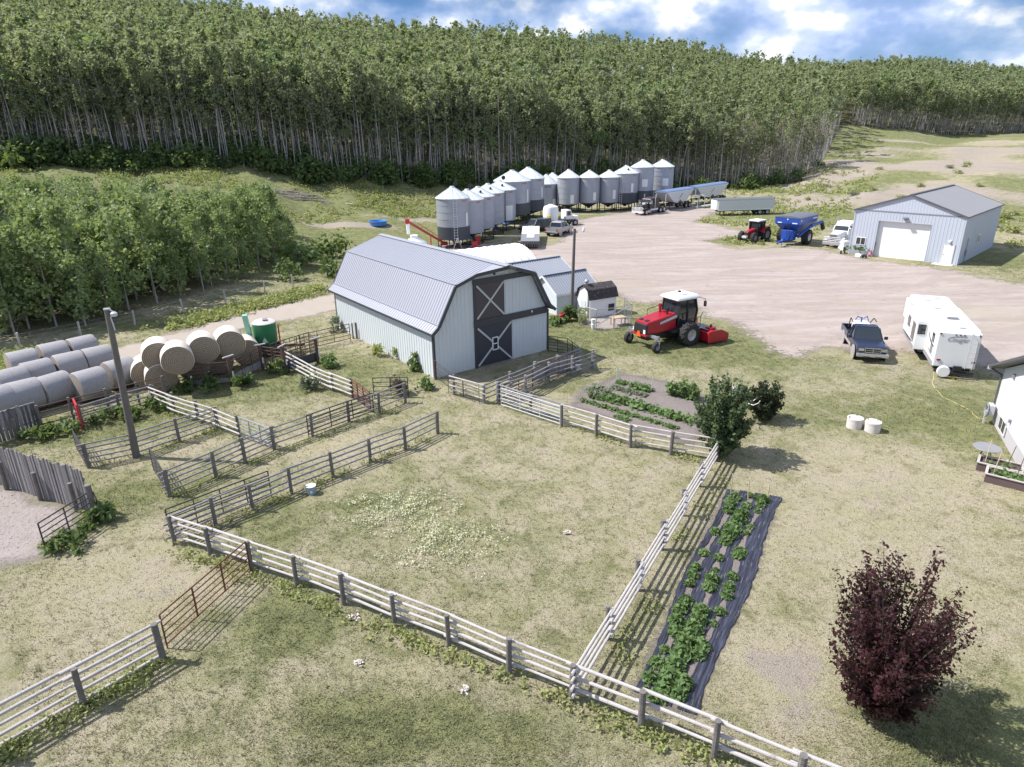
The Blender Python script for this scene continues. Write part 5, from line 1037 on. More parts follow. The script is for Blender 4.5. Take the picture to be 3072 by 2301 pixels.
for z in (.35, hh * .55, hh): m.tube([(-.9, -.6, z), (.9, -.6, z), (.9, .6, z), (-.9, .6, z), (-.9, -.6, z)], .035)
m.build('frame', MW['trim_grey'], rk); m = MB(); m.box(.9, 3.6, -.5, .5, .3, .4); m.build('platform', MW['trim_grey'], rk)
# parked white grain trailer
a = Gz(2159.5, 645); b = Gz(2283, 641); yT = atan2(a.y - b.y, a.x - b.x); v = thing('grain_trailer', 'parked white sided grain trailer with grey tarp in the weeds', 'trailer', a + unit(yT) * 1.2, yT); Lt = 10.2; ht = hgt(a, 599)
Lt = 1.2 + along(a, (b - a).normalized(), 2314, ht); 
m = MB(); m.loft([[(.0, -1.05, .95), (.0, 1.05, .95), (.0, 1.1, ht), (.0, -1.1, ht)], [(-.35, -1.2, .85), (-.35, 1.2, .85), (-.35, 1.25, ht), (-.35, -1.25, ht)], [(-Lt, -1.2, .85), (-Lt, 1.2, .85), (-Lt, 1.25, ht), (-Lt, -1.25, ht)]]); b_ = m.build('box', MW['trailer_grey'], v)
m = MB(); m.loft([[(.04, -1.02, .95), (.04, 1.02, .95), (.04, 1.08, ht - .1), (.04, -1.08, ht - .1)], [(-.33, -1.23, .9), (-.33, 1.23, .9), (-.33, 1.28, ht - .05), (-.33, -1.28, ht - .05)]]); m.build('front_cap', MW['white_metal'], b_, bevel=.05)
m = MB(); m.loft([[(x, 1.28 * cos(q), ht - .02 + .28 * sin(q)) for q in np.linspace(0, pi, 9)] for x in (.0, -Lt)]); m.build('tarp', MW['tarp_grey'], v, smooth=True)
for s in (-1, 1):
    m = MB(); m.box(-Lt, -.35, s * 1.22 - .03, s * 1.22 + .05, .82, .98); m.build('bottom_rail', MW['white_metal'], b_)
    for x in (-Lt + 1.0, -Lt + 2.3): wheel(v, (x, s * .9, .45), .45, .45, .58)
    m = MB(); m.box(-1.6, -1.45, s * .7 - .06, s * .7 + .06, 0, .9); m.build('landing_leg', MW['dark_iron'], v)
m = MB(); m.box(-Lt + .2, -.5, -.5, .5, .6, .85); m.build('chassis', MW['black'], v)
# white semi beside the garage
fw_ = (Gz(2465, 742) + Gz(2518, 748)) / 2; yW = radians(-135.5); semi('white semi with chrome bumper guard parked against the left wall of the garage', fw_ - unit(yW) * 1.5, yW, 'white_metal', 'chrome', 2.95, .94)
# ---- red tractor
yR = radians(-141); ax = (Gz(2223.7, 726) + Gz(2260, 729)) / 2
tr = thing('farm_tractor', 'red four wheel drive tractor with white cab roof left of the blue grain cart', 'tractor', ax, yR); tr.scale = (.9, .9, .9)
m = MB(); m.loft([[(.55, -.32, 1.0), (.55, .32, 1.0), (.5, .28, 1.55), (.5, -.28, 1.55)], [(-1.2, -.40, .95), (-1.2, .40, .95), (-1.2, .38, 1.85), (-1.2, -.38, 1.85)]]); m.build('hood', MW['tractor_red'], tr, bevel=.07)
m = MB(); m.cbox((.56, 0, 1.2), (.08, .5, .5)); m.build('grille', MW['black'], tr, bevel=.03); m = MB(); m.cbox((.75, 0, .85), (.5, .7, .3)); m.build('front_weight', MW['trim_grey'], tr, bevel=.03)
for y in (-.2, .2): m = MB(); m.cbox((.57, y, 1.5), (.08, .16, .1)); m.build('headlight', MW['chrome'], tr)
m = MB(); m.loft([[(-1.2, -.55, 1.1), (-1.2, .55, 1.1), (-2.75, .7, 1.1), (-2.75, -.7, 1.1)], [(-1.3, -.6, 2.75), (-1.3, .6, 2.75), (-2.8, .7, 2.75), (-2.8, -.7, 2.75)]]); cb_ = m.build('cab_glass', MW['glass'], tr)
for x, y in ((-1.22, .58), (-1.22, -.58), (-2.1, .68), (-2.1, -.68), (-2.78, .72), (-2.78, -.72)): m = MB(); m.beam((x, y, 1.1), (x - .05, y * 1.02, 2.78), .07, .07); m.build('pillar', MW['black'], cb_)
m = MB(); m.box(-3.0, -1.1, -.82, .82, 2.76, 2.98); m.build('cab_roof', MW['white_metal'], tr, bevel=.07); m = MB(); m.lathe([(.15, 0), (.17, .08), (.05, .12)], 10, (-1.9, 0, 2.98)); m.build('beacon', MW['white_metal'], tr)
m = MB(); m.cyl((-1.15, -.62, 1.3), (-1.15, -.62, 2.75), .10, .10, 8); m.build('exhaust', MW['black'], tr)
for y in (-1, 1):
    wheel(tr, (0, y * .95, .72), .72, .52, .5, 14, rm='rim_dark' if 'rim_dark' in MW else 'grey_plastic'); wheel(tr, (-2.85, y * 1.0, .95), .95, .62, .52, 16, rm='grey_plastic')
    m = MB(); m.loft([[(-2.85 + 1.05 * cos(q), y * .68, .95 + 1.05 * sin(q)), (-2.85 + 1.05 * cos(q), y * 1.3, .95 + 1.05 * sin(q)), (-2.85 + 1.1 * cos(q), y * 1.3, .95 + 1.1 * sin(q)), (-2.85 + 1.1 * cos(q), y * .68, .95 + 1.1 * sin(q))] for q in np.linspace(.35, 2.3, 8)]); m.build('fender', MW['tractor_red'], tr)
    m = MB(); m.cbox((-1.0, y * .98, 2.35), (.08, .2, .4)); m.build('mirror', MW['black'], tr)
    m = MB()
    for i in range(3): m.cbox((-1.7, y * .85, .55 + .28 * i), (.35, .25, .04))
    m.build('step', MW['black'], tr)
m = MB(); m.box(-3.3, .4, -.32, .32, .55, 1.05); m.build('chassis', MW['black'], tr)
# ---- blue grain cart
axm = (Gz(2340, 722.7) + Gz(2422, 735)) / 2; yC = radians(-135); gc = thing('grain_cart', 'blue grain cart with folded unloading auger between the tractor and the white semi', 'grain cart', axm, yC); hc = 3.35
m = MB(); top_ = [(2.7, -1.55), (2.7, 1.55), (-2.7, 1.55), (-2.7, -1.55)]; mid_ = [(2.65, -1.5), (2.65, 1.5), (-2.65, 1.5), (-2.65, -1.5)]; bot = [(1.0, -.35), (1.0, .35), (-1.0, .35), (-1.0, -.35)]
m.loft([[(x, y, hc) for x, y in top_], [(x, y, hc - .75) for x, y in mid_], [(x, y, 1.05) for x, y in bot]]); tb = m.build('tank', MW['farm_blue'], gc, bevel=.04)
m = MB(); m.loft([[(x, 1.58 * cos(q), hc - .02 + .22 * sin(q)) for q in np.linspace(0, pi, 9)] for x in (2.72, -2.72)]); m.build('roll_tarp', MW['tarp_grey'], tb, smooth=True)
m = MB(); m.box(1.2, 2.3, -.75, .75, .55, 1.9) ; m.build('front_panel', MW['farm_blue'], gc, bevel=.15)
m = MB(); m.beam((1.6, .35, .75), (4.2, .06, .62), .14, .16); m.beam((1.6, -.35, .75), (4.2, -.06, .62), .14, .16); m.cbox((4.1, 0, .62), (.5, .4, .22)); m.build('drawbar', MW['farm_blue'], gc); m = MB(); m.cyl((3.7, .1, 0), (3.7, .1, .9), .05); m.build('jack', MW['trim_grey'], gc)
m = MB(); m.cyl((1.4, 1.0, 1.0), (-.3, 1.75, 2.2), .2, .2, 10); m.cyl((-.3, 1.75, 2.2), (-3.0, 1.95, 2.45), .22, .2, 10); au_ = m.build('auger', MW['farm_blue'], gc, smooth=True); m = MB(); m.cyl((-2.9, 1.95, 2.5), (-3.45, 2.05, 1.55), .22, .26, 8); m.build('spout', MW['black'], au_)
for y in (-1, 1): wheel(gc, (0, y * 1.55, .88), .88, .75, .5, 16, rm='trim_grey')
m = MB(); m.beam((0, -1.5, .88), (0, 1.5, .88), .2, .25); m.build('axle', MW['black'], gc)
m = MB()
for x in (-.16, .16): m.beam((2.72, .25 + x, hc - .6), (2.45, .25 + x, .9), .04, .05)
for i in range(7): z = 1.0 + i * .25; m.cbox((2.48 + .06 * i * .7, .25, z), (.04, .34, .03))
m.build('ladder', MW['black'], gc); m = MB()
m.cbox((2.69, -.9, hc - .62), (.02, .5, .10)); m.cbox((2.69, .95, hc - .62), (.02, .6, .10)); m.cbox((2.715, .05, hc - .2), (.02, .14, .14)); m.build('white_decal', MW['white_metal'], tb)
m = MB(); m.cbox((-1.7, 1.56, hc - .3), (1.2, .02, .12)); m.cbox((2.3, 1.56, hc - .3), (.35, .02, .14)); m.build('side_decal', MW['white_metal'], tb)
# ---- clutter at the garage front
p = Gz(2530, 748); o = MB(); o.cbox((0, 0, .5), (.9, .9, 1.0)); q = thing('liquid_tote', 'white caged liquid tote between the white semi and the garage corner', 'tote', p, .3); o.build('bottle', MW['white_metal'], q, bevel=.08); m = MB()
for z in (.1, .4, .7, 1.0): m.tube([(-.48, -.48, z), (.48, -.48, z), (.48, .48, z), (-.48, .48, z), (-.48, -.48, z)], .015, 4)
m.build('cage', MW['galv'], q)
p = Gz(2528, 760); q = thing('scooter', 'small dark motor scooter with white front at the garage corner', 'scooter', p, -2.4); m = MB(); m.cbox((0, 0, .45), (.8, .28, .25)); m.cbox((-.2, 0, .62), (.4, .24, .12)); m.build('body', MW['black'], q, bevel=.05); m = MB(); m.cbox((.45, 0, .6), (.12, .35, .55)); m.build('front_shield', MW['white_metal'], q, bevel=.04)
for x in (-.45, .5): wheel(q, (x, 0, .22), .22, .1, .5)
pl = Gz(2575, 764); q = thing('stock_trough', 'oval galvanised trough planted with green crops under the garage window', 'trough', pl, GYAW); m = MB(); m.loft([[(a_ * cos(t_), b2 * sin(t_), z) for t_ in np.linspace(0, 2 * pi, 21)[:-1]] for a_, b2, z in ((1.15, .42, 0), (1.18, .45, .55))]); m.build('tub', MW['galv'], q, smooth=True)
P_ = NP.normal(size=(260, 3)) * np.array([.5, .18, .13]) + np.array([0, 0, .75]); link('plants', mesh_np('plants', *cards(P_, .20), MW['crop_leaf']), q)
p = Gz(2576, 772); m = MB(); m.cbox((0, 0, .2), (.75, .35, .4)); tag(m.build('cool_box', MW['white_metal'], None, loc=p, rot=(0, 0, GYAW), bevel=.04), 'white box on the ground in front of the planted trough', 'box')
p = Gz(2590, 774); q = thing('push_mower', 'small black wheeled mower in front of the trough', 'mower', p, GYAW); m = MB(); m.cbox((0, 0, .28), (.42, .32, .22)); m.build('deck', MW['black'], q, bevel=.04); m = MB(); m.tube([(-.2, .1, .3), (-.5, .12, .7), (-.5, -.12, .7), (-.2, -.1, .3)], .02); m.build('handle', MW['black'], q)
for x in (-.18, .18):
    for y in (-.19, .19): wheel(q, (x, y, .12), .12, .06, .5)
p = Gz(2617, 770); q = thing('garden_tools', 'red handled tools leaning on the garage wall left of the big door', 'tools', p, GYAW); m = MB(); m.cyl((0, -.2, 0), (.05, .25, 1.6), .03); m.build('broom', MW['board_brown'], q); m = MB(); m.cyl((-.25, -.2, 0), (-.2, .1, .7), .05); m.cbox((-.25, -.2, .1), (.2, .2, .2)); m.build('red_can', MW['red_paint'], q)
p = Gz(2822, 792); q = thing('boot_scraper', 'small metal rack leaning by the garage entry step', 'rack', p, GYAW); m = MB(); m.tube([(-.2, 0, 0), (-.12, .15, .6), (.0, .15, .2), (.1, .15, .6), (.2, 0, 0)], .025); m.build('frame', MW['galv'], q)
# ---- white nurse tank truck by the bins
p = Gz(1652, 678); q = thing('tank_truck', 'flat deck truck carrying an upright white water tank beneath the bins', 'tank truck', p, radians(22)); m = MB(); m.box(-1.6, 3.2, -1.1, 1.1, .75, .92); m.build('deck', MW['black'], q); m = MB(); rt = 1.12; m.lathe([(rt, .92), (rt, 2.55), (rt * .92, 2.85), (rt * .3, 3.1), (rt * .28, 3.16), (.02, 3.17)], 24); m.build('tank', MW['white_fabric'], q, smooth=True)
m = MB(); m.loft([[(2.1, -.9, .7), (2.1, .9, .7), (2.1, .85, 2.25), (2.1, -.85, 2.25)], [(3.3, -.9, .7), (3.3, .9, .7), (3.0, .8, 2.25), (3.0, -.8, 2.25)]]); m.build('cab', MW['white_metal'], q, bevel=.06); m = MB(); m.box(2.3, 2.85, -.93, .93, 1.5, 2.1); m.build('cab_window', MW['glass'], q); m = MB(); m.box(3.3, 4.3, -.8, .8, .7, 1.35); m.build('hood', MW['white_metal'], q, bevel=.08)
for x in (-1.0, 3.6):
    for y in (-.95, .95): wheel(q, (x, y, .45), .45, .3, .55)
p = Gz(1643, 683); q = thing('pump_cart', 'black and yellow pump cart in front of the white tank', 'pump', p, .6); m = MB(); m.cbox((0, 0, .7), (1.0, .8, .5)); m.cbox((-.5, .2, .5), (.5, .6, .5)); m.build('pump_body', MW['black'], q, bevel=.05); m = MB(); m.tube([(.2, -.3, .9), (.2, -.3, 1.7), (.2, .3, 1.7), (.2, .3, .9)], .07); m.cbox((.2, 0, 1.35), (.2, .5, .5)); m.build('yellow_frame', MW['yellow'], q)
for y in (-.5, .5): wheel(q, (-.1, y, .32), .32, .2, .5)
# ---- folded implement with white deck
p0 = Gz(1590, 747); p1 = Gz(1594, 700); yI = atan2(p0.y - p1.y, p0.x - p1.x); q = thing('header_trailer', 'folded harvest header with white deck strips and a row of dark tines', 'implement', p0, yI); Li = (p1 - p0).length * .78
m = MB(); m.add([(0, -1.15, .95), (0, 1.15, .95), (-Li, 1.15, 1.35), (-Li, -1.15, 1.35), (0, -1.15, .6), (0, 1.15, .6), (-Li, 1.15, .8), (-Li, -1.15, .8)], [(0, 1, 2, 3), (4, 7, 6, 5), (0, 4, 5, 1), (2, 6, 7, 3), (1, 5, 6, 2), (0, 3, 7, 4)]); m.build('deck', MW['grey_plastic'], q)
for y0, y1, f0 in ((-1.13, -.5, .45), (-.44, .50, .2), (.56, 1.13, .45)):
    m = MB(); z = lambda f: .95 + .4 * f + .03; m.add([(-Li * f0, y0, z(f0)), (-Li * f0, y1, z(f0)), (-Li, y1, z(1)), (-Li, y0, z(1))], [(0, 1, 2, 3)]); o = m.build('white_strip', MW['white_metal'], q); o.modifiers.new('t', 'SOLIDIFY').thickness = .03
for i in range(9): y = -1.1 + i * .275; m = MB(); m.beam((.0, y, .9), (.7, y, .35), .09, .12); m.build('tine', MW['black'], q)
m = MB(); m.box(-Li + .3, -.4, -.3, .3, .4, .62); m.build('frame', MW['black'], q)
for x in (-.8, -Li + .9):
    for y in (-.8, .8): wheel(q, (x, y, .32), .32, .2, .5)
# ---------------------------------------------------------------- red windrower
yV = radians(32); a = (Gz(1882.5, 1027) + Gz(1977, 1057)) / 2; sv = .96
wr = thing('windrower', 'red self propelled windrower with white cab roof parked on the grass by the yard', 'windrower', a, yV); wr.scale = (sv, sv, sv)
# local x forward: rear castors at x=0, drive wheels at x=2.9, header beyond
m = MB(); m.loft([[(-.35, -.68, 1.15), (-.35, .68, 1.15), (-.28, .62, 1.95), (-.28, -.62, 1.95)], [(.5, -.74, 1.05), (.5, .74, 1.05), (.5, .68, 2.05), (.5, -.68, 2.05)], [(2.35, -.76, 1.15), (2.35, .76, 1.15), (2.35, .70, 2.28), (2.35, -.70, 2.28)]]); hd = m.build('engine_hood', MW['tractor_red'], wr, bevel=.10)
m = MB(); m.loft([[(-.42, -.62, 1.12), (-.42, .62, 1.12), (-.36, .58, 1.80), (-.36, -.58, 1.80)], [(-.25, -.69, 1.12), (-.25, .69, 1.12), (-.2, .64, 1.82), (-.2, -.64, 1.82)]]); m.build('rear_grille', MW['black'], wr, bevel=.05)
m = MB(); m.cbox((-.36, 0, 1.03), (.22, 1.5, .14)); m.build('rear_bumper', MW['tractor_red'], wr, bevel=.04)
m = MB(); m.add([(-.50, -.22, .9), (-.50, .22, .9), (-.50, .09, 1.28), (-.50, -.09, 1.28)], [(0, 1, 2, 3)]); o = m.build('slow_sign', MW['orange'], wr); o.modifiers.new('t', 'SOLIDIFY').thickness = .03
m = MB(); m.cbox((-.435, -.5, 1.30), (.02, .2, .28)); m.cbox((-.435, .60, 1.34), (.02, .10, .26)); m.build('decal', MW['white_metal'], wr)
for y in (-1, 1):
    m = MB(); m.add([(.75, y * .765, 1.70), (2.34, y * .775, 1.98), (2.34, y * .74, 2.16), (.75, y * .72, 1.84)], [(0, 1, 2, 3)]); o = m.build('silver_stripe', MW['silver_paint'], hd); o.modifiers.new('t', 'SOLIDIFY').thickness = .02
m = MB(); m.cbox((-.05, .28, 2.015), (.30, .28, .02), Matrix.Rotation(-.12, 3, 'Y')); m.build('hood_vent', MW['black'], hd); m = MB(); m.cbox((-.05, -.28, 2.015), (.30, .28, .02), Matrix.Rotation(-.12, 3, 'Y')); m.build('hood_vent', MW['black'], hd)
m = MB(); m.cyl((1.75, .35, 2.1), (1.75, .35, 2.75), .09, .09, 10); m.cyl((1.75, .35, 2.6), (1.75, .35, 2.82), .15, .13, 10); m.build('air_intake', MW['tractor_red'], wr); m = MB(); m.cyl((1.75, -.35, 2.1), (1.75, -.35, 2.65), .07, .07, 8); m.cyl((2.2, .05, 2.2), (2.2, .05, 2.5), .12, .10, 8); m.build('exhaust', MW['black'], wr)
m = MB(); m.tube([(.9, .72, 2.05), (.9, .72, 2.45), (2.2, .72, 2.6), (2.2, .72, 2.3)], .02); m.build('handrail', MW['black'], wr)
# cab
m = MB(); m.loft([[(2.45, -.78, 1.35), (2.45, .78, 1.35), (4.05, .82, 1.35), (4.05, -.82, 1.35)], [(2.42, -.78, 2.2), (2.42, .78, 2.2), (4.25, .80, 2.2), (4.25, -.80, 2.2)], [(2.5, -.76, 3.12), (2.5, .76, 3.12), (4.0, .78, 3.12), (4.0, -.78, 3.12)]]); cg = m.build('cab_glass', MW['glass'], wr)
for pts in ([(2.45, .8, 1.3), (2.42, .8, 2.2), (2.5, .78, 3.14)], [(3.3, .83, 1.3), (3.3, .83, 2.2), (3.25, .79, 3.14)], [(4.06, .84, 1.3), (4.26, .82, 2.2), (4.02, .80, 3.14)]):
    for y in (1, -1):
        m = MB()
        for p, q in zip(pts, pts[1:]): m.beam((p[0], y * p[1], p[2]), (q[0], y * q[1], q[2]), .09, .09)
        m.build('pillar', MW['black'], cg)
m = MB(); m.loft([[(2.2, -.9, 3.12), (2.2, .9, 3.12), (4.3, .98, 3.12), (4.3, -.98, 3.12)], [(2.15, -.92, 3.24), (2.15, .92, 3.24), (4.38, .98, 3.24), (4.38, -.98, 3.24)], [(2.4, -.75, 3.40), (2.4, .75, 3.40), (4.1, .8, 3.42), (4.1, -.8, 3.42)]]); rf = m.build('cab_roof', MW['white_metal'], wr, bevel=.06)
m = MB(); m.cbox((3.2, -.4, 3.43), (.5, .3, .05)); m.build('roof_hatch', MW['garage_wall'], rf); m = MB(); m.cyl((3.5, .3, 3.42), (3.5, .3, 3.52), .12, .1, 10); m.build('antenna_dome', MW['black'], rf)
m = MB(); m.box(3.05, 3.75, -.62, .62, 1.4, 1.62); m.cbox((3.2, 0, 2.0), (.18, .55, .8)); m.build('seat', MW['grey_plastic'], wr, bevel=.04)
for y in (-1, 1): m = MB(); m.tube([(4.3, y * .95, 3.15), (4.5, y * 1.25, 3.1), (4.5, y * 1.25, 2.95)], .02); m.cbox((4.5, y * 1.26, 2.75), (.08, .2, .38)); m.build('mirror', MW['black'], wr)
m = MB(); m.box(1.6, 4.2, -1.15, 1.15, 1.0, 1.14); m.box(-.1, 4.0, -.5, .5, .62, 1.0); m.build('platform', MW['black'], wr); m = MB(); m.box(2.6, 4.1, -1.55, -.85, 1.12, 1.17); m.build('walkway', MW['trim_grey'], wr)
m = MB(); m.tube([(2.8, -1.5, 1.15), (2.8, -1.5, 1.95), (3.9, -1.5, 1.95), (3.9, -1.5, 1.15)], .022); m.tube([(3.9, -1.5, 1.95), (4.1, -1.5, 2.3)], .022); m.build('railing', MW['dark_iron'], wr); m = MB(); m.cbox((3.55, -1.5, 1.72), (.1, .06, .38)); m.build('warning_flag', MW['orange'], wr)
m = MB(); m.beam((0, -1.42, 1.0), (0, 1.42, 1.0), .18, .18); m.build('rear_axle', MW['grey_plastic'], wr)
for y in (-1, 1):
    wheel(wr, (-.08, y * 1.42, .38), .38, .30, .5, 0, name='castor_wheel', rm='grey_plastic'); m = MB(); m.beam((0, y * 1.42, 1.12), (0, y * 1.42, .78), .16, .16); m.beam((0, y * 1.24, .82), (-.08, y * 1.24, .38), .08, .06); m.beam((0, y * 1.60, .82), (-.08, y * 1.60, .38), .08, .06); m.cbox((0, y * 1.42, .84), (.16, .46, .08)); m.build('castor_fork', MW['grey_plastic'], wr)
    wheel(wr, (2.95, y * 1.45, .80), .80, .58, .52, 15, name='drive_wheel'); m = MB(); m.beam((2.95, y * .5, .85), (2.95, y * 1.2, .82), .3, .35); m.build('final_drive', MW['black'], wr)
# header
hx = 4.45; hw = 2.35; m = MB(); m.prism([(hx - .5, .25), (hx + 1.2, .18), (hx + 1.25, .40), (hx + .7, .92), (hx - .1, 1.05), (hx - .5, .9)], 'y', -hw, hw); hdr = m.build('header', MW['tractor_red'], wr, bevel=.04)
for y in (-1, 1): m = MB(); m.prism([(hx - .55, .2), (hx + 1.45, .12), (hx + 1.5, .62), (hx + .7, 1.02), (hx - .55, 1.0)], 'y', y * hw - .05 if y < 0 else y * hw, y * hw if y < 0 else y * hw + .05); m.build('end_shield', MW['tractor_red'], hdr)
m = MB(); m.box(hx - .35, hx + .55, -hw + .3, hw - .3, 1.055, 1.075); m.build('rubber_cover', MW['grey_plastic'], hdr); m = MB(); m.box(hx + 1.2, hx + 1.5, -hw, hw, .15, .5); m.build('front_curtain', MW['black'], hdr)
m = MB(); m.beam((3.6, -.6, .8), (hx - .3, -.7, .75), .14, .2); m.beam((3.6, .6, .8), (hx - .3, .7, .75), .14, .2); m.build('lift_arms', MW['black'], wr); m = MB(); m.cyl((hx + .2, -hw + .5, 1.0), (hx + .2, -hw + .5, 1.35), .08); m.cbox((hx + .1, -hw + .45, 1.1), (.5, .5, .16)); m.build('gearbox', MW['tractor_red'], hdr)
# ---------------------------------------------------------------- caravan
RVX, RVY, RVA, RW, RL, Z0, Z1 = 24.587, 36.877, -.366, 2.139, 10.4, .62, 2.735
rv = thing('caravan', 'long white travel trailer with slide outs, rear ladder and round spare wheel cover', 'caravan', (RVX, RVY, 0), RVA)
m = MB(); prof = [(0, Z0), (0, Z1 - .06), (.08, Z1), (RL - 1.4, Z1 + .02), (RL - .5, Z1 - .10), (RL - .1, Z1 - .45), (RL, Z1 - .9), (RL, 1.15), (RL - 1.9, 1.05), (RL - 2.0, Z0)]
m.prism(prof, 'x', 0, RW); bd = m.build('body', MW['rv'], rv, bevel=.05)
m = MB(); m.box(-.012, .0, .05, RL - 2.1, Z0 - .02, Z0 + .24); m.build('side_skirt', MW['rv_grey'], rv)
m = MB(); m.box(.15, RW - .15, .3, RL - 2.1, .38, Z0 + .02); m.build('underbody', MW['black'], rv)
# big slide-out on the left side
s0, s1, sd = 2.75, 6.9, .62; m = MB(); m.box(-sd, .02, s0, s1, Z0 + .12, Z1 - .18); sl = m.build('slide_out', MW['rv'], rv, bevel=.03)
m = MB(); m.cbox((-sd / 2 - .02, s0 - .012, Z0 + 1.42), (.42, .03, .62)); wn_ = m.build('end_window', MW['black'], sl, bevel=.01); m = MB(); m.cbox((-sd / 2 - .02, s0 - .03, Z0 + 1.42), (.34, .015, .54)); m.build('pane', MW['glass'], wn_)
for y0, y1, z0, z1 in ((s0 + .35, s0 + 1.25, Z0 + .55, Z0 + 1.65), (s0 + 2.1, s0 + 2.9, Z0 + .95, Z0 + 1.62)): m = MB(); m.box(-sd - .02, -sd + .01, y0, y1, z0, z1); m.build('side_window', MW['glass'], sl)
m = MB(); m.box(-sd - .012, -sd + .005, s0 + .02, s1 - .02, Z0 + .13, Z0 + .36); m.build('slide_skirt', MW['rv_grey'], sl)
m = MB(); m.box(-.32, .02, 7.8, 9.3, 1.25, Z1 - .2); m.build('bedroom_slide', MW['rv'], rv, bevel=.03)
for z0, z1, mt in ((Z0 + 1.18, Z0 + 1.72, 'glass'), (Z0 + .55, Z0 + .98, 'grey_plastic')): m = MB(); m.box(-.03, .0, .75, 1.25, z0, z1); m.build('side_window', MW[mt], rv, bevel=.01)
def swoosh(name, par, x, pts, th, face='x'):
    n_ = len(pts); P_ = [(x, a_, b2) for a_, b2 in pts] + [(x, a_, b2 - th * sin(pi * (i + .3) / n_)) for i, (a_, b2) in list(enumerate(pts))[::-1]]; mm = MB(); mm.add(P_, [tuple(range(2 * n_))]); oo = mm.build(name, MW['rv_grey'] if name == 'grey_swoosh' else MW['black'], par); oo.modifiers.new('t', 'SOLIDIFY').thickness = .01
arc = lambda y0, y1, z0, z1, k: [(y0 + (y1 - y0) * t_, z0 + (z1 - z0) * t_ ** k) for t_ in np.linspace(0, 1, 9)]
swoosh('dark_swoosh', rv, -.012, arc(.4, 2.4, Z0 + 1.05, Z0 + 1.45, 2.2), .12); swoosh('grey_swoosh', rv, -.012, arc(.3, 2.3, Z0 + .50, Z0 + .75, 2), .10); swoosh('dark_swoosh', sl, -sd - .012, arc(s0 + .2, s1 - .3, Z0 + .52, Z0 + .38, .6), .12); swoosh('dark_swoosh', rv, -.012, arc(7.0, 7.75, Z0 + 1.1, Z0 + 1.75, .5), .1); swoosh('dark_swoosh', rv, -.012, arc(9.4, 10.2, Z0 + 1.5, Z0 + 1.75, .5), .12); swoosh('grey_swoosh', sl, -sd - .012, arc(s0 + 1.4, s1 - .2, Z0 + 1.0, Z0 + 1.5, .7), .1)
# rear wall
text_mesh('lettering', 'Cougar', .36, MW['rv_grey'], rv, (RW * .46, -.012, Z1 - .42), (pi / 2, 0, 0), .004, .35)
m = MB()
m.add([(RW * .30, -.01, Z1 - .36), (RW * .34, -.01, Z1 - .26), (RW * .62, -.01, Z1 - .20), (RW * .66, -.01, Z1 - .23), (RW * .36, -.01, Z1 - .30)], [(0, 1, 2, 3, 4)]); m.build('logo_flash', MW['rv_grey'], rv)
for x in (.40, .50, .60): m = MB(); m.cbox((RW * x, -.015, Z1 - .14), (.09, .03, .05)); m.build('marker_light', MW['black'], rv)
for x in (.05, .95): m = MB(); m.cbox((RW * x, -.015, Z1 - .13), (.10, .03, .07)); m.build('clearance_light', MW['black'], rv); m = MB(); m.cbox((RW * (.12 if x < .5 else .93), -.02, Z0 + .42), (.20, .04, .09)); m.build('tail_light', MW['red_lens'], rv)
m = MB()
for x in (.76, .92): m.tube([(RW * x, -.10, .62), (RW * x, -.10, Z1 + .02), (RW * x, .18, Z1 + .05)], .018)
for i in range(7): m.cyl((RW * .76, -.10, .75 + i * .29), (RW * .92, -.10, .75 + i * .29), .014, .014, 5)
m.build('ladder', MW['trim_grey'], rv)
m = MB(); m.lathe([(.02, -.10), (.30, -.10), (.34, -.04), (.34, .06), (.02, .08)], 24, (RW * .26, -.32, .45), 'y'); m.build('spare_wheel_cover', MW['rv'], rv, smooth=True)
m = MB(); m.box(.1, RW - .05, -.22, -.08, .36, .48); m.beam((RW * .45, -.15, .42), (RW * .45, -.5, .42), .08, .08); m.cbox((RW * .58, -.2, .66), (.42, .18, .26)); m.beam((RW * .45, -.5, .42), (RW * .95, -.5, .40), .06, .06); m.build('rear_carrier', MW['black'], rv)
# roof gear
m = MB(); m.cbox((RW * .55, 3.3, Z1 + .12), (.62, .75, .22)); m.build('air_conditioner', MW['rv'], rv, bevel=.06); m = MB(); m.cbox((RW * .55, 2.915, Z1 + .11), (.56, .02, .12)); m.build('vent_grille', MW['grey_plastic'], rv)
for x, y, sx_, sy_ in ((.62, 1.0, .34, .2), (.4, 5.6, .36, .36), (.3, 7.8, .3, .3), (.6, 8.6, .36, .36), (.25, 8.9, .3, .12)): m = MB(); m.cbox((RW * x, y, Z1 + .06), (sx_, sy_, .08)); m.build('roof_vent', MW['trim_grey'], rv, bevel=.02)
m = MB(); m.cyl((RW + .06, .8, Z1 - .12), (RW + .06, 6.4, Z1 - .12), .08, .08, 10); m.build('awning_roll', MW['rv'], rv)
for y in (4.3, 5.3):
    for x in (.12, RW - .12): wheel(rv, (x, y, .36), .36, .22, .55)
for x in (.3, RW - .3): m = MB(); m.cyl((x, RL - 2.4, 0), (x, RL - 2.4, .6), .05); m.build('stabiliser', MW['dark_iron'], rv)
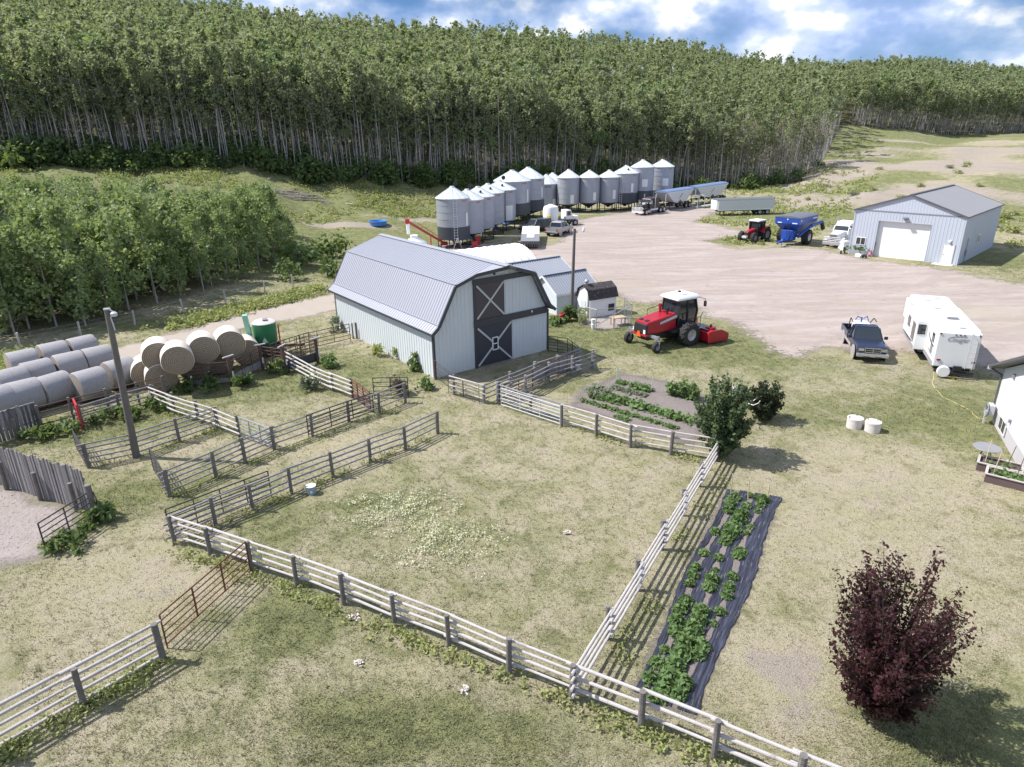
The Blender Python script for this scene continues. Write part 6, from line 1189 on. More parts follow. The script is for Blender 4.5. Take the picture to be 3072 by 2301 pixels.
# ---------------------------------------------------------------- fences, gates, corrals
def fence(name, lab, pts, rails, side=1, rm='wood_pale', pm='post', rr=.043, pr=.075, h=None, group=None, skip=(), posts=True, jit=.02, cat='fence'):
    P = [Gz(*p) if not isinstance(p, Vector) else p for p in pts]; h = h or max(rails) + .10; o = P[0].copy(); t_ = thing(name, lab, cat, o, 0, group)
    if posts:
        for i, p in enumerate(P):
            if ('p', i) in skip: continue
            m = MB(); lx, ly = R.uniform(-.03, .03), R.uniform(-.03, .03); r_ = pr * R.uniform(.88, 1.12); m.cyl(p - o + Vector((0, 0, -.2)), p - o + Vector((lx, ly, h * R.uniform(.97, 1.04))), r_ * 1.05, r_, 9); m.build('post', MW[pm], t_, smooth=True)
    for i, (a, b) in enumerate(zip(P, P[1:])):
        if i in skip: continue
        d = (b - a); d.z = 0; d.normalize(); nrm = Vector((-d.y, d.x, 0)) * side * (pr * .9 + rr * .8)
        for z in rails:
            ex = R.uniform(.05, .28); m = MB(); z0, z1 = z + R.uniform(-jit, jit), z + R.uniform(-jit, jit); r_ = rr * R.uniform(.9, 1.1); off = nrm * (1.0 + (.35 if i % 2 else -.1))
            m.cyl(a - o + off - d * ex + Vector((0, 0, z0)), b - o + off + d * R.uniform(.05, .25) + Vector((0, 0, z1)), r_, r_ * R.uniform(.8, .95), 8); m.build('rail', MW[rm], t_, smooth=True)
    return t_
def gate(name, lab, a, b, h, nb, mt, nv=2, r=.022, z0=.15, group=None, cat='gate', boards=None, vb=0):
    a = Gz(*a) if not isinstance(a, Vector) else a; b = Gz(*b) if not isinstance(b, Vector) else b; L_ = (b - a).length; t_ = thing(name, lab, cat, a, atan2(b.y - a.y, b.x - a.x), group)
    m = MB(); m.tube([(0, 0, z0), (0, 0, h), (L_, 0, h), (L_, 0, z0), (0, 0, z0)], r * 1.2, 6); m.build('frame', MW[mt], t_)
    for i in range(1, nb): z = z0 + (h - z0) * i / nb; m = MB(); m.cyl((0, 0, z), (L_, 0, z), r, r, 6); m.build('bar', MW[mt], t_)
    for i in range(1, nv + 1): x = L_ * i / (nv + 1); m = MB(); m.beam((x, -.02, z0), (x, -.02, h), .05, .03, (1, 0, 0)); m.build('upright', MW[mt], t_)
    if vb:
        for i in range(1, vb): x = L_ * i / vb; m = MB(); m.cyl((x, .01, z0), (x, .01, h), r * .8, r * .8, 5); m.build('picket', MW[mt], t_)
    if boards: m = MB(); m.box(.03, L_ - .03, -.03, -.005, boards[0], boards[1]); m.build('board_panel', MW[boards[2]], t_)
    for x in (0, L_): m = MB(); m.cyl((x, 0, -.05), (x, 0, z0), r, r, 5); m.build('foot', MW[mt], t_)
    return t_
g1_ = 'pole rail fences of the paddock and pens'
R4 = (.28, .56, .83, 1.08); R3 = (.32, .70, 1.06); R5 = (.2, .45, .69, .92, 1.13)
FL = [(525, 1632), (634, 1668), (757, 1712), (891, 1758), (1032, 1813), (1185, 1878), (1348, 1942), (1527, 2023), (1714, 2100)]
fence('rail_fence', 'long pale four rail fence running along the front of the grass paddock', FL, R4, 1, 'wood_pale', group=g1_)
A_ = Gz(1714, 2100); B_ = Gz(1922, 2184); C_ = Gz(2141, 2277); D_ = C_ + (C_ - B_) * 1.02; E_ = D_ + (C_ - B_)
fence('rail_fence', 'pale three rail fence in the lower right below the black mulched bed', [A_, B_, C_, D_, E_], R3, 1, 'wood_pale', group=g1_, skip=(('p', 0),), pr=.085, rr=.05)
e_ = Gz(2141, 1384); PA = [A_.lerp(e_, f) for f in np.linspace(0, 1, 7)]
fence('rail_fence', 'pale rail fence between the paddock and the black mulched bed', PA, R4, -1, 'wood_pale', group=g1_, skip=(('p', 0),))
fence('rail_fence', 'pale rail fence between the paddock and the vegetable garden', [e_, (2011, 1382 - 18), (1891, 1342), (1788, 1310), (1685, 1279)], R4, -1, 'wood_pale', group=g1_, skip=(('p', 0),))
gate('metal_gate', 'long pale tubular gate at the corner of the paddock by the garden', (1680, 1279), (1504, 1221), 1.08, 5, 'trim_grey', 2)
fence('rail_fence', 'short weathered fence right behind the long pale tubular gate', [(1686, 1268), (1592, 1240), (1500, 1206)], R4, 1, 'wood_grey', group=g1_, skip=(('p', 0),))
fence('rail_fence', 'grey rail fence with doubled posts along the upper left side of the paddock', [(525, 1630), (648, 1576), (760, 1532), (875, 1481), (1000, 1431), (1112, 1386), (1217, 1348), (1313, 1300)], R4, 1, 'wood_grey', group=g1_, skip=(('p', 0),), rr=.045)
gate('metal_gate', 'dark pipe gate laid along the left end of the paddock fence', (514, 1612), (815, 1490), 1.18, 5, 'dark_iron', 3)
fence('rail_fence', 'five rail grey fence along the far side of the grass alley', [(511, 1489), (648, 1431), (737, 1390), (824, 1350)], R5, 1, 'wood_grey', group=g1_)
fence('rail_fence', 'four rail grey fence continuing the alley towards the barn', [(824, 1350), (938, 1308), (1047, 1265), (1139, 1240), (1217, 1209)], R4, 1, 'wood_grey', group=g1_, skip=(('p', 0),))
gate('metal_gate', 'dark pipe gate hung along the alley fence left of the red gate', (927, 1312), (1122, 1240), 1.15, 5, 'dark_iron', 2)
gate('metal_gate', 'dark pipe gate swung open at the left end of the five rail alley fence', (506, 1489), (462, 1412), 1.12, 5, 'dark_iron', 2)
fence('rail_fence', 'grey pole fence crossing behind the yard pole in the corral', [(268, 1404), (408, 1374), (540, 1327), (655, 1286)], R5, 1, 'wood_grey', group=g1_, skip=(('p', 1),))
gate('metal_gate', 'dark pipe gate swung open left of the yard pole', (262, 1403), (232, 1350), 1.1, 5, 'dark_iron', 2)
fence('rail_fence', 'bright four rail fence slanting down from the bales to the corral', [(464, 1216), (525, 1241), (596, 1264), (655, 1284), (720, 1311)], R4, -1, 'wood_pale', group=g1_)
gate('metal_gate', 'thin galvanised gate closing the corral below the bright slanting fence', (724, 1312), (820, 1349), 1.1, 5, 'galv', 2)
fence('rail_fence', 'four rail fence with tangled weeds in front of the dark bales', [(250, 1281), (362, 1245), (464, 1216)], R4, 1, 'wood_grey', group=g1_)
fence('rail_fence', 'long dark topped fence standing right against the grey bales', [(130, 1294), (226, 1268), (330, 1240), (420, 1216), (500, 1196)], (.35, .68, .98, 1.28), 1, 'rust_pipe', group=g1_, rr=.035, pr=.06)
gate('metal_gate', 'narrow bright red gate panel seen edge on left of the weedy fence', (248, 1288), (238, 1266), 1.28, 4, 'red_paint', 0, .045)
fence('rail_fence', 'bright white staggered rails running from the corral chute to the red gate', [(870, 1106), (949, 1150), (1000, 1172), (1057, 1194)], R4, -1, 'wood_pale', group=g1_, rr=.055)
gate('metal_gate', 'red pipe gate standing between the white rails and the alley', (1060, 1195), (1113, 1237), 1.15, 6, 'red_pipe', 2, .028)
gate('corral_panel', 'free standing dark pipe panel in front of the sage bush', (1123, 1194), (1226, 1191), 1.18, 4, 'dark_iron', 1, cat='panel')
# brown corral chute
gp = 'brown pipe corral panels by the straw bales'
gate('corral_panel', 'brown corral panel below the stacked straw bales, leftmost of the chute row', (470, 1178), (575, 1164), 1.3, 6, 'rust_pipe', 2, group=gp, cat='panel')
gate('corral_panel', 'brown corral panel between two heavy chute posts below the straw bales', (575, 1164), (698, 1154), 1.42, 6, 'rust_pipe', 2, group=gp, cat='panel', boards=(.2, .45, 'wood_grey'))
gate('corral_panel', 'brown corral panel with plank foot left of the green mixer', (698, 1154), (789, 1108), 1.42, 6, 'rust_pipe', 2, group=gp, cat='panel', boards=(.18, .62, 'wood_grey'))
gate('corral_panel', 'brown chute gate with close pickets below the green mixer', (789, 1108), (856, 1117), 1.5, 6, 'rust_pipe', 1, group=gp, cat='panel', vb=6)
gate('corral_panel', 'brown chute side with a dark sheet at its foot, right of the picket gate', (856, 1117), (954, 1087), 1.5, 6, 'rust_pipe', 1, group=gp, cat='panel', boards=(.1, .7, 'bin_skirt'), vb=5)
gate('corral_panel', 'brown picket end panel closing the chute on the barn side', (954, 1087), (932, 1060), 1.5, 5, 'rust_pipe', 0, group=gp, cat='panel', vb=5)
gate('corral_panel', 'back panel of the brown chute nearest the green mixer', (819, 1098), (932, 1060), 1.45, 6, 'rust_pipe', 2, group=gp, cat='panel', vb=8)
for x, y, h, lab in ((575, 1165, 1.55, 'left heavy brown chute post with pale latch below the straw bales'), (698, 1156, 1.75, 'tall heavy brown chute post with white latch below the straw bales'), (789, 1109, 1.6, 'heavy brown post at the left corner of the picket chute'), (856, 1118, 1.7, 'heavy brown post at the front corner of the picket chute'), (954, 1088, 1.6, 'heavy brown post at the right corner of the picket chute')):
    q = thing('chute_post', lab, 'post', Gz(x, y), R.random()); m = MB(); m.box(-.09, .09, -.09, .09, -.1, h); m.build('upright', MW['rust_pipe'], q); m = MB(); m.beam((-.3, 0, h), (.35, .1, h + .05), .07, .06); m.build('cross_arm', MW['trim_grey'], q); m = MB(); m.cbox((.1, -.1, h * .4), (.08, .06, .35)); m.build('latch', MW['white_metal'], q)
gate('metal_gate', 'dark pipe gate reaching from the brown chute to the barn wall', (905, 1056), (1052, 1021), 1.2, 4, 'rust_pipe', 2)
for x, y, lab in ((1060, 1016, 'left one of two short posts standing against the barn side wall'), (1070, 1014, 'right one of two short posts standing against the barn side wall')): m = MB(); m.cyl((0, 0, -.1), (0, 0, 1.15), .06, .06, 8); tag(m.build('wall_post', MW['post'], None, loc=Gz(x, y)), lab, 'post')
# pens in front of the barn
fence('rail_fence', 'grey rail fence of the small pen in front of the barn doors', [(1452, 1209), (1530, 1174), (1603, 1142), (1671, 1119), (1733, 1093)], R4, -1, 'wood_grey', group=g1_, pm='wood_grey')
fence('rail_fence', 'outer grey rail fence of the narrow alley in front of the barn', [(1494, 1209), (1577, 1183), (1646, 1146), (1716, 1126), (1777, 1105)], R4, -1, 'wood_grey', group=g1_, pm='wood_grey')
fence('rail_fence', 'bright rails closing the barn pen below the left barn corner', [(1363, 1184), (1452, 1209)], R4, -1, 'wood_pale', group=g1_, skip=(('p', 1),))
fence('wire_fence', 'wire strands from the left barn corner to the bright pen rails', [(1307, 1139), (1363, 1184)], (.2, .45, .7, .95, 1.12), 1, 'dark_iron', 'rust_pipe', .014, .07, skip=(('p', 1),))
gate('corral_panel', 'thin wire panel leaning on the bright rails of the barn pen', (1346, 1182), (1438, 1212), 1.05, 5, 'dark_iron', 1, .012, cat='panel')
gate('corral_panel', 'dark wire panel joining the right barn corner to the pen', (1645, 1058), (1702, 1066), 1.15, 5, 'dark_iron', 1, .018, cat='panel'); gate('corral_panel', 'dark wire panel running from the right barn corner panel down to the pen fence', (1702, 1066), (1733, 1091), 1.15, 5, 'dark_iron', 1, .018, cat='panel')
gate('metal_gate', 'rusty pipe gate standing inside the narrow alley before the barn', (1512, 1206), (1597, 1166), 1.0, 5, 'rust_pipe', 1)
gate('board_gate', 'grey brown boarded gate inside the narrow alley before the barn', (1598, 1165), (1672, 1132), 1.15, 3, 'rust_pipe', 1, boards=(.3, 1.12, 'wood_grey')); gate('board_gate', 'shaded grey boarded gate at the right end of the barn alley', (1676, 1131), (1722, 1110), 1.15, 3, 'rust_pipe', 1, boards=(.25, 1.1, 'wood_grey'))
p = Gz(1733, 1110); m = MB(); m.lathe([(.13, 0), (.16, .32), (.17, .33), (.02, .30)], 12); tag(m.build('bucket', MW['white_metal'], None, loc=p, smooth=True), 'white bucket lying at the right end of the barn alley', 'bucket')
# plank windbreaks
def plank_fence(lab, a, b, ha, hb, n, seed):
    r = random.Random(seed); t_ = thing('plank_fence', lab, 'fence', a, atan2(b.y - a.y, b.x - a.x)); Lf = (b - a).length; m = MB(); w_ = Lf / n
    for i in range(n):
        h = (ha + (hb - ha) * i / n) * r.uniform(.94, 1.03); d = r.uniform(-.015, .015); m.add([(i * w_ + .015, d, .02), ((i + 1) * w_ - .015, d, .02), ((i + 1) * w_ - .015 + r.uniform(-.01, .01), d, h), (i * w_ + .015, d, h * r.uniform(.985, 1)), (i * w_ + .015, d + .03, .02), ((i + 1) * w_ - .015, d + .03, .02), ((i + 1) * w_ - .015, d + .03, h), (i * w_ + .015, d + .03, h)], [(0, 1, 2, 3), (4, 7, 6, 5), (3, 2, 6, 7), (0, 3, 7, 4), (1, 5, 6, 2)])
    m.build('planks', MW['plank'], t_)
    for i in range(int(Lf / 2.2) + 1): x = .3 + i * 2.2; m = MB(); m.cyl((x, -.13, -.1), (x, -.13, ha * .62), .09, .085, 9); m.build('post', MW['post'], t_, smooth=True)
    for z in (.5, 1.4): m = MB(); m.box(0, Lf, .035, .085, z, z + .12); m.build('back_rail', MW['wood_grey'], t_)
t = NT('weathered_planks'); o_ = t.obj(); pn = t.noise(1.0, 1, t.scale(o_, (5.2, .01, .05)), .5); fn = t.noise(1.0, 5, t.scale(o_, (22, 1, 1.6)), .7); zz = t.n("ShaderNodeSeparateXYZ"); t.l(o_, zz.inputs[0])
c = t.mix(t.step(pn, .38, .62), (.105, .10, .105), (.33, .31, .32)); c = t.mix(t.math('MULTIPLY', t.step(fn, .45, .7), .6), c, (.075, .07, .07)); MW['plank'] = t.out(c, .9, 0, t.bump(fn, .5))
b = Gz(275, 1540); a = Gz(0, 1455); a2 = a + (a - b).normalized() * 4; plank_fence('tall weathered grey plank windbreak standing beside the muddy pen', a2, b, hgt(b, 1408) + .1, hgt(b, 1408), 56, 3)
b = Gz(128, 1290); a = Gz(0, 1330); a2 = a + (a - b).normalized() * 4; plank_fence('dark shaded plank windbreak in front of the grey bales', a2, b, hgt(b, 1196), hgt(b, 1205), 34, 4)
q = thing('corner_post', 'thick post at the end of the plank windbreak with hanging chains', 'post', Gz(289, 1557)); m = MB(); m.cyl((0, 0, -.1), (0, 0, 1.5), .13, .12, 10); m.build('shaft', MW['post'], q, smooth=True); m = MB(); m.tube([(.14, 0, 1.2), (.2, 0, .9), (.15, 0, .5)], .02); m.build('chain', MW['dark_iron'], q)
gate('metal_gate', 'dark pipe gate of the muddy pen hung on the windbreak corner post', (284, 1560), (140, 1657), 1.2, 5, 'dark_iron', 1)
# bottom left fence and its red brown gate
a = Gz(253, 2118); b = Gz(492, 1981); c_ = a - (b - a); d__ = c_ - (b - a)
fence('rail_fence', 'whitish five rail fence in the bottom left corner', [d__, c_, a, b], (.12, .4, .68, .95, 1.2), 1, 'wood_pale', group=g1_, rr=.05, pr=.085, h=1.28)
gate('metal_gate', 'red brown pipe gate linking the bottom left fence to the paddock fence', (503, 1945), (752, 1716), 1.2, 5, 'red_pipe', 2, .02)
# wire fence by the track
pts_ = [(-40, 1058), (62, 1046), (244, 1010), (406, 975), (550, 937), (677, 911), (795, 880), (880, 860)]
wf = thing('wire_fence', 'old wire fence with thin grey posts between the grove and the dirt track', 'fence', G(*pts_[0])); o_ = wf.location.copy(); PW = [G(*p) for p in pts_]
for p in PW: m = MB(); m.cyl(p - o_ - Vector((0, 0, .1)), p - o_ + Vector((R.uniform(-.05, .05), 0, 1.15)), .075, .07, 8); m.build('post', MW['wood_pale'], wf, smooth=True)
for z in (.45, .75, 1.02):
    for a, b in zip(PW, PW[1:]): m = MB(); m.cyl(a - o_ + Vector((0, 0, z)), b - o_ + Vector((0, 0, z)), .006, .006, 3, False); m.build('wire', MW['galv'], wf)
# water bucket in the paddock
p = Gz(935, 1480); q = thing('water_tub', 'small blue and white tub standing by the paddock fence', 'tub', p); m = MB(); q.scale = (.68,) * 3; m.lathe([(.26, 0), (.30, .5), (.32, .52), (.28, .50), (.26, .1)], 18); m.build('tub', MW['tub_blue'] if 'tub_blue' in MW else mat('tub_blue', (.25, .33, .45), .5), q, smooth=True); m = MB(); m.lathe([(.31, .52), (.31, .55), (.02, .56)], 18); m.build('lid', MW['white_metal'], q); m = MB(); m.cbox((.1, -.31, .25), (.12, .02, .14)); m.build('sticker', MW['white_metal'], q)
# ---------------------------------------------------------------- bales
def bale(lab, c, yaw, straw, group, d=1.75, L_=1.55, tilt=0):
    m = MB(); prof = [(.02, -L_ / 2), (d * .44, -L_ / 2), (d / 2 * .97, -L_ / 2 + .03), (d / 2, -L_ / 2 + .1), (d / 2, L_ / 2 - .1), (d / 2 * .97, L_ / 2 - .03), (d * .44, L_ / 2), (.02, L_ / 2)]
    m.lathe(prof, 30, (0, 0, 0), 'y'); nf = len(m.f); m.m = [0] * nf
    for i, f in enumerate(m.f):
        ys = [m.v[k][1] for k in f]
        if max(ys) - min(ys) < .06: m.m[i] = 1
    for k, v_ in enumerate(m.v):
        s_ = 1 + .025 * sin(v_[1] * 5 + k) * .4; z = v_[2]; m.v[k] = (v_[0] * s_, v_[1], z * (1 if z > -d * .38 else .955))
    o = m.build('hay_bale', [MW['straw' if straw else 'hay'], MW['straw_end' if straw else 'hay_end']], None, smooth=True, loc=c, rot=(tilt, 0, yaw - pi / 2)); tag(o, lab, 'bale', group)
gb = 'weathered grey bales in the three rows'; dA = Gz(60, 1081) ; dB = Gz(294, 1023); yb = atan2((Gz(294, 1045, .8) - Gz(25, 1105, .8)).y, (Gz(294, 1045, .8) - Gz(25, 1105, .8)).x)
rowdef = [('back row', [(72, 1092), (163, 1069), (250, 1049)]), ('middle row', [(36, 1150), (116, 1122), (207, 1101), (296, 1080)]), ('front row', [(-10, 1212), (74, 1188), (168, 1165), (272, 1153), (360, 1118)])]
pos_w = {'back row': ['left end of the', 'middle of the', 'right end of the'], 'middle row': ['left end of the', 'second from left in the', 'third from left in the', 'right end of the'], 'front row': ['cut off left end of the', 'second from left in the', 'centre of the tilted', 'fourth from left in the', 'right end of the']}
for rn, ps in rowdef:
    for (x, y), w_ in zip(ps, pos_w[rn]):
        c0 = Gz(x, y, .85) + Vector((R.uniform(-.05, .05), R.uniform(-.08, .08), 0)); bale('weathered grey round bale, %s %s by the left fence' % (w_, rn), c0, yb + (R.uniform(-.06, .06) if rn != 'front row' else R.uniform(-.05, .22)), False, gb, R.uniform(1.68, 1.78), 1.52)
gs_ = 'round straw bales stacked by the brown corral'; ys_ = radians(-62)
for x, y, z, lab in ((990, 365, 2.05, 'upper straw bale nearest the green mixer'), (735, 420, 2.05, 'middle upper straw bale of the stack'), (485, 520, 2.05, 'upper straw bale at the left front of the stack'), (1150, 440, .85, 'lower straw bale at the right foot of the stack beside the mixer'), (880, 520, .85, 'lower shaded straw bale under the two right upper bales'), (640, 580, .85, 'lower shaded straw bale under the left and middle upper bales'), (330, 690, .85, 'lower straw bale at the left foot of the stack')):
    e = Gz(380 + x / 3.1725, 920 + y / 3.1725, z); c0 = e - Vector((cos(ys_), sin(ys_), 0)) * .78; c0.z = z; bale(lab, c0, ys_, True, gs_, 1.72, 1.55)
e = Gz(380 + 300 / 3.1725, 920 + 470 / 3.1725, 2.1); c0 = e - Vector((cos(ys_), sin(ys_), 0)) * .5; bale('upper straw bale hidden behind the left front one', c0, ys_, True, gs_, 1.72, 1.55)
e = Gz(380 + 195 / 3.1725, 920 + 640 / 3.1725, .85); c0 = e - Vector((cos(ys_), sin(ys_), 0)) * .7; bale('half hidden lower straw bale touching the grey bales', c0, ys_, True, gs_, 1.72, 1.55)
# ---------------------------------------------------------------- green feed mixer
p = Gz(805, 1062); q = thing('feed_mixer', 'upright green feed mixer with long pale green conveyor arm', 'feed mixer', p, radians(-75)); rm_ = 34 / FPX * zc(p + Vector((0, 0, 1.5))); hm = hgt(p, 966)
m = MB(); m.lathe([(rm_ * .6, .55), (rm_ * .98, .95), (rm_, hm), (rm_ * .94, hm), (rm_ * .9, hm - .1)], 26); m.build('tank', MW['green_paint'], q, smooth=True); m = MB(); m.lathe([(rm_ * 1.02, hm - .02), (rm_ * .8, hm + .10), (.03, hm + .16)], 26); m.build('lid', MW['concrete'], q, smooth=True); m = MB(); m.cbox((.1, .1, hm + .20), (.45, .3, .05)); m.build('lid_hatch', MW['grey_plastic'], q)
m = MB(); m.add([(rm_ + .04, -.2, 1.0), (rm_ + .04, .2, 1.0), (rm_ + .06, 0, 1.36)], [(0, 1, 2)]); o = m.build('slow_sign', MW['concrete'], q); o.modifiers.new('t', 'SOLIDIFY').thickness = .03
m = MB(); fr = Vector((.25, -rm_ - .15, .9)); tp = p + Vector((0, 0, 0)); top_w = Gz(733, 945, 3.0) - p; ca, sa = cos(-radians(-75)), sin(-radians(-75)); tl_ = Vector((top_w.x * ca - top_w.y * sa, top_w.x * sa + top_w.y * ca, 3.0)); m.beam(fr, tl_, .30, .22); m.beam(fr + Vector((.1, 0, -.1)), fr.lerp(tl_, .35) + Vector((.15, .1, -.1)), .18, .35); m.build('conveyor_arm', MW['green_pale'], q)
m = MB(); m.box(-1.0, 1.0, -.7, .7, .42, .6); m.beam((0, .7, .5), (0, 2.4, .45), .15, .15); m.build('frame', MW['rust_pipe'], q)
for x in (-.75, .75): wheel(q, (0, x, .38), .38, .24, .55)
m = MB()
for i in range(5): m.cyl((-.1 - .0, rm_ + .12, .7 + i * .3), (.3, rm_ + .12, .7 + i * .3), .02, .02, 5)
m.cyl((-.1, rm_ + .12, .5), (-.1, rm_ + .12, 2.0), .03); m.cyl((.3, rm_ + .12, .5), (.3, rm_ + .12, 2.0), .03); m.build('ladder', MW['red_paint'], q)
# ---------------------------------------------------------------- septic lids, bed frames, table by the house
for x, y, lab in ((2568, 1287, 'left one of two round white concrete lids on the lawn'), (2622, 1299, 'right one of two round white concrete lids on the lawn')):
    p = Gz(x, y); rr = 22 / FPX * zc(p); p = p + Vector((0, rr * .6, 0)); q = thing('concrete_lid', lab, 'lid', p, R.random()); m = MB(); m.lathe([(rr, 0), (rr, .42), (rr * 1.03, .43), (rr * 1.03, .52), (.02, .54)], 26); m.build('riser', MW['concrete'], q, smooth=True)
    for a in (0, 2.2): m = MB(); m.tube([(-.09 + cos(a) * .3, sin(a) * .3, .53), (-.06 + cos(a) * .3, sin(a) * .3, .60), (.06 + cos(a) * .3, sin(a) * .3, .60), (.09 + cos(a) * .3, sin(a) * .3, .53)], .014, 5); m.build('handle', MW['black'], q)
def raised_bed(lab, px, yaw, plants, group=None):
    p = Gz(*px); q = thing('raised_bed', lab, 'planter', p, yaw); Lb, Wb, hb_ = 1.55, .85, .40
    for x0, x1, y0, y1 in ((0, Lb, 0, .04), (0, Lb, Wb - .04, Wb), (0, .04, .04, Wb - .04), (Lb - .04, Lb, .04, Wb - .04)): m = MB(); m.box(x0, x1, y0, y1, 0, hb_); m.build('board', MW['board_brown'], q)
    m = MB(); 
    for x0, x1, y0, y1 in ((-.04, Lb + .04, -.04, .06), (-.04, Lb + .04, Wb - .06, Wb + .04), (-.04, .06, .06, Wb - .06), (Lb - .06, Lb + .04, .06, Wb - .06)): m.box(x0, x1, y0, y1, hb_, hb_ + .035)
    m.build('cap', MW['board_top'], q); m = MB(); m.box(.04, Lb - .04, .04, Wb - .04, .25, .31); m.build('soil', MW['soil_plain'], q)
    for x, y in ((.25, .5), (1.0, .4)): m = MB(); m.cyl((x, y, .3), (x + R.uniform(-.15, .15), y, 1.35), .018, .015, 5); m.build('stake', MW['new_wood'] if x < .5 else MW['board_brown'], q)
    if plants: link('plants', mesh_np('plants', *cards(NP.normal(size=(plants, 3)) * np.array([.33, .16, .07]) + np.array([.8, .42, .42]), .12), MW['crop_leaf']), q)
MW['soil_plain'] = mat('bed_soil', (.10, .08, .07), .95, 0, .3, 6)
ybd = atan2((Gz(3050, 1465) - Gz(2950, 1440)).y, (Gz(3050, 1465) - Gz(2950, 1440)).x)
raised_bed('raised board planter with green plants nearest the camera by the house', (2950, 1447), ybd, 190); raised_bed('raised board planter with few plants behind the planted one by the house', (2926, 1412), ybd, 40)
p = Gz(2950, 1386); q = thing('patio_table', 'round grey patio table by the house foundation', 'table', p); m = MB(); m.lathe([(.02, .70), (.52, .70), (.54, .72), (.52, .74), (.02, .745)], 28); m.build('tabletop', MW['grey_plastic'], q, smooth=True)
for a in np.linspace(0, 2 * pi, 5)[:-1]: m = MB(); m.cyl((.12 * cos(a), .12 * sin(a), .7), (.36 * cos(a), .36 * sin(a), 0), .018, .018, 6); m.build('leg', MW['black'], q)
# garden hose
hp = [(2804, 1107), (2800, 1128), (2796, 1150), (2806, 1170), (2828, 1193), (2858, 1206), (2886, 1220), (2910, 1232), (2920, 1245), (2936, 1258), (2952, 1258), (2962, 1252)]; pw = [Gz(*p) + Vector((0, 0, .025)) for p in hp]; sm_ = []
for i in range(len(pw) - 1):
    for f in (0, .33, .66): sm_.append(pw[i].lerp(pw[i + 1], f) + Vector((R.uniform(-.03, .03), R.uniform(-.03, .03), 0)))
m = MB(); m.tube([p - pw[0] for p in sm_], .022, 6); tag(m.build('garden_hose', MW['hose'], None, smooth=True, loc=pw[0]), 'yellow garden hose snaking from the caravan to the house corner', 'hose')
p = Gz(2857, 1138); m = MB(); m.lathe([(.01, 0), (.09, .05), (.1, .1), (.07, .16), (.01, .18)], 12); tag(m.build('ball', MW['yellow'], None, smooth=True, loc=p), 'small yellow ball on the grass behind the caravan', 'ball')
# ---------------------------------------------------------------- garden and yard plants
def bushy(name, lab, base, h, rad, nb, per, size, leafm, barkm, low=.1, spread=.14, cat='tree', upright=.8, seed=1, topexp=.8):
    """limbs fan out from a short stem; leaves gather along the outer part of each limb"""
    r = random.Random(seed); rn = np.random.default_rng(seed); t_ = thing(name, lab, cat, base, 0); m = MB(); m.cyl((0, 0, -.2), (0, 0, h * .3), rad * .05, rad * .035, 8); P = []; S = []
    for i in range(nb):
        t0 = r.random() ** topexp; a = r.uniform(0, 2 * pi); env = rad * (sin(pi * min(1, .16 + .84 * (1 - t0) * .92 + .0)) ** .65) * r.uniform(.55, 1.12); z = h * (low + (1.0 - low) * t0) * r.uniform(.93, 1.06)
        s0 = Vector((0, 0, h * (.06 + .3 * t0 * r.random()))); e = Vector((cos(a) * env, sin(a) * env, z)); c1 = s0.lerp(e, .5) + Vector((0, 0, -h * .10 * (1 - upright) + h * .03)); pts = [s0, s0.lerp(c1, .5), c1, c1.lerp(e, .55), e]
        for k, (p, q) in enumerate(zip(pts, pts[1:])): m.cyl(p, q, rad * .018 * (1 - k * .2), rad * .018 * (.8 - k * .2) + .002, 5, False)
        n = int(per * r.uniform(.6, 1.3)); f = rn.uniform(.35, 1.04, n); k = np.minimum(3, (f * 4).astype(int)); pa = np.array([list(p) for p in pts]); g = np.clip(f * 4 - k, 0, 1.3)[:, None]
        P.append(pa[k] * (1 - g) + pa[k + 1] * g + rn.normal(size=(n, 3)) * spread * np.array([1, 1, .8]) * (1.15 - .7 * f[:, None]))
    m.build('trunk', MW[barkm], t_, smooth=True); P = np.concatenate(P); P = P[P[:, 2] > .08]; link('crown', mesh_np('crown', *cards(P, size, .25, rn, 1.7), MW[leafm]), t_); return t_
p = Gz(2628, 2150); hh = hgt(p, 1722); rr = 178 / FPX * zc(p + Vector((0, 0, hh * .5)))
bushy('purple_tree', 'dark purple leaved tree with ragged crown standing alone on the dry lawn', p, hh, rr * 1.02, 210, 110, .066, 'purple_leaf', 'dark_bark', .12, .15, seed=21, topexp=1.05)
p = Gz(2160, 1368); hh = hgt(p, 1142); rr = 74 / FPX * zc(p)
bushy('green_shrub', 'large dense green shrub at the corner of the vegetable garden', p, hh, rr * 1.08, 170, 80, .10, 'garden_shrub_leaf', 'dark_bark', .06, .14, 'shrub', seed=5)
p = Gz(2288, 1258); hh = hgt(p, 1152); rr = 45 / FPX * zc(p)
bushy('dark_shrub', 'smaller dark shrub behind the pale plant hanger', p, hh, rr * 1.1, 90, 55, .10, 'dark_shrub_leaf', 'dark_bark', .06, .14, 'shrub', seed=8)
for x, y, s, lab in ((2015, 1185, .8, 'leafy cane bush at the left of the back row of the garden'), (2036, 1190, .95, 'second cane bush from left in the back row of the garden'), (2060, 1194, 1.05, 'third cane bush in the back row of the garden'), (2084, 1200, .9, 'cane bush nearest the big green shrub in the back row')):
    p = Gz(x, y); bushy('cane_bush', lab, p, .95 * s, .42 * s, 26, 16, .12, 'crop_leaf', 'dark_bark', .05, .1, 'bush', seed=x)
